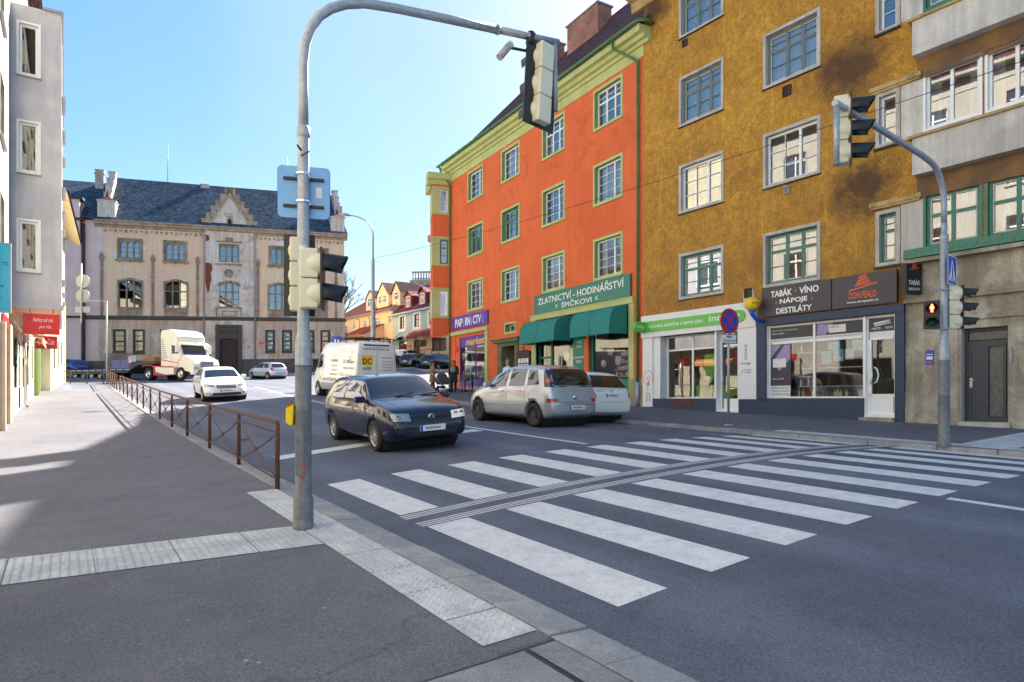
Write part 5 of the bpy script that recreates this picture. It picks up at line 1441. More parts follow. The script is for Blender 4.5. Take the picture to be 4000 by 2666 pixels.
mb = MB(TT); mb.box(1.9, 2.02, .1, .15, 16.35, 17.2); mb.box(2.3, 2.42, .1, .15, 16.35, 17.2); mb.box(1.85, 2.47, .1, .17, 16.25, 16.37); mb.box(1.86, 2.46, .1, .16, 17.3, 17.4)
mb.box(1.0, 3.25, .1, .2, 14.95, 15.05); mb.box(1.8, 2.45, .1, .2, 15.05, 15.4)
mb.box(.95, 3.25, .1, .2, 8.75, 8.85); mb.box(1.0, 1.1, .1, .2, 7.9, 8.75); mb.box(3.1, 3.2, .1, .2, 7.9, 8.75); rect_band(mb, 1.5, 2.75, 8.0, 8.5, .07, .1, .18)
mb.build_each('stone_trim', 'town_stone', gb)
mb = MB(TT); mb.lathe([(.40, .1), (.40, .16), (.3, .2), (.3, .14), (0, .14)], 18, (2.1, 0, 12.05), 'y'); mb.build('medallion', 'town_stone', gb)
mb = MB(TT); mb.prism([(.1, 13.0), (.62, 12.9), (.7, 12.4), (.55, 12.0), (.62, 11.4), (.5, 10.9), (.45, 10.4), (.3, 10.1), (.2, 10.6), (.1, 11.2)], .1, .112, ax=1); mb.prism([(.12, 15.6), (.4, 15.5), (.45, 15.1), (.15, 14.9)], .1, .112, ax=1); mb.build('bare_brick', 'brick_plain' if 'brick_plain' in MAT else (plaster('brick_plain', (.36, .10, .05), (.28, .08, .05), scale=3, fine=25, dirt=.6) and 'brick_plain'), gb)
# portal
mb = MB(TT); mb.box(.95, 1.3, .1, .25, 2, 7.1); mb.box(2.9, 3.25, .1, .25, 2, 7.1); mb.box(.95, 3.25, .1, .28, 7.0, 7.2); mb.box(1.3, 2.9, .05, .2, 5.9, 6.1)
mb.prism([(1.15, 5.2), (1.3, 5.7), (1.6, 5.95), (2.1, 6.0), (2.6, 5.95), (2.9, 5.7), (3.05, 5.2), (3.05, 6.2), (1.15, 6.2)], -.05, .1, ax=1)
mb.box(1.3, 2.9, .02, .12, 6.1, 7.0)
for k in range(4): mb.lathe([(.15, .12), (.15, .2), (.09, .2), (.09, .12)], 10, (1.5 + .4 * k, 0, 6.55), 'y')
pt = mb.build('portal', 'dark_stone', th)
mb = MB(TT); mb.box(1.15, 2.1, -.45, -.38, 2, 6.0); mb.box(2.12, 3.05, -.35, -.28, 2, 6.0)
for x in (1.25, 1.7, 2.2, 2.65):
    for z in (2.6, 3.6, 4.7): mb.box(x, x + .32, -.39, -.36, z, z + .8) if x < 2 else mb.box(x, x + .32, -.29, -.25, z, z + .8)
mb.build('door', 'brown_frame', th)
# wall shafts
for u in (-8.15, -4.2, -.55, 4.65, 11.9):
    m = MB(TT); m.box(u - .1, u + .1, .0, .12, 7.95, 12.9); m.prism([(u - .18, 12.9), (u + .18, 12.9), (u + .18, 13.2), (u, 13.55), (u - .18, 13.2)], 0, .18, ax=1); m.box(u - .15, u + .15, 0, .16, 11.4, 11.55); m.box(u - .15, u + .15, 0, .16, 8.5, 8.6); m.build('wall_shaft', 'town_stone', th)
for u in (-.02, 4.4):
    m = MB(TT); m.tube([(u + (.1 if u > 1 else -.3), .3, 15.9), (u, .25, 15.0), (u, .24, 3.2)], .06, 8); m.build('downpipe', 'grey_frame', th)
# roof
uvquad('roof', 'slate_roof', th, TT, [[(-8.7, .5, 16.35), (13.0, .5, 16.35), (12.2, -5, 21.6), (-8.2, -5, 21.6)], [(13.0, .5, 16.35), (13.0, -12, 16.35), (12.2, -5, 21.6)], [(13.0, -12, 16.35), (-8.7, -12, 16.35), (-8.2, -5, 21.6), (12.2, -5, 21.6)]])
# stepped end walls and corner turrets
for (u, s) in ((-8.0, 1), (12.25, -1)):
    m = MB(TT)
    for k in range(5): m.box(u - .25, u + .3, -.6 - .75 * k - .75, -.6 - .75 * k, 16.3, 18.3 + .85 * k)
    for k in range(5): m.box(u - .3, u + .35, -.6 - .75 * k - .8, -.55 - .75 * k, 18.3 + .85 * k, 18.38 + .85 * k)
    m.build('stepped_parapet', 'white_plaster_worn', th)
for (a, b, c) in ((-8.45, -7.1, 18.1), (11.4, 12.7, 18.05)):
    m = MB(TT); m.box(a, b, -1.0, .25, 16.4, c); rect_band(m, a + .4, b - .4, 16.7, 17.8, .08, .25, .3); m.box(a - .08, b + .08, -1.08, .33, c - .1, c); t_ = m.build('turret', 'town_gable', th)
    m = MB(TT); xc = (a + b) / 2; q = [(a - .1, .35, c), (b + .1, .35, c), (b + .1, -1.1, c), (a - .1, -1.1, c)]; m.add(q + [(xc - .12, -.25, c + .42), (xc + .12, -.25, c + .42), (xc + .12, -.5, c + .42), (xc - .12, -.5, c + .42), (xc, -.37, c + 1.1)], [(0, 1, 5, 4), (1, 2, 6, 5), (2, 3, 7, 6), (3, 0, 4, 7), (4, 5, 8), (5, 6, 8), (6, 7, 8), (7, 4, 8)]); m.build('spire', 'brown_roof_plain' if 'brown_roof_plain' in MAT else (plain('brown_roof_plain', (.10, .03, .03), .6) and 'brown_roof_plain'), t_)
for (a, b, z0, z1, o0) in ((-.55, .15, 19.6, 21.5, -4.6), (6.1 - 2.1, 4.6, 19.6, 21.2, -4.8), (-9.4, -8.7, 19, 21.9, -4.0), (12.9, 13.3, 19, 20.7, -6)):
    m = MB(TT); m.box(a, b, o0 - .5, o0, z0 - 3, z1); m.box(a - .07, b + .07, o0 - .57, o0 + .07, z1 - .35, z1 - .25); m.box(a - .05, b + .05, o0 - .55, o0 + .05, z1, z1 + .08); m.build('chimney', 'white_plaster_worn', th)
each(TT, 'roof_hatch', 'brown_roof_plain', th, [(-3.9, -3.2, -2.3, -1.4, 17.6, 18.2), (8.2, 8.8, -2.3, -1.5, 17.5, 18.1)])
m = MB(TT); m.tube([(-3.5, -5, 20.8), (-3.5, -5, 25.4)], .035, 6); m.build('antenna', 'grey_frame', th); MB(TT).tube([(7.6, -5, 21), (7.6, -5, 25.2)], .03, 5).build('antenna', 'grey_frame', th)
# pink wing on the left
wg = empty('pink_wing', TT(-9.5, .3, 2), 'pink rendered wing with gothic gable left of the town hall', 'building')
mb = MB(TT); mb.box(-14.5, -9.62, -8, .55, -1, 14.35); mb.box(-9.62, -8.05, -8, .03, -1, 16.3); mb.box(-14.5, -9.7, -8, .45, 14.35, 17.9); mb.box(-10.9, -9.7, -.4, .6, 14.35, 17.9); mb.build('wall', 'pink_render', wg)
mb = MB(TT); mb.box(-14.5, -9.4, -.2, .68, 7.66, 7.84); mb.box(-14.5, -9.4, -.2, .75, 16.1, 16.3); mb.box(-11.2, -9.45, -.4, .75, 17.9, 18.1); mb.build('string_course', 'brown_frame', wg)
mb = MB(TT); mb.tube([(-9.45, .3, 15.9), (-9.45, .3, 3.0)], .11, 8); mb.build('downpipe', 'brown_frame', wg)
each(TT, 'stone_window', 'stone_tan', wg, [(-11.8, -11.2, .5, .7, 4.2, 7.0)])
uvquad('roof', 'slate_roof', wg, TT, [[(-15, .4, 16.6), (-8.2, .4, 16.4), (-8.2, -5, 21.0), (-15, -5, 21.0)]])
room(TT, th, -8, 12.6, 0, 16, 1.6)  # dark sheet added behind the town hall panes to deepen the interior
# signs on the town hall wall
b = board(TT, 'wall_sign', 'small red sign on town hall wall right of portal', 4.75, 5.15, 5.35, 5.6, .06, .09, 'red_sign')
m = MB(TT); put_text(m, 'MĚSTSKÝ ÚŘAD', 4.79, 5.11, 5.44, 5.5, .095); m.build('lettering', 'white_letters', b)
b = board(TT, 'wall_sign', 'pale stone plaque on town hall wall beside portal', 3.35, 3.95, 4.95, 5.3, .1, .13, 'window_band')
b = board(TT, 'display_case', 'stone framed poster niche on the pink town hall plinth at left', -7.9, -5.9, 3.0, 4.6, .12, .2, 'town_stone', 'display case')
m = MB(TT); m.box(-7.35, -6.75, .2, .21, 3.2, 4.0); m.box(-6.68, -6.1, .2, .21, 3.2, 4.0); m.build('poster', 'poster_lilac', b)

# ------------------------------------------------------------------ far houses on the right of the town hall
TH = FT(-14.4, 78, .7, -1, 0)
ho = empty('yellow_house', TH(-8, 0, 3), 'yellow house with red tiled roof and three dormers, seen left of the street lamp', 'building')
yw = [(-13.0, -11.8, 9.25, 10.2), (-9.3, -8.05, 9.15, 10.1), (-5.5, -3.75, 9.15, 10.1), (-1.26, -.1, 9.2, 10.05), (-1.6, -.6, 5.2, 7.2), (-15.5, -14.3, 5.4, 7.6)]
hh = []
for i, (a, b, c, d) in enumerate(yw): hh.append(window(TH, ho, a - .12, b + .12, c - .12, d + .12, band=.12, depth=.12, bandm='yellow_house_render', posts=(.5,), transoms=(.65,), muntin=(1, 2), cover=1))
mb = MB(TH); wall(mb, -22, -.02, -1, 10.95, hh); mb.quad((-22, 0, -1), (-22, -9, -1), (-22, -9, 11), (-22, 0, 11)); mb.quad((-.02, 0, -1), (-.02, -9, -1), (-.02, -9, 11), (-.02, 0, 11)); mb.prism([(0, 10.95), (-4.5, 14.2), (-9, 10.95)], -.3, -.02, ax=0); mb.build('wall', 'yellow_house_render', ho)
room(TH, ho, -22, -.1, 0, 10.9, 1)
uvquad('roof', 'red_roof', ho, TH, [[(-22.4, .45, 10.75), (.1, .45, 10.75), (.1, -4.5, 14.3), (-17.5, -4.5, 14.3)], [(.1, -9.4, 10.75), (-22.4, -9.4, 10.75), (-17.5, -4.5, 14.3), (.1, -4.5, 14.3)], [(-22.4, -9.4, 10.75), (-22.4, .45, 10.75), (-17.5, -4.5, 14.3)]])
mb = MB(TH); mb.tube([(-22.4, .5, 10.8), (.1, .5, 10.8)], .08, 6); mb.tube([(-10.8, .45, 10.7), (-10.4, .1, 10.2), (-10.4, .1, 8)], .05, 6); mb.tube([(-7.4, .45, 10.7), (-7.0, .1, 10.2), (-7.0, .1, 8)], .05, 6); mb.build('gutter', 'grey_frame', ho)
mb = MB(TH); mb.box(-.2, .12, -.2, .5, 10.6, 10.9); mb.prism([(.6, 10.7), (-4.5, 14.45), (-4.5, 14.1), (.4, 10.5)], .0, .15, ax=0); mb.build('verge', 'white_plaster_worn', ho)
def dormer(T, par, u0, u1, z0, zw, ztop, o, wallm, roofm, wins):
    uc = (u0 + u1) / 2
    m = MB(T); m.prism([(u0, z0), (u1, z0), (u1, zw), (uc, ztop), (u0, zw)], o - 3.2, o, ax=1); d = m.build('dormer', wallm, par)
    uvquad('dormer_roof', roofm, d, T, [[(u0 - .2, o + .15, zw - .15), (uc, o + .15, ztop + .1), (uc, o - 3.4, ztop + .1), (u0 - .2, o - 3.4, zw - .15)], [(uc, o + .15, ztop + .1), (u1 + .2, o + .15, zw - .15), (u1 + .2, o - 3.4, zw - .15), (uc, o - 3.4, ztop + .1)]])
    for (a, b, c, dd2) in wins:
        m = MB(T); sash(m, a, b, c, dd2, o + .05, .07, posts=(.5,), transoms=(.6,)); m.build('window', 'white_frame', d)
        m = MB(T); m.quad((a, o + .015, c), (b, o + .015, c), (b, o + .015, dd2), (a, o + .015, dd2)); m.build('pane', 'car_glass', d)
dormer(TH, ho, -9.5, -6.9, 11.2, 12.95, 14.0, -.5, 'yellow_house_render', 'brown_roof', [(-8.9, -7.5, 11.95, 13.0)])
dormer(TH, ho, -5.9, -2.4, 11.2, 13.0, 14.5, -.5, 'yellow_house_render', 'brown_roof', [(-5.3, -4.4, 11.95, 12.95), (-3.9, -3.0, 11.95, 12.9)])
dormer(TH, ho, -1.2, 1.6 - .6, 11.2, 12.9, 14.1, -.5, 'yellow_house_render', 'brown_roof', [(-.6, .5, 11.9, 12.9)])
# annex with lean-to roof and balcony
mb = MB(TH); mb.box(-9.8, -2.7, .02, 2.5, -1, 7.9); mb.prism([(.02, 7.9), (2.5, 7.9), (.02, 9.2)], -2.8, -2.7, ax=0); an = mb.build('annex', 'peach_render', ho)
uvquad('annex_roof', 'red_roof', an, TH, [[(-10.2, 2.8, 7.9), (-2.5, 2.8, 7.9), (-2.5, .02, 9.25), (-10.2, .02, 9.25)]])
mb = MB(TH); sash(mb, -8.6, -5.8, 6.3, 7.5, 2.56, .1, posts=(.33, .66)); mb.build('window', 'white_frame', an)
bc = MB(TH); bc.box(-17.5, -12, .02, 1.2, 7.9, 8.2); bc.box(-17.3, -12.1, 1.1, 1.2, 8.2, 8.7)
for k in range(14): bc.box(-17.5 + .41 * k, -17.46 + .41 * k, 1.15, 1.2, 8.2, 9.5)
bc.box(-17.5, -12, 1.13, 1.2, 9.45, 9.52); bc.build('balcony', 'brown_frame', ho)
hm = empty('mint_house', TH(5, 0, 3), 'mint green house with purple tiled roof and restaurant front', 'building')
hh = []
for (a, b, c, d) in ((1.95, 3.3, 8.15, 9.62), (5.75, 7.1, 8.12, 9.6), (9.3, 10.6, 8.1, 9.55)):
    hh.append(window(TH, hm, a - .25, b + .25, c - .2, d + .25, band=.25, depth=.15, bandm='white_frame', frm='brown_frame', posts=(.5,), transoms=(.6,), cover=.3, sill=('white_frame', .1, .1)))
sh_ = [(1.76, 3.9, 4.4, 6.75), (5.7, 7.25, 4.0, 6.7), (10.1, 13.2, 5.2, 6.8)]
mb = MB(TH); wall(mb, 0, 16, -1, 10.1, hh + sh_); mb.quad((16, 0, -1), (16, -9, -1), (16, -9, 10), (16, 0, 10)); mb.prism([(0, 10.1), (-4.5, 13.7), (-9, 10.1)], .0, .3, ax=0); mb.build('wall', 'mint_render', hm)
mb = MB(TH); wall(mb, 4.2, 16, 2.5, 7.95, [(5.7, 7.25, 4.0, 6.7), (10.1, 13.2, 5.2, 6.8)], o=.03); mb.build('peach_front', 'peach_render', hm)
room(TH, hm, 0, 16, 0, 10, .8)
uvquad('roof', 'purple_roof', hm, TH, [[(-.05, .4, 10.0), (16.3, .4, 10.0), (16.3, -4.5, 14.0), (-.05, -4.5, 14.0)], [(16.3, -9.4, 10), (-.05, -9.4, 10), (-.05, -4.5, 14.0), (16.3, -4.5, 14.0)]])
mb = MB(TH); mb.box(0, 16.3, .0, .45, 9.85, 10.05); mb.build('eave', 'mint_render', hm)
for (a, b) in ((2.6, 4.4), (6.2, 8.0)):
    dormer(TH, hm, a, b, 10.3, 12.05, 12.5, -.35, 'awning_red', 'galvanised' if False else 'purple_roof', [(a + .35, b - .35, 10.7, 11.95)])
for (a, b, c, d) in sh_:
    m = MB(TH); sash(m, a, b, c, d, -.05, .08, posts=(.5,), transoms=(.75,)); f_ = m.build('shop_window', 'brown_frame', hm)
    m = MB(TH); m.quad((a, -.08, c), (b, -.08, c), (b, -.08, d), (a, -.08, d)); m.build('pane', 'window_glass', f_)
mb = MB(TH); mb.box(8.5 - 1.1, 8.8, .03, .08, 5.85, 6.6); mb.build('poster_frame', 'brown_frame', hm)
mb = MB(TH)
for j in range(3):
    for i in range(4): MB(TH).box(4.4 + .3 * j, 4.62 + .3 * j, .03, .06, 4.9 + .35 * i, 5.15 + .35 * i).build('menu_board', 'orange_letters', hm)
mb = None
mb = MB(TH); put_text(mb, 'restaurace RADNICE', 4.35, 10.8, 7.3, 7.75, .07, .01); mb.build('lettering', 'brown_frame', hm)
ca = empty('glass_canopy', TH(3, .5, 6.9), 'curved glass canopies on thin rods over the mint house shop', 'canopy')
m = MB(TH)
for (a, b) in ((-.4, 3.1), (3.2, 6.7)):
    pts = [(a + (b - a) * k / 8, 1.3, 6.75 + .3 * sin(pi * k / 8)) for k in range(9)]
    m.tube(pts, .05, 6); m.tube([(a, .1, 6.95), (a, 1.3, 6.75)], .04, 5); m.tube([(b, .1, 6.95), (b, 1.3, 6.75)], .04, 5); m.tube([(b - .6, .05, 7.7), (b - .6, 1.2, 6.9)], .03, 5)
m.build('rail', 'brown_frame', ca)
m = MB(TH)
for (a, b) in ((-.4, 3.1), (3.2, 6.7)):
    pts = [(a + (b - a) * k / 8, 6.75 + .3 * sin(pi * k / 8)) for k in range(9)]
    m.add([(u, 1.25, z) for u, z in pts] + [(u, .1, z + .2) for u, z in pts], [(k, k + 1, k + 10, k + 9) for k in range(8)])
m.build('glass', 'shop_glass', ca)
ra = empty('awning', TH(9.5, .5, 7), 'dark red awning of the restaurant on the mint house', 'awning')
m = MB(TH); m.add([(7.0, .05, 7.6), (12.5, .05, 7.6), (12.5, 1.6, 7.05), (7.0, 1.6, 7.05), (12.5, 1.6, 6.75), (7.0, 1.6, 6.75)], [(0, 1, 2, 3), (3, 2, 4, 5)]); m.build('canopy', 'awning_red', ra)
# terrace wall and railing in front of the restaurant
tw = empty('terrace_railing', TH(9, 2.4, 4), 'dark terrace railing in front of the restaurant', 'railing')
m = MB(TH)
for z in (4.75, 5.25): m.tube([(4, 2.4, z), (16, 2.4, z - .05)], .03, 5)
for k in range(9): m.tube([(4 + 1.5 * k, 2.4, 3.4), (4 + 1.5 * k, 2.4, 5.25)], .03, 5)
m.build('rail', 'brown_frame', tw)
# church tower top behind the roofs
ct = empty('church_tower', (-17.5, 118, 5), 'stone church tower top with balustrade and open belfry behind the roofs', 'tower')
TC = FT(-18.2, 118, 1, -.15, 0)
m = MB(TC)
m.box(0, 9, -8, 0, 0, 20.5); m.box(-.4, 9.4, -8.4, .4, 20.3, 20.8); 
for k in range(18): m.box(.1 + .5 * k, .3 + .5 * k, .1, .3, 20.8, 22.0)
m.box(0, 9, .05, .35, 22.0, 22.3)
for u in (3.0, 5.6, 8.4): m.box(u, u + .9, -3.5, -2.6, 20.8, 28.5); m.box(u, u + .9, -7.5, -6.6, 20.8, 28.5)
m.box(2.2, 9.8, -8, -2.2, 28.3, 29.4); m.prism([(3.9, 26.4), (4.2, 27.5), (4.75, 28.0), (5.3, 27.5), (5.6, 26.4), (5.6, 28.4), (3.9, 28.4)], -3.4, -2.7, ax=1)
m.build('stonework', 'stone_tan', ct)
m = MB(TC); m.prism([(2.2, 14.5), (5.0, 14.5), (5.0, 18), (4.4, 19), (3.6, 19.3), (2.8, 19), (2.2, 18)], .0, .06, ax=1); m.build('opening', 'dark_stone', ct)
m = MB(TC); m.box(.4, 8.6, .42, .6, 20.9, 21.0); m.build('band', 'dark_stone', ct)

# ------------------------------------------------------------------ FENCE of iron posts and crossed rods
def fence_run(pts, name, label, endpost=True, h=.90, group='rusty pavement railings'):
    """pts: ground points of the posts"""
    root = empty('railing', pts[0], label, 'railing', group)
    rl = MB()
    up = Vector((0, 0, 1))
    top = [p + up * h for p in pts]
    rl.tube([tuple(p) for p in ([pts[0] + up * (h * .9)] if endpost else []) + top], .028, 8); rl.tube([tuple(p + up * .76) for p in pts], .013, 5); rl.tube([tuple(p + up * .13) for p in pts], .013, 5)
    rl.build('rail', 'rust', root)
    for i, p in enumerate(pts):
        m = MB()
        m.tube([tuple(p - up * .05), tuple(p + up * (h - .07)), tuple(p + up * h)], [.034, .032, .012 if 0 < i < len(pts) - 1 else .03], 8)
        m.build('post', 'rust', root)
    for a, b in zip(pts, pts[1:]):
        m = MB()
        for (z0, z1) in ((.13, .76), (.76, .13)):
            q = [a.lerp(b, s) + up * (z0 + (z1 - z0) * s - .05 * sin(pi * s)) for s in (0, .25, .5, .75, 1)]
            m.tube([tuple(x) for x in q], .011, 5)
        c = a.lerp(b, .5) + up * .4; m.box(c.x - .018, c.x + .018, c.y - .018, c.y + .018, c.z - .04, c.z + .04)
        m.build('cross_brace', 'rust', root)
    return root
def Sf(t, u=-.66): return S(u - .12 * smooth(4, -.3, t), t, 0)
fence_run([Sf(t) for t in (-.29, 2.47, 5.38, 8.36, 11.1, 13.9, 16.6, 19.1, 21.6, 24.1, 26.7, 29.2, 31.8)], 'railing', 'long rusty railing with crossed rods along the left kerb, nearest the camera')
fence_run([Sf(t) for t in (34.3, 36.5, 38.7, 40.9, 43.0)], 'railing', 'short rusty railing after the gap, next to the round signs')
cpts = [S(-.9 - .95 * k, 43.6 + 1.0 * k) for k in range(4)] + [S(-4.4, 47.4)]
fence_run(cpts, 'railing', 'rusty railing across the end of the left pavement in front of the trailer')
fence_run([TT(4.4 + 1.35 * k, 1.6, 2.15 + .03 * k) for k in range(7)], 'railing', 'thin rusty railing along the foot of the town hall wall behind the silver hatchback', h=1.0)

# ------------------------------------------------------------------ signal heads
def signal_head(M, label, n, group=None, backboard=True, r=.105, pitch=.30, lit=None, depth=.13, visorlen=.24, name='traffic_light', w=.29):
    """local frame: +y is the direction the lamps face, z up, origin at centre"""
    t = empty(name, (0, 0, 0), label, 'traffic light', group, M=M)
    H = pitch * n / 2
    c = MB(); wb_ = w * .34
    for k in range(n):
        z0 = -H + pitch * k + .004
        c.box(-wb_, wb_, -depth - .03, -.02, z0, z0 + pitch - .008)
    o = c.build('housing', 'signal_beige', t, local=True); bevel(o, .015, 2)
    for k in range(n):
        d = MB(); zc = -H + pitch * (k + .5); R3 = min(w / 2, pitch / 2) * .97
        d.lathe([(R3, 0.004), (R3 * .98, -depth * .25), (R3 * .88, -depth * .55), (R3 * .66, -depth * .85), (R3 * .35, -depth * 1.05), (0.001, -depth * 1.1)], 20, (0, 0, zc), 'y')
        d.build('back_dome', 'signal_beige', t, local=True)
    f = MB(); f.box(-w / 2 - .01, w / 2 + .01, 0, .02, -H, H); fr = f.build('front_plate', 'signal_black', t, local=True)
    if backboard:
        b = MB(); W = w / 2 + (.03 if backboard == 2 else .10); b.box(-W, W, -.045, -.03, -H - .04, H + .04); b.build('backboard', 'signal_black', t, local=True)
    for k in range(n):
        zc = -H + pitch * (k + .5)
        v = MB()
        a0 = -.35; sg = 16; prof = []
        vv = []
        for j in range(sg + 1):
            a = a0 + (pi - 2 * a0) * j / sg
            L = visorlen * (.72 + .28 * max(0, sin(a)))
            for rr in (r * 1.12, r * 1.05):
                vv += [(rr * cos(a), .02, zc + rr * sin(a)), (rr * cos(a), .02 + L, zc + rr * sin(a) - .03)]
        ff = []
        for j in range(sg):
            p, q = 4 * j, 4 * j + 4
            ff += [(p, q, q + 1, p + 1), (p + 2, p + 3, q + 3, q + 2), (p + 1, q + 1, q + 3, p + 3)]
        v.add(vv, ff, smooth=True); v.build('visor', 'signal_black', t, local=True)
        l = MB(); l.lathe([(r, .022), (r * .6, .04), (0.001, .047)], 16, (0, 0, zc), 'y')
        col = 'lens_green' if k == 0 else 'lens_dark'
        if lit == k: col = 'lens_dark'
        l.build('lens', col, t, local=True)
        if lit == k:
            g = MB(); g.lathe([(.018, .05), (0.001, .052)], 10, (0, 0, zc + .055), 'y'); g.box(-.02, .02, .045, .052, zc - .02, zc + .035); g.box(-.018, -.004, .045, .052, zc - .075, zc - .02); g.box(.004, .018, .045, .052, zc - .075, zc - .02); g.box(-.032, -.02, .045, .052, zc - .015, zc + .03); g.box(.02, .032, .045, .052, zc - .015, zc + .03)
            g.build('red_figure', 'red_glow', t, local=True)
    return t
def facing(loc, dx, dy, tilt=0, roll=0):
    a = math.atan2(-dx, dy)
    return Matrix.Translation(Vector(loc)) @ Matrix.Rotation(a, 4, 'Z') @ Matrix.Rotation(roll, 4, 'Y') @ Matrix.Rotation(tilt, 4, 'X')

# ------------------------------------------------------------------ left mast with arm
PX, PY = -2.11, 6.53
gz = S(*UT(PX, PY)).z
mast = empty('signal_mast', (PX, PY, gz), 'tall grey signal mast with long curved arm in the foreground', 'mast')
def at(s, z, off=0): return (PX + .8217 * s - .57 * off, PY + .5699 * s + .82 * off, z)
m = MB(); m.lathe([(.098, 0), (.098, .33), (.08, .36), (.08, 1.2), (.084, 1.21), (.08, 1.22), (.08, 1.66)], 20, (PX, PY, gz - .02)); m.build('lower_tube', 'pole_grey', mast)
m = MB(); m.lathe([(.102, 0), (.102, .02), (.1, .12), (.099, .12)], 20, (PX, PY, gz - .01)); m.build('mast_foot', 'pole_grey', mast)
m = MB(); m.lathe([(.081, 1.65 + gz), (.081, 1.86 + gz), (.061, 1.98 + gz), (.059, 2 + gz), (.059, 4.12)], 20, (PX, PY, 0))
m.lathe([(.059, 4.1), (.067, 4.11), (.067, 4.2), (.05, 4.22)], 20, (PX, PY, 0)); m.build('upper_tube', 'galvanised', mast)
m = MB(); arm = [at(0, 4.15), at(0, 4.6), at(0, 4.85), at(.02, 5.05), at(.07, 5.22), at(.16, 5.38), at(.28, 5.5), at(.44, 5.60), at(.65, 5.68), at(1.0, 5.745), at(1.6, 5.83), at(2.35, 5.93)]
m.tube(arm, .05, 14); m.tube([at(2.3, 5.925), at(3.3, 6.06)], .044, 12); m.tube([at(2.34, 5.93), at(2.37, 5.934)], .06, 12); m.build('arm', 'galvanised', mast)
m = MB(); m.box(PX - .05, PX + .03, PY - .088, PY - .075, gz + .55, gz + 1.05); m.build('hatch', 'pole_grey', mast)
m = MB(); m.tube([(PX, PY - .07, 3.9), (PX + .1, PY - .12, 3.92)], .008, 5); m.tube([(PX, PY - .07, 3.95), (PX - .02, PY - .13, 3.98)], .01, 5); m.build('bolt', 'steel_rim', mast)
m = MB()
for i, (x, z) in enumerate(((.0, .72), (.01, .66), (-.02, .62), (.02, .6), (.0, .52), (-.01, .45), (-.03, .3))): m.lathe([(.012, -.0895), (.0005, -.0905)], 6, (PX + x + .02, PY, gz + z), 'y')
m.build('paint_spatter', 'red_sign', mast)
bx = empty('push_button', (PX - .1, PY, 1.35 + gz), 'yellow pedestrian push button box on the left mast', 'push button')
m = MB(); m.prism([(PX - .16, gz + 1.08), (PX - .13, gz + 1.05), (PX - .09, gz + 1.05), (PX - .08, gz + 1.19), (PX - .08, gz + 1.26), (PX - .13, gz + 1.26), (PX - .16, gz + 1.21)], PY - .06, PY + .04, ax=1); bevel(m.build('case', 'button_yellow', bx), .01)
m = MB(); m.prism([(PX - .155, gz + 1.235), (PX - .13, gz + 1.27), (PX - .10, gz + 1.27), (PX - .11, gz + 1.245)], PY - .065, PY + .03, ax=1); m.build('hood', 'red_sign', bx)
# heads on the left mast
ang = lambda d: (sin(radians(d)), cos(radians(d)))
signal_head(facing((PX - .10, PY + .2, 2.735), *ang(-12)), 'beige signal head with black backboard on the left mast, facing away', 3, 'traffic light heads', pitch=.255, r=.095, w=.25, backboard=2)
signal_head(facing((PX + .20, PY - .05, 2.66), *ang(80)), 'beige two lamp pedestrian signal on the left mast facing right', 2, 'traffic light heads', backboard=False, pitch=.30, depth=.17, visorlen=.24, w=.27)
m = MB(); m.tube([(PX + .03, PY - .09, 2.36), (PX + .03, PY - .09, 2.99)], .035, 10); m.build('signal_bracket', 'signal_beige', mast)
# head at the end of the arm
hx = at(3.0, 5.2)
signal_head(facing((hx[0] - .02, hx[1] + .02, 5.42), *ang(-40), roll=radians(4)), 'beige signal head hanging from the end of the long arm, seen from behind', 3, 'traffic light heads', pitch=.34, r=.125, w=.32)
m = MB(); e_ = at(3.24, 6.05); m.tube([e_, (e_[0] + .01, e_[1], 5.15)], .035, 10); m.build('drop_tube', 'galvanised', mast)
# small detector camera on the arm
cm = empty('detector_camera', at(2.6, 5.85), 'grey cylindrical detector camera hanging under the signal arm', 'camera')
c0 = Vector(at(2.55, 5.82)); m = MB(); m.tube([tuple(c0), tuple(c0 + Vector((-.14, -.1, -.22)))], .045, 12); m.build('camera_body', 'grey_frame', cm)
m = MB(); m.tube([at(2.86, 5.96), tuple(Vector(at(2.78, 5.8))), tuple(c0 + Vector((.0, .0, -.05)))], .018, 6); m.tube([at(2.84, 5.9), at(2.87, 6.05)], .055, 8); m.build('bracket', 'signal_black', cm)
m = MB(); m.tube([tuple(Vector(at(2.8, 5.78))), tuple(Vector(at(2.85, 5.6))), tuple(Vector(at(2.95, 5.48))), tuple(Vector(at(3.15, 5.45)))], .006, 4); m.build('cable', 'signal_black', cm)
# sign seen from the back
pb = empty('road_sign', (PX, PY + .12, 3.6), 'square road sign seen from its grey back, strapped to the left mast', 'road sign')
Mb = facing((PX - .03, PY + .11, 3.58), *ang(-14)); TMB = lambda x, y, z: Mb @ Vector((x, y, z))
W_, H_, r_ = .255, .265, .05
pts = []
for cx, cz, a0 in ((W_ - r_, H_ - r_, 0), (-W_ + r_, H_ - r_, pi / 2), (-W_ + r_, -H_ + r_, pi), (W_ - r_, -H_ + r_, 1.5 * pi)): pts += [(cx + r_ * cos(a), cz + r_ * sin(a)) for a in lin(a0, a0 + pi / 2, 5)]
m = MB(TMB); m.prism(pts, 0, .012, ax=1); m.build('plate', 'sign_metal_sky_tint', pb)
m = MB(TMB); m.prism([(x * 1.02, z * 1.02) for x, z in pts], .012, .02, ax=1); m.build('rim', 'road_blue', pb)
each(TMB, 'rail', 'signal_black', pb, [(-.2, .2, -.03, 0, .12, .145), (-.2, .2, -.03, 0, -.16, -.135)])
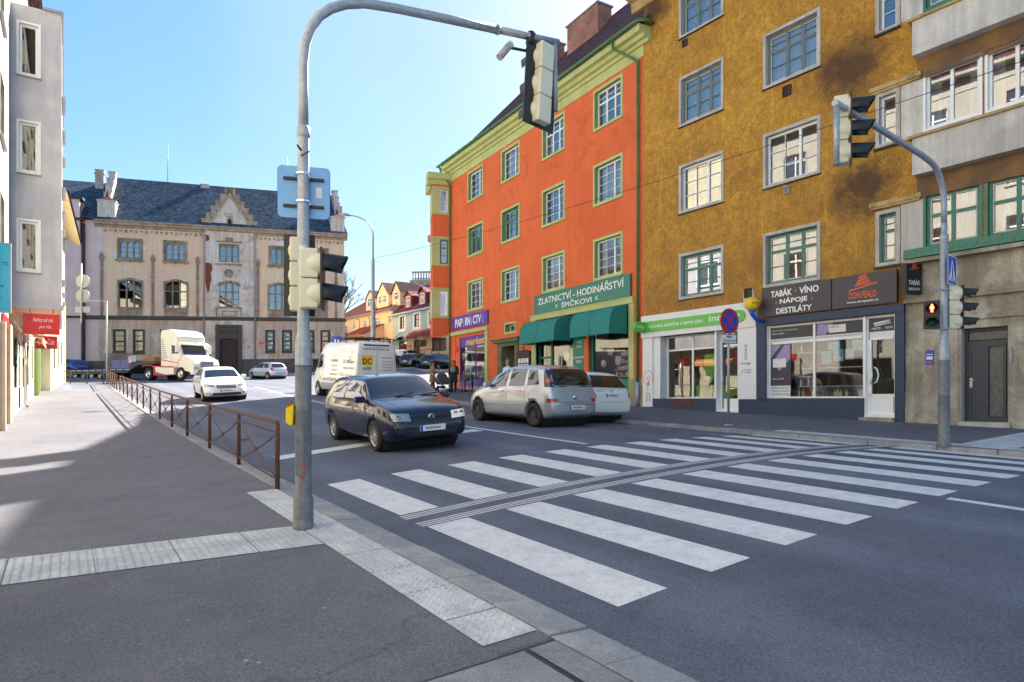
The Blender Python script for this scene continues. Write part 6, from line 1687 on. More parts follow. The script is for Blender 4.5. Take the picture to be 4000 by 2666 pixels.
m = MB(); m.lathe([(.079, 3.72), (.079, 3.74)], 18, (PX, PY, 0)); m.lathe([(.079, 3.44), (.079, 3.46)], 18, (PX, PY, 0)); m.build('clamp', 'chrome', pb)
m = MB(TMB); m.box(.12, .18, -.004, 0, -.05, .06); m.build('sticker', 'plate_white', pb)

# ------------------------------------------------------------------ right mast
QX, QY = 8.17, 12.21; qz = SR(*UT(QX, QY)).z
rm = empty('signal_mast', (QX, QY, qz), 'grey signal mast with curved arm on the right pavement', 'mast')
m = MB(); m.lathe([(.105, 0), (.105, .25), (.095, .27), (.095, .95), (.10, .96), (.10, .99), (.095, 1.0), (.095, 1.65)], 18, (QX, QY, qz - .02)); m.build('lower_tube', 'pole_grey', rm)
m = MB(); m.lathe([(.096, 1.62), (.096, 1.85), (.07, 1.92), (.067, 3.88), (.076, 3.9), (.076, 3.98), (.052, 4.0), (.052, 4.2)], 18, (QX, QY, qz)); m.build('upper_tube', 'galvanised', rm)
def aq(s, z): return (QX - .8217 * s, QY - .5699 * s, z)
m = MB(); m.tube([aq(0, 4.6), aq(0, 5.0), aq(.03, 5.2), aq(.12, 5.42), aq(.28, 5.6), aq(.5, 5.7), aq(.9, 5.76), aq(2.6, 5.9), aq(3.85, 5.98)], .052, 12); m.build('arm', 'galvanised', rm)
hq = Vector(aq(3.4, 5.66))
signal_head(facing((hq.x, hq.y, 5.66), *ang(114)), 'large signal head with black visors on the right mast arm, seen from the side', 3, 'traffic light heads', pitch=.36, r=.125, w=.34, backboard=False, visorlen=.34, depth=.2)
e_ = Vector(aq(3.8, 5.97)); m = MB(); m.tube([tuple(e_ + Vector((0, 0, .02))), tuple(e_ + Vector((0, 0, -.95)))], .045, 10); m.build('drop_tube', 'galvanised', rm)
signal_head(facing((QX - .31, QY - .12, qz + 2.45), *ang(-150)), 'black pedestrian signal showing a red figure on the right mast', 2, 'traffic light heads', backboard=False, pitch=.26, r=.095, lit=1, w=.24, visorlen=.2)
signal_head(facing((QX + .26, QY - .06, qz + 2.6), *ang(105)), 'small three lamp signal head right of the right mast', 3, 'traffic light heads', backboard=False, pitch=.27, r=.095, w=.26, depth=.17, visorlen=.28)
cs = empty('road_sign', (QX, QY - .1, qz + 3.3), 'blue pedestrian crossing sign on the right mast', 'road sign')
Mc = facing((QX + .07, QY - .10, qz + 3.29), *ang(140)); TMC = lambda x, y, z: Mc @ Vector((x, y, z))
m = MB(TMC); m.box(-.25, .25, 0, .015, -.27, .27); m.build('plate', 'road_blue', cs)
m = MB(TMC); rect_band(m, -.25, .25, -.27, .27, .015, .015, .018); m.prism([(-.19, -.2), (.19, -.2), (0, .2)], .015, .018, ax=1); m.build('triangle', 'white_letters', cs)
m = MB(TMC); m.lathe([(.025, .018), (.001, .022)], 8, (0, 0, .09), 'y'); m.box(-.02, .02, .018, .022, -.05, .06); m.prism([(-.02, -.05), (.0, -.05), (-.03, -.16), (-.05, -.16)], .018, .022, ax=1); m.prism([(.0, -.05), (.02, -.05), (.05, -.16), (.03, -.16)], .018, .022, ax=1); m.box(-.05, .05, .018, .021, .0, .02)
for k in range(4): m.box(-.14 + .075 * k, -.11 + .075 * k, .018, .02, -.195, -.165)
m.build_each('figure_piece', 'signal_black', cs)
m = MB(); m.lathe([(.074, qz + 3.2), (.074, qz + 3.24)], 14, (QX, QY, 0)); m.box(QX - .3, QX + .3, QY - .1, QY - .06, qz + 2.92, qz + 2.95); m.box(QX - .3, QX + .3, QY - .1, QY - .06, qz + 2.19, qz + 2.22); m.build('bracket', 'grey_frame', rm)

# ------------------------------------------------------------------ no stopping sign
NX, NY = 5.66, 16.88; nz_ = SR(*UT(NX, NY)).z
ns = empty('road_sign', (NX, NY, nz_), 'round no stopping sign with supplementary plate on a thin pole before the energy shop', 'road sign')
m = MB(); m.tube([(NX, NY, nz_), (NX, NY, nz_ + 3.0)], .033, 10); m.lathe([(.12, 0), (.12, .02), (.04, .04)], 12, (NX, NY, nz_)); m.build('pole', 'galvanised', ns)
Mn = facing((NX - .0, NY - .05, nz_ + 2.72), *ang(152)); TMN = lambda x, y, z: Mn @ Vector((x, y, z))
m = MB(TMN); m.lathe([(.001, .0), (.33, 0), (.33, .02), (.001, .021)], 28, (0, 0, 0), 'y', smooth=False); m.build('disc', 'road_red', ns)
m = MB(TMN)
for q in range(4):
    a0 = q * pi / 2 - pi / 4 + .15 + pi / 2
    pts = [(.03 * cos(a0 + (pi / 2 - .3) / 2), .03 * sin(a0 + (pi / 2 - .3) / 2))] + [(.27 * cos(a), .27 * sin(a)) for a in lin(a0, a0 + pi / 2 - .3, 8)]
    m.prism([(x, z) for x, z in pts], .021, .026, ax=1)
m.build('blue_sector', 'road_blue', ns)
m = MB(TMN); m.box(-.25, .25, 0, .012, -.58, -.35); m.build('plate', 'white_letters', ns)
m = MB(TMN); rect_band(m, -.25, .25, -.58, -.35, .01, .012, .015); put_text(m, 'MIMO', .1, -.1, -.44, -.375, .015, .01); put_text(m, 'ZÁSOBOVÁNÍ', .22, -.22, -.54, -.47, .015, .01); m.build('lettering', 'black_letters', ns)

# ------------------------------------------------------------------ round signs from behind at the far left + frame pole
p = S(-.75, 43.05)
rs_ = empty('road_sign', p, 'two round signs seen from behind on a bent pipe frame at the far left railing', 'road sign')
m = MB(); m.tube([tuple(p), tuple(p + Vector((0, 0, 5.75))), tuple(p + Vector((-1.45, -.2, 5.75)))], .05, 8); q = p + Vector((-1.6, -.22, 0)); m.tube([tuple(q + Vector((0, 0, 4.2))), tuple(q + Vector((0, 0, 8.3)))], .045, 8); m.build('pipe_frame', 'galvanised', rs_)
for z in (7.45, 6.45):
    m = MB(); m.lathe([(.001, 0), (.47, 0), (.47, -.03), (.001, -.03)], 24, (q.x + .05, q.y + .1, p.z + z - .35), 'y', smooth=False); m.build('disc', 'grey_frame', rs_)
m = MB(); m.box(q.x - .45, q.x + .5, q.y + .06, q.y + .09, p.z + 4.95, p.z + 5.35); m.build('plate', 'grey_frame', rs_)

# ------------------------------------------------------------------ street lamp with wires
LX, LY = -7.75, 36.0; lz = road_zxy(LX, LY)
sl = empty('street_lamp', (LX, LY, lz), 'tall pale street lamp with long curved arm behind the white van', 'street lamp')
zt = 1.6 + (1505 - 850) / 2522 * LY
m = MB(); m.lathe([(.14, 0), (.14, 5.0), (.1, 5.1), (.09, 7.4), (.06, 7.5), (.05, zt - 1.2 - lz)], 12, (LX, LY, lz)); m.build('pole', 'galvanised', sl)
m = MB(); m.tube([(LX, LY, zt - 1.3), (LX, LY, zt - .9), (LX - .1, LY, zt - .55), (LX - .35, LY, zt - .2), (LX - .8, LY, zt + .02), (LX - 1.3, LY, zt + .12)], .04, 8); m.build('arm', 'galvanised', sl)
m = MB(); m.lathe([(.02, 0), (.12, .1), (.15, .35), (.1, .62), (.02, .68)], 12, (0, 0, 0), 'x', T=lambda x, y, z: Vector((LX - 1.2 - x, LY + y, zt + .12 + x * .1 + z * .6))); m.build('lamp_head', 'grey_frame', sl)
wr = MB(TY)
a = Vector((LX, LY, 1.6 + (1505 - 1011) / 2522 * LY))
def wire(a, b, sag, lab):
    m = MB(); m.tube([tuple(a.lerp(b, s) - Vector((0, 0, sag * 4 * s * (1 - s)))) for s in lin(0, 1, 24)], .009, 4); o = m.build('overhead_wire', 'signal_black'); tag(o, lab, 'wire', 'overhead wires')
wire(a, Vector((11.2, 12.2, 8.25)), .35, 'thin dark overhead wire crossing in front of the orange and ochre facades')
wire(a, Vector((-2.5, 62, 9.0)), .5, 'thin overhead wire running from the street lamp to the purple roof')
# parking sign behind the van
px_, py_ = -9.9, 36.5; pz = road_zxy(px_, py_)
pk = empty('road_sign', (px_, py_, pz), 'blue parking sign with white P behind the roof of the van', 'road sign')
m = MB(); m.tube([(px_, py_, pz), (px_, py_, pz + 3.1)], .03, 8); m.build('pole', 'galvanised', pk)
m = MB(); m.box(px_ - .28, px_ + .28, py_ - .06, py_ - .04, pz + 2.4, pz + 3.1); m.box(px_ - .28, px_ + .28, py_ - .06, py_ - .04, pz + 1.9, pz + 2.35); m.build('plate', 'road_blue', pk)
m = MB(lambda x, o, z: Vector((x, py_ - .06 - o, z))); put_text(m, 'P', px_ - .12, px_ + .14, pz + 2.55, pz + 2.98, .004, .04); m.build('lettering', 'white_letters', pk)

# ------------------------------------------------------------------ bare tree behind the yellow house
def bare_tree(x, y, z, h, seed):
    rn = random.Random(seed); t = empty('bare_tree', (x, y, z), 'bare leafless tree rising behind the yellow house roof', 'tree')
    tr = MB(); cr = MB()
    def grow(p, d, L, r, lv, mbx):
        q = p + d * L
        mbx.tube([tuple(p), tuple(p.lerp(q, .5) + Vector((rn.uniform(-1, 1), rn.uniform(-1, 1), 0)) * L * .04), tuple(q)], [r, r * .85, r * .65], 5, cap=False)
        if lv == 0: return
        for k in range(4 if lv > 1 else 5):
            a = rn.uniform(0, 2 * pi); sp = rn.uniform(.35, .8)
            nd_ = (d + Vector((cos(a), sin(a), rn.uniform(-.1, .4))) * sp).normalized()
            grow(p.lerp(q, rn.uniform(.55, 1)), nd_, L * rn.uniform(.55, .75), r * .5, lv - 1, cr)
    grow(Vector((x, y, z)), Vector((0, 0, 1)), h * .38, .3, 4, tr)
    tr.build('trunk', 'bark', t); cr.build('crown', 'bark', t)
bare_tree(-27, 100, 6, 17, 4)
# clipped hedges in planters uphill
def planter(p, w, lab):
    t = empty('hedge_planter', p, lab, 'hedge', 'clipped hedges at the car park')
    m = MB(); rn = random.Random(int(p.x * 100))
    for k in range(1500):
        c = Vector((rn.uniform(-w / 2, w / 2), rn.uniform(-.45, .45), rn.uniform(.25, 1.15)))
        if max(abs(c.x) / (w / 2), abs(c.y) / .45, abs(c.z - .6) / .55) < .75: continue
        a = Vector((rn.uniform(-1, 1), rn.uniform(-1, 1), rn.uniform(-1, 1))).normalized() * .07; b_ = a.orthogonal().normalized() * .07
        q = p + c; m.add([tuple(q - a), tuple(q + b_), tuple(q + a), tuple(q - b_)], [(0, 1, 2, 3)])
    m.box(p.x - w / 2 + .08, p.x + w / 2 - .08, p.y - .36, p.y + .36, p.z + .2, p.z + 1.05)
    m.build('foliage', 'hedge', t)
    m = MB(); m.box(p.x - w / 2, p.x + w / 2, p.y - .45, p.y + .45, p.z - .1, p.z + .3); m.build('trough', 'dark_stone', t)
for (px, Y, w, lab) in ((1600, 66, 2.6, 'clipped dark hedge in a trough before the small white van'), (1512, 66, 2.0, 'clipped dark hedge behind the tail lamp of the white van')):
    x = (px - 2000) / 2522 * Y; planter(Vector((x, Y, road_zxy(x, Y))), w, lab)
# retaining kerb of the car park
mb = MB()
pts = [(-24, 62), (-15, 61.5), (-9.5, 62.3), (-8.2, 58.5), (-4, 57.5), (2, 57)]
for (a, b) in zip(pts, pts[1:]):
    za, zb = road_zxy(*a) - .1, road_zxy(*b) - .1
    mb.add([(a[0], a[1], za), (b[0], b[1], zb), (b[0], b[1], zb + .28), (a[0], a[1], za + .28), (a[0], a[1] + .3, za + .28), (b[0], b[1] + .3, zb + .28), (a[0], a[1] + .3, za), (b[0], b[1] + .3, zb)], [(0, 1, 2, 3), (3, 2, 5, 4), (4, 5, 7, 6)])
tag(mb.build('kerb_car_park', 'kerb_granite'), kind='structure')

# ------------------------------------------------------------------ VEHICLES
def pl(pts, x):
    if x <= pts[0][0]: return pts[0][1]
    for (a, b), (c, d) in zip(pts, pts[1:]):
        if x <= c: return b + (d - b) * (x - a) / (c - a) if c > a else d
    return pts[-1][1]

class Car:
    def __init__(s, name, label, cat, U_or_xy, heading, L, W, H, top, sh, paint, wheels, wr=.31, bot=None, plan=None, roofw=.74, tw=.20, group=None, zoff=0, scale=1.0, hub='alloy', spokes=8, cab=.86):
        """top/sh: outline of roof line and shoulder line along x (0 = rear); heading: unit vector"""
        s.L, s.W, s.H = L, W, H
        hx, hy = heading; n = sqrt(hx * hx + hy * hy); hx /= n; hy /= n
        cx, cy = U_or_xy      # centre of the car on the ground
        def gz(dx, dy): return road_zxy(cx + hx * dx - hy * dy, cy + hy * dx + hx * dy)
        zf = (gz(L * .32, W * .4) + gz(L * .32, -W * .4)) / 2; zr = (gz(-L * .32, W * .4) + gz(-L * .32, -W * .4)) / 2
        zl = (gz(L * .3, W * .4) + gz(-L * .3, W * .4)) / 2; zg = (gz(L * .3, -W * .4) + gz(-L * .3, -W * .4)) / 2
        pitch = math.atan2(zf - zr, L * .64); roll = math.atan2(zl - zg, W * .8)
        s.M = Matrix.Translation((cx, cy, (zf + zr) / 2 + zoff)) @ Matrix.Rotation(math.atan2(hy, hx), 4, 'Z') @ Matrix.Rotation(-pitch, 4, 'Y') @ Matrix.Rotation(roll, 4, 'X') @ Matrix.Scale(scale, 4) @ Matrix.Translation((-L / 2, 0, 0))
        s.t = empty(name, (0, 0, 0), label, cat, group, M=s.M)
        bot = bot or [(0, .34), (.25, .22), (L - .3, .20), (L, .30)]
        plan = plan or [(0, .80), (.06, .90), (.25, .975), (.8, 1), (L - 1.1, 1), (L - .45, .955), (L - .15, .86), (L, .70)]
        xs = [0, .04, .12, .25, .4, .6, .8] + lin(1.0, L - 1.0, 9) + [L - .8, L - .6, L - .42, L - .28, L - .15, L - .06, L]
        for p in top:
            if all(abs(p[0] - x) > .05 for x in xs): xs.append(p[0])
        xs.sort()
        hwm = W / 2; v = []; rings = []
        for x in xs:
            zt, zs, zb = pl(top, x), min(pl(sh, x), pl(top, x) - .05), pl(bot, x)
            hw = hwm * pl(plan, x); g = min(1, max(0, (zt - zs - .06) / (H - zs - .05)))
            ht = hw * (cab + (roofw - cab) * g)
            zm = zb + (zs - zb) * .52
            half = [(hw * .82, zb), (hw * .955, zb + .03), (hw * .985, zb + (zm - zb) * .5), (hw, zm), (hw * .992, zm + (zs - zm) * .6), (hw * .965, zs), (hw * .955 + (ht - hw * .955) * .45, zs + (zt - zs) * .42), (ht + .005, zt - .075 * (.4 + .6 * g) - .01), (ht * .9, zt - .022), (ht * .5, zt - .004), (0, zt)]
            ring = [(x, 0, zb)] + [(x, y, z) for y, z in half] + [(x, -y, z) for y, z in half[-2::-1]]
            rings.append(ring)
        nr = len(rings[0]); m = MB()
        vv = [p for r in rings for p in r]; ff = []
        for i in range(len(rings) - 1):
            for k in range(nr): k2 = (k + 1) % nr; ff.append((i * nr + k, i * nr + k2, (i + 1) * nr + k2, (i + 1) * nr + k))
        ff.append(tuple(range(nr))); ff.append(tuple((len(rings) - 1) * nr + k for k in range(nr))[::-1])
        m.add(vv, ff, smooth=True)
        o = fix_normals(m.build('body', paint, s.t, local=True))
        md = o.modifiers.new('s', 'SUBSURF'); md.levels = 1; md.render_levels = 1
        dg = bpy.context.evaluated_depsgraph_get(); dg.update()
        me = bpy.data.meshes.new_from_object(o.evaluated_get(dg)); o.modifiers.clear(); old = o.data; o.data = me; bpy.data.meshes.remove(old)
        bm = bmesh.new(); bm.from_mesh(me); s.bvh = BVHTree.FromBMesh(bm); bm.free()
        s.body = o; s.wr = wr
        # wheel arches
        for (x, nm) in zip(wheels, 'rf'):
            c = MB(); c.lathe([(0.001, -W), (wr + .05, -W), (wr + .05, W), (0.001, W)], 28, (x, 0, wr), 'y'); cu = fix_normals(c.build('cut', 'rubber', s.t, local=True))
            b = o.modifiers.new('b', 'BOOLEAN'); b.object = cu; b.operation = 'DIFFERENCE'; b.solver = 'EXACT'
            dg = bpy.context.evaluated_depsgraph_get(); dg.update()
            me = bpy.data.meshes.new_from_object(o.evaluated_get(dg)); o.modifiers.clear(); o.data = me
            bpy.data.objects.remove(cu)
        ln = MB()
        for x in wheels:
            ln.lathe([(wr + .045, -W * .46), (wr + .045, W * .46)], 24, (x, 0, wr), 'y')
        ln.box(.5, L - .5, -W * .36, W * .36, .17, .35)
        ln.build('underbody', 'rubber', s.t, local=True)
        for x in wheels:
            for sd in (-1, 1):
                y0 = sd * (W / 2 - .015); a = lambda d: y0 - sd * d
                w = MB(); w.lathe([(wr * .62, a(.02)), (wr * .66, a(.0)), (wr * .92, a(.0)), (wr * .99, a(.03)), (wr, a(.06)), (wr, a(tw - .03)), (wr * .95, a(tw)), (wr * .5, a(tw))], 28, (x, 0, wr), 'y'); wh = w.build('wheel', 'rubber', s.t, local=True)
                r = MB(); r.lathe([(wr * .67, a(.012)), (wr * .62, a(.03)), (wr * .58, a(.055)), (wr * .2, a(.05)), (0.001, a(.045))], 24, (x, 0, wr), 'y')
                r.build('rim', 'steel_rim', wh, local=True)
                r = MB()
                r.lathe([(wr * .68, a(.008)), (wr * .61, a(.006)), (wr * .60, a(.03))], 24, (x, 0, wr), 'y')
                for k in range(spokes):
                    an = 2 * pi * k / spokes
                    T2 = lambda p, q, z_, an=an: (x + p * cos(an) - z_ * sin(an), q, wr + p * sin(an) + z_ * cos(an))
                    r.add([T2(*p) for p in ((.02, a(.02), -.022), (wr * .63, a(.01), -.012 * 8 / spokes * 1.3), (wr * .63, a(.01), .012 * 8 / spokes * 1.3), (.02, a(.02), .022))], [(0, 1, 2, 3)])
                r.lathe([(.05, a(.018)), (.03, a(.008)), (0.001, a(.006))], 12, (x, 0, wr), 'y')
                r.build('hub_cap', hub, wh, local=True)
    def hit(s, o, d):
        p, n, i, di = s.bvh.ray_cast(Vector(o), Vector(d))
        return (p, n) if p is not None else (None, None)
    def P(s, side, a, b, off=.005):
        """side: 'l','r' (a=x,b=z), 'f','b' (a=y,b=z), 't' (a=x,b=y)"""
        for k in range(12):      # slide towards the middle until the ray meets the body
            q_ = 1 - .02 * k
            if side in 'lr': y = 1 if side == 'l' else -1; p, n = s.hit((a, 3 * y, b * (1 - .01 * k)), (0, -y, 0)); q = Vector((a, 0, b))
            elif side in 'fb':
                x = 1 if side == 'f' else -1; p, n = s.hit((s.L / 2 + x * 9, a * q_, b * (1 - .006 * k)), (-x, 0, 0)); q = Vector((s.L / 2, a, b))
                if p is not None and abs(p.x - s.L / 2) < s.L * .30 and k < 11: p = None; continue
            else: p, n = s.hit((a, b * q_, 9), (0, 0, -1)); q = Vector((a, b, 1))
            if p is not None: break
        if p is None: return q
        return p + n * off
    def patch(s, name, mat, side, quads, parent=None, n=8, m=6, off=.005, label=None):
        mb = MB()
        for q in quads:
            A, B, Cc, D = q; v = []
            for j in range(m + 1):
                t = j / m
                for i in range(n + 1):
                    u = i / n
                    a = (A[0] * (1 - u) + B[0] * u) * (1 - t) + (D[0] * (1 - u) + Cc[0] * u) * t
                    b = (A[1] * (1 - u) + B[1] * u) * (1 - t) + (D[1] * (1 - u) + Cc[1] * u) * t
                    v.append(tuple(s.P(side, a, b, off)))
            mb.add(v, [(j * (n + 1) + i, j * (n + 1) + i + 1, (j + 1) * (n + 1) + i + 1, (j + 1) * (n + 1) + i) for j in range(m) for i in range(n)], smooth=True)
        return mb.build(name, mat, parent or s.t, label=label, local=True)
    def line(s, side, pts, r=.004, name='panel_gap', mat='black_plastic', parent=None, off=.001):
        m = MB()
        q = []
        for a, b in zip(pts, pts[1:]):
            for k in range(5): q.append((a[0] + (b[0] - a[0]) * k / 5, a[1] + (b[1] - a[1]) * k / 5))
        q.append(pts[-1]); m.tube([tuple(s.P(side, *p, off=off)) for p in q], r, 4)
        return m.build(name, mat, parent or s.body, local=True)
    def text(s, side, txt, a0, a1, b0, b1, mat='black_letters', bold=0, parent=None, off=.008, shear=0):
        vv, ff, x0, x1, y0, y1 = text2d(txt, bold, shear)
        m = MB(); m.add([tuple(s.P(side, a0 + (p[0] - x0) / (x1 - x0) * (a1 - a0), b0 + (p[1] - y0) / (y1 - y0) * (b1 - b0), off)) for p in vv], ff)
        return m.build('lettering', mat, parent or s.body, local=True)
    def plate(s, side, y, z, w=.52, h=.11, blue=True):
        x = s.P(side, y, z).x; sx = 1 if side == 'f' else -1
        m = MB(); m.box(min(x, x + sx * .02), max(x, x + sx * .02), y - w / 2, y + w / 2, z - h / 2, z + h / 2); p = m.build('number_plate', 'plate_white', s.t, local=True)
        e = .021 * sx; yy = (y + w / 2) if side == 'b' else (y - w / 2)
        m = MB(); m.quad((x + e, yy, z - h / 2), (x + e, yy + (-.05 if side == 'b' else .05), z - h / 2), (x + e, yy + (-.05 if side == 'b' else .05), z + h / 2), (x + e, yy, z + h / 2)); m.build('blue_band', 'road_blue', p, local=True)
        m = MB(); m.quad((x + e, y - w * .3, z - h * .2), (x + e, y + w * .3, z - h * .2), (x + e, y + w * .3, z + h * .2), (x + e, y - w * .3, z + h * .2)); m.build('blurred_characters', 'grey_frame', p, local=True)
    def mirror(s, x, z, paint, w=.10):
        for sd in (-1, 1):
            y = s.P('l' if sd > 0 else 'r', x, z).y
            m = MB(); m.box(x - .05, x + .07, min(y, y + sd * .2), max(y, y + sd * .2), z, z + .13); o = m.build('mirror', paint, s.t, local=True); bevel(o, .03, 3)
    def roundel(s, side, y, z, r, mat='chrome'):
        p = s.P(side, y, z); sx = 1 if side == 'f' else -1
        m = MB(); m.lathe([(r, p.x + sx * .005), (r, p.x + sx * .012), (r * .82, p.x + sx * .012), (r * .82, p.x + sx * .006)], 20, (0, y, z), 'x'); return m, p.x + sx * .01

UPH = (-.5699, .8217)
# --- dark blue hatchback, coming towards the camera
hd = (.545, -.838)
Lg = 4.15
# right wheels at (-4.06,14.75) and (-2.6,12.45)
def centre_from_right_wheels(rx, ry, hd, L, W, xr):
    # rx,ry rear-right wheel contact; returns car centre
    fx = L / 2 - xr; hx, hy = hd
    return (rx + hx * fx - hy * (W / 2 - .1), ry + hy * fx + hx * (W / 2 - .1))
g = Car('hatchback', 'dark blue three door hatchback with lit headlamps turning in front of the crossing', 'car', centre_from_right_wheels(-3.95, 14.6, hd, Lg, 1.735, .80), hd, Lg, 1.735, 1.44,
        [(0, .60), (.04, .80), (.08, .96), (.14, 1.04), (.46, 1.38), (.60, 1.425), (1.3, 1.46), (2.0, 1.46), (2.38, 1.42), (2.72, 1.24), (3.06, 1.02), (3.45, .965), (3.85, .885), (4.02, .82), (4.10, .70), (4.15, .52)],
        [(0, .50), (.1, .84), (.3, .96), (3.0, .94), (3.7, .86), (4.02, .76), (4.15, .45)], 'car_blue', (.80, 3.31), spokes=14, tw=.2, roofw=.77, cab=.90, plan=[(0, .86), (.06, .93), (.25, .985), (.8, 1), (3.1, 1), (3.7, .98), (3.95, .93), (4.08, .86), (4.15, .76)])
for sd in 'rl':
    g.patch('side_window', 'car_glass', sd, [((1.62, .97), (2.92, .965), (2.42, 1.33), (1.70, 1.355))]); g.patch('quarter_window', 'car_glass', sd, [((.75, .99), (1.52, .97), (1.60, 1.35), (.92, 1.33))])
    g.line(sd, [(1.57, .33), (1.57, 1.36)]); g.line(sd, [(2.95, .95), (2.92, .30), (1.6, .28)]); g.line(sd, [(.6, .60), (3.0, .60)], .012, 'side_strip', 'black_plastic')
    g.line(sd, [(.72, .965), (2.95, .95)], .008, 'window_seal')
    g.patch('door_handle', 'black_plastic', sd, [((1.75, .82), (1.95, .82), (1.95, .85), (1.75, .85))], off=.02)
w = 2.45
g.patch('windscreen', 'car_glass', 't', [((2.44, -.60), (3.08, -.70), (3.08, .70), (2.44, .60))], n=8, m=12)
g.patch('rear_window', 'car_glass', 't', [((.22, -.55), (.55, -.50), (.55, .50), (.22, .55))])
for sd in (-1, 1):
    g.patch('headlight', 'lamp_on' if sd > 0 else 'lamp_glass', 'f', [((sd * .42, .60), (sd * .76, .62), (sd * .77, .76), (sd * .44, .745))], off=.008)
for sd in (-1, 1):
    for yy, rr in ((.66, .055), (.53, .045)):
        p_ = g.P('f', sd * yy, .685, .012); m = MB(); m.lathe([(rr, 0), (rr * .8, .006), (rr * .7, -.001), (.001, -.001)], 14, (0, p_.y, p_.z), 'x', T=lambda a, b, c, X=p_.x: Vector((X + a, b, c))); m.build('lamp_reflector', 'chrome', g.t, local=True)
g.patch('grille', 'black_plastic', 'f', [((-.38, .60), (.38, .60), (.40, .72), (-.40, .72))], off=.006)
g.patch('lower_grille', 'black_plastic', 'f', [((-.55, .29), (.55, .29), (.5, .38), (-.5, .38))], off=.006)
for z in (.63, .66, .69): g.line('f', [(-.37, z), (.37, z)], .005, 'grille_bar', 'car_blue', off=.012)
g.plate('f', .0, .46)
m, x = g.roundel('f', 0, .66, .065); m.tube([(x, .04, .70), (x, .018, .62), (x, 0, .655), (x, -.018, .62), (x, -.04, .70)], .006, 4); m.tube([(x, .018, .71), (x, 0, .67), (x, -.018, .71)], .006, 4); m.build('badge', 'chrome', g.t, local=True)
g.mirror(2.82, .93, 'car_blue')
g.line('t', [(3.15, -.66), (4.0, -.52)]); g.line('t', [(3.15, .66), (4.0, .52)]); g.line('f', [(-.85, .56), (.85, .56)])
for y in (-.3, .25): g.line('t', [(3.1, y), (2.98, y + .45)], .008, 'wiper', 'black_plastic', off=.012)
# --- silver small people carrier, going uphill
hm_ = (-.585, .811)
s_ = Car('people_carrier', 'silver compact people carrier with dark rear window driving uphill', 'car', (lambda rx, ry: (rx + hm_[0] * (2.02 - .70) + hm_[1] * .75, ry + hm_[1] * (2.02 - .70) - hm_[0] * .75))(.60, 16.62), hm_, 4.04, 1.70, 1.62,
         [(0, .60), (.03, .80), (.06, 1.0), (.12, 1.12), (.30, 1.48), (.42, 1.56), (.9, 1.61), (1.6, 1.62), (2.1, 1.56), (2.6, 1.36), (3.15, 1.08), (3.4, 1.0), (3.75, .86), (3.92, .74), (4.04, .55)],
         [(0, .50), (.06, .92), (.3, 1.05), (2.0, 1.0), (3.1, .93), (3.7, .80), (4.04, .45)], 'car_silver', (.70, 3.33), wr=.315, hub='steel_rim', spokes=10, roofw=.78)
for sd in 'rl':
    s_.patch('side_window', 'car_glass', sd, [((.52, 1.1), (1.0, 1.06), (1.05, 1.48), (.70, 1.47)), ((1.12, 1.05), (1.82, 1.03), (1.80, 1.50), (1.14, 1.50)), ((1.95, 1.02), (2.75, .99), (2.30, 1.36), (1.93, 1.48)), ((2.82, .99), (3.2, .98), (3.0, 1.07), (2.55, 1.28))])
    s_.line(sd, [(1.88, .32), (1.90, 1.0)]); s_.line(sd, [(1.05, .62), (1.07, 1.03)]); s_.line(sd, [(2.9, .34), (2.88, .98)]); s_.line(sd, [(1.1, .56), (2.9, .53)], .014, 'side_strip', 'car_silver', off=.008); s_.line(sd, [(1.1, .30), (2.9, .28)], .01)
    for x in (1.2, 2.05): s_.patch('door_handle', 'chrome', sd, [((x, .88), (x + .2, .88), (x + .2, .93), (x, .93))], off=.02)
s_.patch('rear_window', 'car_glass', 'b', [((-.74, 1.08), (.74, 1.08), (.62, 1.50), (-.62, 1.50))], n=12, off=.008)
for sd in (-1, 1):
    q_ = 'l' if sd > 0 else 'r'
    tl = s_.patch('tail_light', 'car_glass', q_, [((.10, 1.04), (.30, 1.04), (.46, 1.46), (.34, 1.47))], off=.012)
    s_.patch('red_lens', 'tail_red', q_, [((.18, 1.14), (.27, 1.14), (.30, 1.25), (.21, 1.25))], off=.018, parent=tl)
    s_.patch('reflector', 'tail_red', 'b', [((sd * .56, .66), (sd * .80, .66), (sd * .80, .75), (sd * .56, .75))], off=.012)
s_.plate('b', -.05, .52); s_.line('b', [(-.74, .66), (.74, .66)], .006); s_.line('b', [(-.60, .60), (.60, .60)], .015, 'bumper_strip', 'chrome'); s_.line('b', [(-.66, 1.04), (-.62, .66)]); s_.line('b', [(.66, 1.04), (.62, .66)]); s_.line('b', [(-.66, 1.06), (.66, 1.06)])
m, x = s_.roundel('b', 0, .97, .06); m.tube([(x, -.06, .955), (x, 0, .975), (x, .06, .985)], .006, 4); m.build('badge', 'chrome', s_.t, local=True)
m = MB(); p = s_.P('b', 0, .78); m.lathe([(.07, 0), (.05, .02), (.001, .03)], 14, (p.x, 0, .78), 'x', T=lambda a, b, c: Vector((p.x - (a - p.x), b, c))); m.build('tailgate_handle', 'chrome', s_.t, local=True)
s_.mirror(2.72, .98, 'car_silver'); s_.patch('high_brake_light', 'tail_red', 'b', [((-.14, 1.525), (.14, 1.525), (.14, 1.55), (-.14, 1.55))], off=.012)
m = MB(); m.tube([(1.0, 0, 1.6), (.85, 0, 1.8)], .006, 4); m.build('aerial', 'black_plastic', s_.t, local=True)
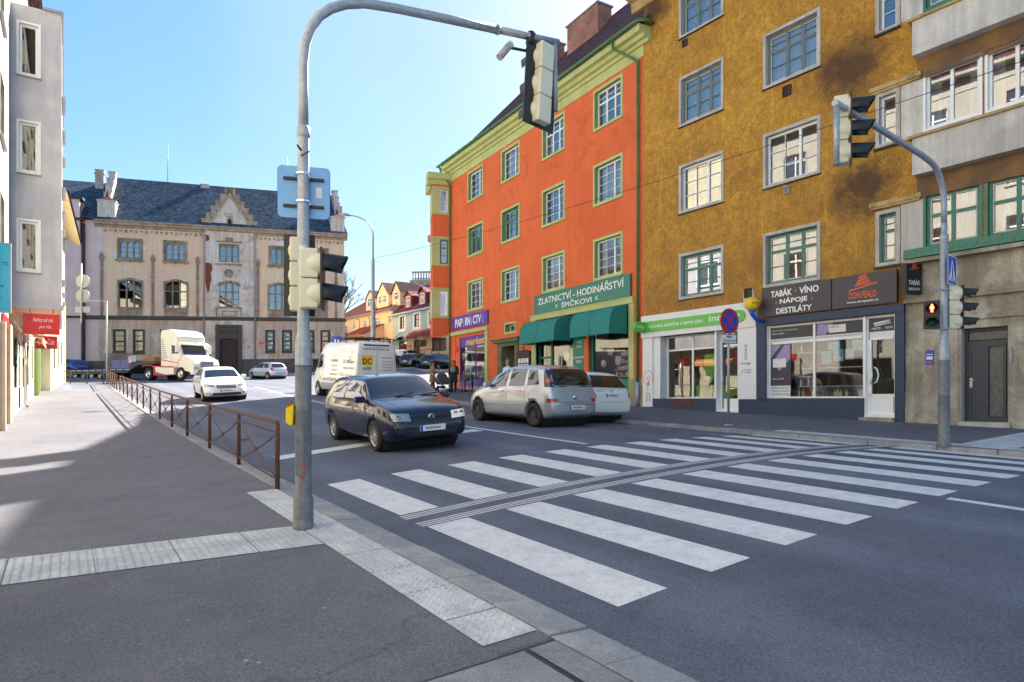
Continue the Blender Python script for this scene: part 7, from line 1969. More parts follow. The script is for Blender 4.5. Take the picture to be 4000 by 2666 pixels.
# --- white estate parked at the far kerb
hf_ = (-.575, .818)
e_ = Car('estate_car', 'white estate car parked at the right kerb behind the silver carrier', 'car', (lambda x, y: (x + hf_[0] * 1.45 - hf_[1] * .72 + .0, y + hf_[1] * 1.45 + hf_[0] * .72))(3.05, 19.2), hf_, 4.24, 1.69, 1.49,
         [(0, .60), (.03, .78), (.08, .95), (.15, 1.03), (.42, 1.38), (.55, 1.45), (1.2, 1.49), (2.0, 1.47), (2.4, 1.42), (3.1, 1.02), (3.4, .96), (3.9, .82), (4.15, .68), (4.24, .5)],
         [(0, .50), (.08, .86), (.3, .96), (3.1, .92), (3.8, .80), (4.24, .42)], 'car_white', (.75, 3.28), wr=.30, roofw=.76)
e_.patch('rear_window', 'car_glass', 'b', [((-.66, 1.02), (.66, 1.02), (.54, 1.36), (-.54, 1.36))], n=12, off=.008)
for sd in 'rl': e_.patch('side_window', 'car_glass', sd, [((.5, 1.0), (1.1, .98), (1.12, 1.38), (.75, 1.36)), ((1.2, .98), (1.9, .97), (1.88, 1.40), (1.22, 1.40)), ((2.0, .97), (2.9, .95), (2.4, 1.34), (1.98, 1.39))])
for sd in (-1, 1): e_.patch('tail_light', 'tail_red', 'b', [((sd * .62, .74), (sd * .80, .74), (sd * .80, .98), (sd * .66, .98))], off=.012); e_.line('t', [(.7, sd * .56), (2.2, sd * .54)], .014, 'roof_rail', 'black_plastic', off=.02)
e_.plate('b', 0, .80); e_.line('b', [(-.7, .62), (.7, .62)]); e_.line('b', [(-.6, .98), (.6, .98)]); e_.text('b', 'ŠKODA', .55, .28, .91, .95); m, x = e_.roundel('b', 0, .92, .045, 'chrome'); m.build('badge', 'steel_rim', e_.t, local=True)
# --- white liftback coming down the road
ho_ = (.53, -.848)
o_ = Car('liftback', 'white liftback saloon driving towards the camera in the sunlit lane', 'car', (-13.45, 29.7), ho_, 4.67, 1.81, 1.46,
         [(0, .62), (.05, .85), (.12, 1.02), (.45, 1.10), (1.15, 1.38), (1.7, 1.46), (2.4, 1.45), (2.75, 1.38), (3.5, 1.0), (3.9, .93), (4.35, .80), (4.58, .66), (4.67, .5)],
         [(0, .50), (.15, .90), (.5, .98), (3.4, .93), (4.2, .80), (4.67, .42)], 'car_white', (1.0, 3.75), wr=.325, roofw=.74, spokes=10)
for sd in 'rl': o_.patch('side_window', 'car_glass', sd, [((.95, 1.02), (1.55, 1.0), (1.6, 1.36), (1.25, 1.30)), ((1.65, 1.0), (2.3, .99), (2.3, 1.38), (1.68, 1.37)), ((2.4, .99), (3.25, .97), (2.75, 1.30), (2.4, 1.37))]); o_.line(sd, [(2.35, .35), (2.35, .97)]); o_.line(sd, [(3.3, .35), (3.28, .95)])
o_.patch('windscreen', 'car_glass', 't', [((2.8, -.60), (3.42, -.70), (3.42, .70), (2.8, .60))], n=8, m=12)
for sd in (-1, 1):
    o_.patch('headlight', 'lamp_glass', 'f', [((sd * .45, .64), (sd * .82, .67), (sd * .84, .77), (sd * .47, .74))], off=.008); o_.patch('fog_light', 'lamp_glass', 'f', [((sd * .62, .36), (sd * .80, .37), (sd * .80, .42), (sd * .62, .41))], off=.01)
gr = o_.patch('grille', 'black_plastic', 'f', [((-.36, .58), (.36, .58), (.42, .72), (-.42, .72))], off=.01); o_.patch('lower_grille', 'black_plastic', 'f', [((-.78, .30), (.78, .30), (.70, .40), (-.70, .40))], off=.006)
for k in range(9): o_.line('f', [(-.34 + .085 * k, .59), (-.36 + .09 * k, .71)], .005, 'grille_bar', 'chrome', gr, off=.014)
m, x = o_.roundel('f', 0, .76, .045); m.build('badge', 'chrome', o_.t, local=True); o_.plate('f', 0, .49); o_.mirror(3.12, .98, 'car_white')
# --- silver hatchback further up
c_ = Car('hatchback', 'light silver hatchback turning in front of the town hall portal', 'car', (-20.9, 55.2), (-.80, .60), 3.77, 1.64, 1.42,
         [(0, .60), (.05, .85), (.12, .98), (.5, 1.36), (.7, 1.40), (1.5, 1.42), (2.1, 1.36), (2.75, .98), (3.2, .90), (3.6, .72), (3.77, .5)],
         [(0, .50), (.1, .82), (.3, .92), (2.7, .88), (3.4, .74), (3.77, .42)], 'car_light_silver', (.62, 3.05), wr=.29)
for sd in 'rl': c_.patch('side_window', 'car_glass', sd, [((.5, .97), (1.2, .96), (1.25, 1.32), (.75, 1.30)), ((1.3, .96), (2.5, .93), (2.05, 1.28), (1.35, 1.33))]); c_.line(sd, [(.3, .5), (3.4, .48)], .02, 'side_strip'); c_.line(sd, [(1.25, .3), (1.25, .95)])
c_.patch('rear_window', 'car_glass', 'b', [((-.62, .98), (.62, .98), (.5, 1.30), (-.5, 1.30))], off=.008)
for sd in (-1, 1): c_.patch('tail_light', 'tail_red', 'b', [((sd * .62, .72), (sd * .78, .72), (sd * .74, .96), (sd * .64, .96))], off=.012)
c_.plate('b', 0, .72); c_.line('b', [(-.74, .5), (.74, .5)], .025, 'bumper_strip')
# --- car park: small white van and dark estates
w_ = Car('small_van', 'small white van with red side decor parked uphill behind the hedge', 'car', (-11.3, 71.0), (.72, -.69), 3.86, 1.70, 1.72,
         [(0, .7), (.03, 1.2), (.08, 1.6), (.4, 1.70), (1.8, 1.72), (2.3, 1.66), (3.0, 1.12), (3.3, 1.05), (3.7, .9), (3.86, .6)],
         [(0, .6), (.1, 1.0), (2.9, 1.0), (3.5, .88), (3.86, .5)], 'car_white', (.65, 3.16), wr=.3, roofw=.82)
for sd in 'rl': w_.patch('side_window', 'car_glass', sd, [((1.9, 1.08), (2.85, 1.04), (2.35, 1.55), (1.95, 1.58))])
w_.patch('windscreen', 'car_glass', 't', [((2.33, -.6), (2.95, -.7), (2.95, .7), (2.33, .6))], m=10); w_.patch('side_decor', 'red_sign', 'r', [((.2, .9), (.9, .7), (.7, 1.2), (.2, 1.4))])
for sd in (-1, 1): w_.patch('headlight', 'lamp_glass', 'f', [((sd * .45, .75), (sd * .75, .75), (sd * .75, .92), (sd * .5, .9))], off=.01)
dk = []
for i, (x, y, hd_, lab) in enumerate(((-9.3, 64.6, (.5, .86), 'dark estate car with glowing tail lamp parked uphill, left of the two dark cars'), (-6.9, 62.6, (.55, .83), 'black estate car parked uphill right of the other dark car'), (-3.6, 60.9, (.55, .83), 'dark grey car parked uphill, mostly hidden by the orange pillar'))):
    d_ = Car('estate_car', lab, 'car', (x, y), hd_, 4.5, 1.77, 1.50,
             [(0, .62), (.03, .85), (.08, 1.0), (.38, 1.38), (.55, 1.46), (1.4, 1.50), (2.3, 1.47), (2.6, 1.40), (3.3, 1.0), (3.7, .94), (4.2, .82), (4.42, .66), (4.5, .5)],
             [(0, .50), (.1, .88), (.3, .96), (3.3, .92), (4.0, .80), (4.5, .42)], 'car_dark', (.85, 3.5), wr=.31, group='dark cars parked uphill')
    for sd in 'rl': d_.patch('side_window', 'car_glass', sd, [((.5, 1.0), (2.9, .96), (2.5, 1.36), (.8, 1.36))])
    d_.patch('rear_window', 'car_glass', 'b', [((-.66, 1.02), (.66, 1.02), (.54, 1.36), (-.54, 1.36))], off=.008)
    for sd in (-1, 1): d_.patch('tail_light', 'tail_red', 'b', [((sd * .6, .78), (sd * .82, .78), (sd * .80, .98), (sd * .64, .98))], off=.012)
    d_.plate('b', 0, .74)
# --- white delivery van with company lettering
hv = (-.585, .811)
v_ = Car('delivery_van', 'white high roof delivery van with roof bars and company lettering on its back doors', 'van', (-7.65, 30.6), hv, 5.95, 2.0, 2.62,
         [(0, .70), (.02, 2.40), (.06, 2.52), (.3, 2.60), (3.9, 2.62), (4.3, 2.50), (4.75, 2.05), (5.05, 1.45), (5.3, 1.30), (5.7, 1.08), (5.88, .9), (5.95, .6)],
         [(0, .6), (.02, 1.35), (4.4, 1.38), (5.0, 1.25), (5.6, .95), (5.95, .5)], 'car_white', (1.05, 4.75), wr=.35, roofw=.86, cab=.94,
         plan=[(0, .97), (.05, .985), (.3, 1), (4.4, 1), (5.2, .97), (5.7, .88), (5.95, .74)], bot=[(0, .42), (.2, .36), (5.6, .30), (5.95, .36)])
for sd in 'rl':
    v_.patch('side_window', 'car_glass', sd, [((4.15, 1.42), (4.95, 1.34), (4.6, 1.98), (4.15, 2.05))]); v_.line(sd, [(4.05, .5), (4.05, 2.1)]); v_.line(sd, [(2.7, .5), (2.7, 2.2)]); v_.line(sd, [(.2, 1.9), (4.0, 1.9)], .006, mat='grey_frame')
    v_.patch('lower_cladding', 'grey_frame', sd, [((1.5, .40), (4.3, .40), (4.3, .68), (1.5, .68))], off=.01)
v_.text('l', 'DC AVEX s.r.o.', 1.55, .25, 1.62, 1.78, bold=.01); v_.text('l', 'www.dc-avex.cz', 1.5, .25, 1.36, 1.48); v_.text('l', 'STAVBA', 3.1, 2.2, 1.66, 1.80); v_.text('l', '- PLYNOVODŮ', 3.1, 2.2, 1.46, 1.56); v_.text('l', '- VODOVODŮ', 3.1, 2.2, 1.26, 1.36); v_.text('l', 'KANALIZACÍ', 3.1, 2.2, 1.06, 1.16); v_.text('l', 'e-mail:dc-avex@dc-avex.cz', 1.7, .3, 1.06, 1.13); v_.text('l', 'tel.: 412 520 144', 3.9, 2.3, .80, .93, bold=.01)
v_.patch('company_logo', 'yellow_letters', 'l', [((4.25, .78), (4.5, .78), (4.5, 1.0), (4.25, 1.0))]); v_.patch('panel', 'teal_sign', 'l', [((1.55, .62), (1.15, .62), (1.15, .9), (1.55, .9))])
v_.text('b', 'www.dc-avex.cz', .66, -.55, 2.22, 2.32, bold=.015); lg = v_.patch('company_logo', 'yellow_letters', 'b', [((.20, 1.52), (.72, 1.52), (.72, 1.98), (.20, 1.98))], off=.009); v_.patch('logo_base', 'white_letters', 'b', [((.18, 1.30), (.74, 1.30), (.74, 1.52), (.18, 1.52))], off=.009)
v_.text('b', 'DC', .66, .26, 1.60, 1.86, bold=.02, off=.016); v_.text('b', 'AVEX', .68, .24, 1.34, 1.48, bold=.03, off=.016)
v_.text('b', 'VÝSTAVBA', -.20, -.70, 1.86, 1.94)
for i, t_ in enumerate(('- PLYNOVODŮ', '- VODOVODŮ', '- KANALIZACÍ', '- KOMUNIKACÍ')): v_.text('b', t_, -.20, -.76, 1.70 - .13 * i, 1.79 - .13 * i)
v_.text('b', 'tel.: 412 520 144', .66, -.62, 1.0, 1.14, bold=.02); v_.text('b', 'e-mail:dc-avex@dc-avex.cz', .66, -.62, .86, .94); v_.text('b', 'IVECO', .78, .5, .72, .77)
v_.line('b', [(0, .55), (0, 2.36)], .008); v_.line('b', [(.84, .6), (.84, 2.34), (-.84, 2.34), (-.84, .6)], .006)
for sd in (-1, 1): v_.patch('tail_light', 'tail_red', 'b', [((sd * .82, .62), (sd * .96, .62), (sd * .96, 1.02), (sd * .82, 1.02))], off=.012)
m = MB()
for x in (.5, 1.6, 2.8): m.box(x - .02, x + .02, -.85, .85, 2.70, 2.74); m.box(x - .02, x + .02, -.82, -.78, 2.55, 2.72); m.box(x - .02, x + .02, .78, .82, 2.55, 2.72)
m.tube([(.1, -.5, 2.78), (3.6, -.5, 2.78)], .025, 6); m.tube([(.1, .1, 2.78), (3.6, .1, 2.78)], .025, 6); m.tube([(.1, .62, 2.78), (3.6, .62, 2.78)], .025, 6); m.build('roof_rack', 'steel_rim', v_.t, local=True)
for sd in (-1, 1):
    m = MB(); m.box(4.7, 4.82, min(sd * 1.02, sd * 1.26), max(sd * 1.02, sd * 1.26), 1.35, 1.75); bevel(m.build('mirror', 'black_plastic', v_.t, local=True), .03)
v_.patch('high_brake_light', 'black_plastic', 'b', [((-.6, 2.40), (.6, 2.40), (.6, 2.46), (-.6, 2.46))], off=.01)

# --- truck with low loader trailer
ht = Vector((.88, -.476, 0)).normalized(); hn = Vector((-ht.y, ht.x, 0))
A0 = Vector((-25.2, 49.0, 0)) + hn * 1.2     # middle of the steering axle
zt_ = road_zxy(A0.x - 2 * ht.x, A0.y - 2 * ht.y) + .02
Mt = Matrix.Translation((A0.x, A0.y, zt_)) @ Matrix.Rotation(math.atan2(ht.y, ht.x), 4, 'Z')
tk = empty('truck', (0, 0, 0), 'cream bonneted road tractor with red chassis panels turning before the town hall', 'truck', M=Mt)
def lb(name, mat, x0, x1, y0, y1, z0, z1, par=tk, bv=0, root=True):
    m = MB(); m.box(x0, x1, y0, y1, z0, z1); o = m.build(name, mat, par, local=True)
    if bv: bevel(o, bv, 3)
    return o
def prof(name, mat, pts, hw, par=tk, bv=.06, hw2=None):
    m = MB(); m.prism(pts, -hw, hw, ax=1); o = fix_normals(m.build(name, mat, par, local=True)); bevel(o, bv, 3); return o
cab = prof('cab', 'truck_cream', [(-2.35, .95), (-.35, .95), (-.25, 1.3), (.1, 1.75), (.12, 1.95), (-.3, 2.85), (-.38, 3.35), (-.75, 3.75), (-1.3, 3.92), (-2.3, 3.9), (-2.42, 3.5)], 1.22, bv=.12)
prof('bonnet', 'truck_cream', [(-.45, .85), (1.35, .50), (1.48, .62), (1.5, 1.2), (1.35, 1.55), (.5, 1.85), (-.1, 1.98), (-.45, 1.9)], 1.12, bv=.14)
m = MB(); m.add([(.16, -1.0, 1.98), (.16, 1.0, 1.98), (-.24, .98, 2.75), (-.24, -.98, 2.75)], [(0, 1, 2, 3)]); m.build('windscreen', 'car_glass', tk, local=True)
prof('sun_visor', 'truck_cream', [(-.1, 2.72), (.22, 2.68), (.2, 2.8), (-.15, 2.95)], 1.18, bv=.02); lb('roof_light_bar', 'alloy', -.25, -.05, -.95, .95, 3.28, 3.34)
for sd in (-1, 1):
    y = sd * 1.225
    m = MB(); m.add([(-.95, y * 1.004, 2.02), (-.12, y * 1.004, 2.02), (-.35, y * 1.004, 2.62), (-.95, y * 1.004, 2.68)], [(0, 1, 2, 3)]); m.build('side_window', 'car_glass', tk, local=True)
    m = MB(); m.box(-.15, .0, min(y, y + sd * .28), max(y, y + sd * .28), 2.1, 2.75); bevel(m.build('mirror', 'truck_cream', tk, local=True), .03)
    m = MB()
    for k in range(11): z = 1.7 + .145 * k; L_ = .9 - .055 * k; m.box(-2.36, -2.36 + L_, min(y, y * 1.005), max(y, y * 1.005), z, z + .035)
    m.build('side_stripe', 'steel_rim', cab, local=True)
    m = MB(); m.prism([(-2.36, 1.56), (-.3, 1.30), (-.3, 1.35), (-2.36, 1.64)], min(y, y * 1.006), max(y, y * 1.006), ax=1); m.build('side_stripe', 'truck_red', cab, local=True)
    m = MB(); m.box(-2.3, -.55, min(y, y * 1.0), max(y, y * 1.003), 1.0, 1.02); m.box(-1.0, -.98, min(y, y), max(y, y * 1.003), 1.0, 2.7); m.build('panel_gap', 'grey_frame', cab, local=True)
    m = MB(); m.box(1.32, 1.5, min(sd * .62, sd * 1.1), max(sd * .62, sd * 1.1), .80, 1.0); m.build('headlight', 'lamp_glass', tk, local=True)
lb('grille', 'grey_frame', 1.46, 1.53, -.55, .55, .95, 1.42); 
for k in range(5): lb('grille_bar', 'steel_rim', 1.53, 1.54, -.5, .5, .99 + .09 * k, 1.01 + .09 * k)
lb('bumper', 'truck_cream', 1.2, 1.6, -1.22, 1.22, .38, .78, bv=.08); lb('bumper_bar', 'chrome', 1.6, 1.68, -.7, .7, .6, .66)
prof('chassis', 'steel_rim', [(-5.4, .75), (-.5, .6), (-.5, .95), (-5.4, 1.1)], .5, bv=.01)
for sd in (-1, 1):
    y0, y1 = sorted((sd * .75, sd * 1.22)); m = MB(); m.prism([(-3.0, .42), (-.75, .42), (-.75, 1.0), (-3.1, 1.08)], y0, y1, ax=1); bevel(m.build('side_tank', 'truck_cream', tk, local=True), .04)
    m = MB(); m.prism([(-3.25, .42), (-2.9, .36), (-1.2, .36), (-2.9, .62), (-3.1, 1.12), (-3.6, 1.22), (-4.3, 1.22), (-4.7, 1.12), (-4.7, 1.05), (-4.3, 1.14), (-3.6, 1.14), (-3.25, 1.0)], y0, y1 + .01, ax=1); m.build('fender', 'truck_red', tk, local=True)
    m = MB(); m.prism([(-3.0, 1.0), (-.75, .96), (-.75, 1.06), (-3.1, 1.14)], y0, y1 + .004, ax=1); m.build('red_edge', 'truck_red', tk, local=True)
def big_wheel(x, y, par, r=.5, tw=.3):
    sd = 1 if y > 0 else -1; a = lambda d: y - sd * d
    w = MB(); w.lathe([(r * .58, a(.06)), (r * .62, a(.01)), (r * .93, a(.0)), (r, a(.05)), (r, a(tw - .04)), (r * .6, a(tw))], 28, (x, 0, r), 'y'); wh = w.build('wheel', 'rubber', par, local=True)
    w = MB(); w.lathe([(r * .60, a(.02)), (r * .5, a(.08)), (r * .42, a(.09)), (r * .25, a(.03)), (r * .12, a(.0)), (0.001, a(.0))], 20, (x, 0, r), 'y'); w.build('rim', 'alloy', wh, local=True)
for sd in (-1, 1): big_wheel(0, sd * 1.2, tk); big_wheel(-4.0, sd * 1.2, tk, tw=.55)
# trailer, coupled and slightly turned
Mr = Mt @ Matrix.Translation((-4.0, 0, 0)) @ Matrix.Rotation(radians(-3), 4, 'Z')
tr = empty('low_loader', (0, 0, 0), 'grey low loader trailer with timber blocks behind the cream tractor', 'trailer', M=Mr)
m = MB(); m.prism([(1.1, 1.28), (1.1, 1.5), (-1.2, 1.5), (-2.6, 1.0), (-13, .95), (-13, .62), (-2.9, .62), (-1.4, 1.2)], -1.25, 1.25, ax=1); m.build('deck', 'trailer_grey' if 'trailer_grey' in MAT else (plain('trailer_grey', (.06, .065, .065), .7) and 'trailer_grey'), tr, local=True)
m = MB()
for k in range(9): m.box(-3.2 - 1.1 * k, -2.4 - 1.1 * k, -1.27, -1.255, .86, .92)
m.build('reflector_strip', 'alloy', tr, local=True)
for x in (-7.2, -8.6, -10, -11.4):
    for sd in (-1, 1): big_wheel(x, sd * 1.2, tr, r=.42)
tb = empty('timber_stack', (Mr @ Vector((-.5, 0, 1.5))), 'stack of wooden beams on the front of the low loader', 'timber')
TB_ = lambda x, y, z: Mr @ Vector((x, y, z))
for k in range(3):
    m = MB(TB_); m.box(-1.2, .7 - .2 * k, -1.0 + .1 * k, .9, 1.505 + .12 * k, 1.61 + .12 * k); m.build('beam', 'wood', tb)
for (x, y) in ((-2.4, -1.2), (-.3, 1.1)):
    m = MB(); m.box(x - .02, x, y - .0, y + .42, 1.52, 2.0); wp = m.build('warning_board', 'white_letters', tr, local=True)
    m = MB()
    m.box(x - .28, x + .14, y - .03, y - .0, 1.45, 1.95); m.build('warning_panel', 'white_letters', tr, local=True)
    m = MB()
    for k in range(3): m.prism([(x - .28, 1.5 + .15 * k), (x + .14, 1.56 + .15 * k + .1), (x + .14, 1.64 + .15 * k + .1), (x - .28, 1.58 + .15 * k)], y - .036, y - .031, ax=1)
    m.build('red_stripe', 'tail_red', tr, local=True)
dbl = Car('saloon_car', 'bright blue car partly hidden behind the low loader at far left', 'car', (-42.0, 61.0), (-.9, .3), 4.2, 1.75, 1.42,
          [(0, .6), (.1, .95), (.5, 1.3), (1.5, 1.42), (2.3, 1.36), (3.1, .98), (3.8, .85), (4.2, .5)], [(0, .5), (.3, .9), (3.0, .88), (4.2, .42)], 'car_deep_blue', (.8, 3.3), zoff=.25)
for sd in 'rl': dbl.patch('side_window', 'car_glass', sd, [((.7, .96), (2.8, .93), (2.3, 1.28), (1.0, 1.3))])

# ------------------------------------------------------------------ PEOPLE
def skin_body(pts, edges, name, mat, parent, sub=2):
    """pts: list of (x,y,z,r); grown with a Skin modifier, then baked"""
    me = bpy.data.meshes.new(name); me.from_pydata([p[:3] for p in pts], edges, [])
    o = bpy.data.objects.new(name, me); C.objects.link(o)
    sk = o.modifiers.new('skin', 'SKIN'); sk.use_smooth_shade = True
    for i, p in enumerate(pts):
        r = p[3] if hasattr(p[3], '__len__') else (p[3], p[3])
        me.skin_vertices[0].data[i].radius = r
    me.skin_vertices[0].data[0].use_root = True
    ss = o.modifiers.new('ss', 'SUBSURF'); ss.levels = sub; ss.render_levels = sub
    dg = bpy.context.evaluated_depsgraph_get(); dg.update()
    m2 = bpy.data.meshes.new_from_object(o.evaluated_get(dg)); bpy.data.objects.remove(o)
    m2.name = name; m2.materials.clear(); m2.materials.append(MAT[mat])
    m2.polygons.foreach_set('use_smooth', [True] * len(m2.polygons))
    ob = bpy.data.objects.new(name, m2); C.objects.link(ob); ob.parent = parent
    return ob
def person(loc, yaw, h, label, coat, legs, hair, shoes, coat_len=.42, arms='down', longhair=False, hat=None, group='people at the stationer', step=.0):
    """local: +y is the way the person faces; everything scaled from a 1.7 m figure"""
    k = h / 1.7
    M = Matrix.Translation(loc) @ Matrix.Rotation(yaw, 4, 'Z') @ Matrix.Scale(k, 4)
    t = empty('person', (0, 0, 0), label, 'person', group, M=M)
    hs = 1.0 if h > 1.4 else 1.28
    # body: pelvis, spine, neck, head, legs with feet, arms with hands (one continuous surface)
    P = [(0, 0, .92, .13), (0, 0, 1.12, .115), (0, 0, 1.32, .135), (0, 0, 1.42, .07), (0, .01, 1.48, .05), (0, .02, 1.55, .075 * hs), (0, .02, 1.64, .078 * hs)]
    E = [(0, 1), (1, 2), (2, 3), (3, 4), (4, 5), (5, 6)]
    def chain(start, pts):
        a = start
        for p in pts: P.append(p); E.append((a, len(P) - 1)); a = len(P) - 1
        return a
    for sd in (-1, 1):
        f = step * sd
        chain(0, [(sd * .09, 0, .84, .095), (sd * .10, f * .5 + .01, .5, .062), (sd * .10, f, .27, .055), (sd * .10, f - .01, .09, .038), (sd * .105, f + .10, .035, .035), (sd * .11, f + .17, .025, .025)])
        if arms == 'down': arm = [(sd * .19, 0, 1.38, .055), (sd * .24, -.01, 1.12, .042), (sd * .25, .05, .90, .032), (sd * .25, .07, .84, .028)]
        elif arms == 'front': arm = [(sd * .19, 0, 1.38, .055), (sd * .23, .02, 1.13, .042), (sd * .17, .25, 1.04, .032), (sd * .15, .32, 1.04, .026)]
        else: arm = [(sd * .19, 0, 1.38, .055), (sd * .25, .0, 1.12, .042), (sd * .12, .2, 1.02, .032), (sd * .06, .24, 1.04, .026)]
        e = chain(2, arm)
        hx, hy, hz = arm[-1][:3]
        dn = Vector((0, .3, -1)) if arms == 'down' else Vector((0, 1, -.25))
        for q in range(4): chain(e, [(hx + (q - 1.5) * .016, hy + dn.y * .05, hz + dn.z * .05, .010), (hx + (q - 1.5) * .017, hy + dn.y * .07 + .012, hz + dn.z * (.08 if q in (1, 2) else .07), .008)])
        chain(e, [(hx - sd * .03, hy + .02, hz + dn.z * .03, .010)])
    b = skin_body(P, E, 'body', 'skin', t, 1)
    # clothing: coat (torso), sleeves, trousers or tights, shoes
    c = MB(); n = 20
    def ring(z, rx, ry, y=0): return [(rx * cos(a), y + ry * sin(a), z) for a in lin(0, 2 * pi, n)[:-1]]
    z0 = .92 - coat_len + .12
    rs = [ring(z0, .245, .20), ring((z0 + .92) / 2, .215, .175), ring(.95, .195, .155), ring(1.1, .165, .135), ring(1.28, .19, .15), ring(1.38, .20, .13), ring(1.44, .12, .10), ring(1.47, .068, .068)]
    v = [p for r in rs for p in r]; c.add(v, [(i * n + j, i * n + (j + 1) % n, (i + 1) * n + (j + 1) % n, (i + 1) * n + j) for i in range(len(rs) - 1) for j in range(n)], smooth=True)
    for sd in (-1, 1):
        if arms == 'down': pts = [(sd * .17, 0, 1.39), (sd * .235, -.01, 1.12), (sd * .25, .04, .92)]
        elif arms == 'front': pts = [(sd * .17, 0, 1.39), (sd * .235, .02, 1.13), (sd * .17, .24, 1.045)]
        else: pts = [(sd * .17, 0, 1.39), (sd * .25, .0, 1.12), (sd * .13, .18, 1.03)]
        c.tube(pts, [.075, .06, .045], 10)
    c.build('coat', coat, t, local=True)
    l = MB()
    for sd in (-1, 1):
        f = step * sd; l.tube([(sd * .09, 0, .88), (sd * .10, f * .5 + .01, .5), (sd * .10, f, .27), (sd * .10, f - .01, .1)], [.105, .072, .064, .048], 10)
    l.build('tights', legs, t, local=True)
    s = MB()
    for sd in (-1, 1):
        f = step * sd; s.tube([(sd * .10, f - .06, .06), (sd * .10, f, .065), (sd * .105, f + .10, .045), (sd * .11, f + .19, .03)], [.045, .052, .048, .03], 10); s.tube([(sd * .1, f - .01, .05), (sd * .1, f - .005, .2)], [.052, .055], 10)
    s.build('shoe', shoes, t, local=True)
    hr = MB()
    zc = 1.615; r = .088 * hs
    pr = [(r * sin(a), r * 1.12 * cos(a)) for a in lin(0.01, 1.75, 8)]
    hr.lathe([(q, zc + .02 + w) for q, w in pr], 16, (0, -.005, 0))
    if longhair: hr.tube([(0, -.06, zc + .03), (0, -.085, zc - .12), (0, -.09, zc - .28)], [.08, .085, .06], 10); hr.tube([(.07, -.02, zc), (.085, .0, zc - .2)], [.035, .03], 8); hr.tube([(-.07, -.02, zc), (-.085, .0, zc - .2)], [.035, .03], 8)
    else: hr.tube([(0, -.05, zc + .03), (0, -.07, zc - .07)], [.075, .055], 10)
    hr.build('hair', hair, t, local=True)
    # face
    fc = MB(); y = .02 + .078 * hs
    fc.tube([(0, y - .012, 1.62), (0, y + .012, 1.59)], [.008, .012], 6); fc.build('nose', 'skin', t, local=True)
    fc = MB()
    for sd in (-1, 1): fc.lathe([(.009, y - .004), (.001, y + .001)], 8, (sd * .028, 0, 1.622), 'y')
    fc.build('eye', 'black_letters', t, local=True)
    fc = MB(); fc.tube([(-.022, y - .008, 1.562), (0, y - .002, 1.559), (.022, y - .008, 1.562)], .005, 5); fc.build('mouth', 'cloth_red', t, local=True)
    fc = MB()
    for sd in (-1, 1): fc.tube([(sd * .078 * hs, .015, 1.59), (sd * .084 * hs, .01, 1.62)], .014, 6)
    fc.build('ear', 'skin', t, local=True)
    if hat:
        m = MB(); R2 = .098 * hs; m.lathe([(R2, 1.62), (R2 * 1.02, 1.66), (R2 * .9, 1.72), (R2 * .5, 1.765), (.01, 1.775)], 16, (0, 0, 0)); m.lathe([(.001, 1.76), (.035, 1.78), (.04, 1.80), (.02, 1.835), (.001, 1.84)], 10, (0, 0, 0)); m.build('hat', hat, t, local=True)
    return t, M
def gp(px, Y, dz=0):
    x = (px - 2000) / 2522 * Y; U, T = UT(x, Y); return SR(U, T, dz)
d2 = lambda deg: radians(deg)
person(gp(1690, 35.0), d2(-72), 1.66, 'person in a camel knee length coat pushing a pram', 'coat_camel', 'stockings_brown', 'hair_dark', 'stockings_brown', coat_len=.50, arms='front', step=.05)
tp, Mp = person(gp(1772, 35.1), d2(172), 1.70, 'person with long reddish hair in a long dark coat holding a child and bag', 'coat_dark', 'coat_black', 'hair_red', 'coat_black', coat_len=.52, longhair=True)
person(gp(1812, 35.4), d2(165), 1.08, 'small child in grey coat with red leggings on a violet scooter', 'coat_grey', 'cloth_red', 'hair_dark', 'boots_tan', coat_len=.30, arms='front2', hat='cloth_grey')
person(gp(1841, 36.0), d2(175), 1.06, 'small child in teal coat and pale hat on a pink scooter', 'coat_teal', 'coat_black', 'hair_dark', 'hot_pink', coat_len=.34, arms='front2', hat='curtain')
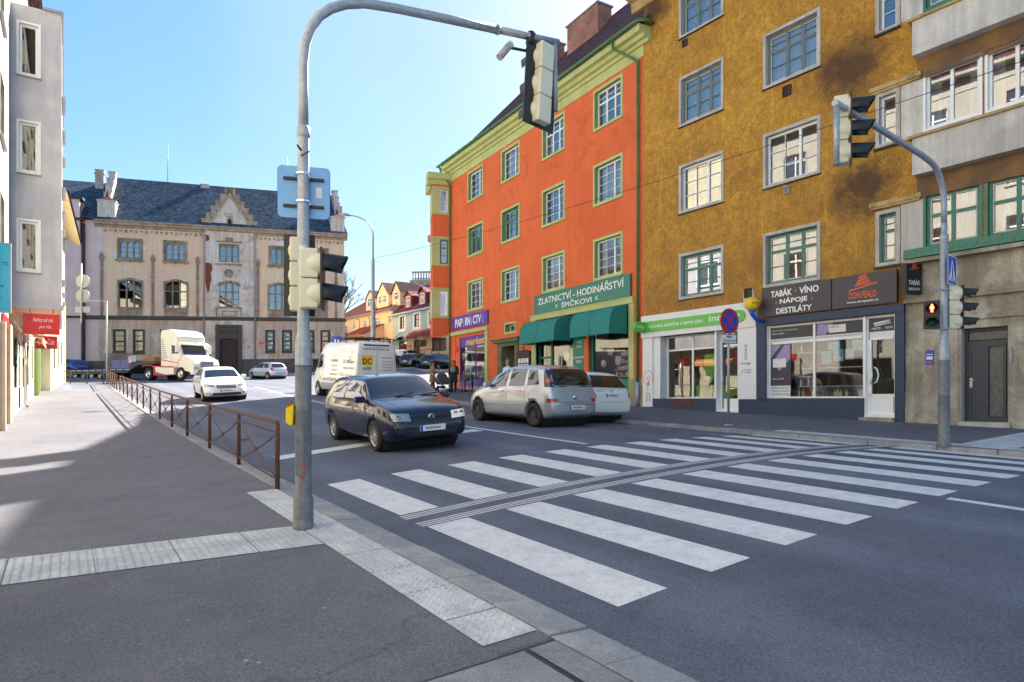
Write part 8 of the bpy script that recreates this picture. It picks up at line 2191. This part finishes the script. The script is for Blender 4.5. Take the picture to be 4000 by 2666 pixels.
# orange baby carrier on the dark coat
TP = lambda x, y, z: Mp @ Vector((x, y, z))
bc_ = empty('baby_carrier', TP(0, .2, 1.1), 'grey patterned baby carrier with a child in an orange hat', 'baby carrier')
m = MB(TP); m.lathe([(.001, 1.02), (.13, 1.06), (.16, 1.18), (.14, 1.32), (.06, 1.38)], 14, (0, .13, 0)); m.build('carrier', 'cloth_grey', bc_)
m = MB(TP); m.lathe([(.001, 1.26), (.085, 1.30), (.1, 1.37), (.085, 1.44), (.02, 1.48)], 14, (-.03, .17, 0)); m.build('child_hat', 'cloth_orange', bc_)
bg_ = empty('white_bag', TP(.27, .05, .7), 'small white bag held by the person in the dark coat', 'bag')
m = MB(TP); m.lathe([(.001, .68), (.06, .70), (.075, .76), (.03, .82), (.001, .84)], 10, (.27, .06, 0)); m.build('bag', 'plate_white', bg_)
def scooter(px, Y, yaw, col, lab):
    M = Matrix.Translation(gp(px, Y)) @ Matrix.Rotation(d2(yaw), 4, 'Z'); t = empty('kick_scooter', (0, 0, 0), lab, 'scooter', 'children scooters', M=M)
    m = MB(); m.box(-.07, .07, -.28, .22, .06, .09); m.build('deck', col, t, local=True)
    m = MB(); m.tube([(0, .22, .08), (0, .27, .62)], .016, 8); m.build('stem', 'plate_white', t, local=True)
    m = MB(); m.tube([(-.15, .28, .63), (.15, .28, .63)], .018, 8); m.build('handlebar', 'steel_rim', t, local=True)
    for (x, y) in ((-.11, .22), (.11, .22), (0, -.28)):
        m = MB(); m.lathe([(.001, x - .02), (.055, x - .02), (.055, x + .02), (.001, x + .02)], 12, (0, y, .055), 'x'); m.build('wheel', 'rubber', t, local=True)
scooter(1814, 35.15, 168, 'violet', 'violet kick scooter under the child in the grey coat')
scooter(1840, 35.75, 178, 'hot_pink', 'pink kick scooter under the child in the teal coat')
# pram
Mpr = Matrix.Translation(gp(1726, 34.6)) @ Matrix.Rotation(d2(-72), 4, 'Z') @ Matrix.Scale(1.0, 4)
pr_ = empty('pram', (0, 0, 0), 'dark grey pram with folding hood beside the person in the camel coat', 'pram', M=Mpr)
m = MB(); m.lathe([(.001, -.2), (.27, -.2), (.27, .2), (.001, .2)], 16, (0, .0, .78), 'x', arc=pi * 1.05); o = m.build('hood', 'pram_grey', pr_, local=True)
m = MB(); m.prism([(-.32, .62), (-.25, .42), (.35, .42), (.45, .62), (.3, .80), (-.28, .80)], -.2, .2, ax=0); bevel(m.build('carrycot', 'pram_grey', pr_, local=True), .04)
m = MB(); m.tube([(-.2, .35, .12), (-.2, -.1, .5), (-.2, -.55, 1.02), (.2, -.55, 1.02), (.2, -.1, .5), (.2, .35, .12)], .016, 6); m.tube([(-.2, -.35, .12), (-.2, .2, .5)], .016, 6); m.tube([(.2, -.35, .12), (.2, .2, .5)], .016, 6); m.build('frame', 'alloy', pr_, local=True)
m = MB(); m.box(-.15, .15, -.25, .15, .2, .36); m.build('basket', 'coat_black', pr_, local=True)
for (x, y, r) in ((-.24, .38, .1), (.24, .38, .1), (-.26, -.35, .14), (.26, -.35, .14)):
    m = MB(); m.lathe([(.001, x - .02), (r, x - .02), (r, x + .02), (.001, x + .02)], 16, (0, y, r), 'x'); m.build('wheel', 'rubber', pr_, local=True)
# man behind the silver car: only the head and shoulders show
person(gp(1983, 30.5), d2(150), 1.72, 'person in a flat cap and pale jacket walking behind the silver carrier', 'plate_white', 'coat_black', 'hair_dark', 'coat_black', coat_len=.2, hat='cloth_grey')
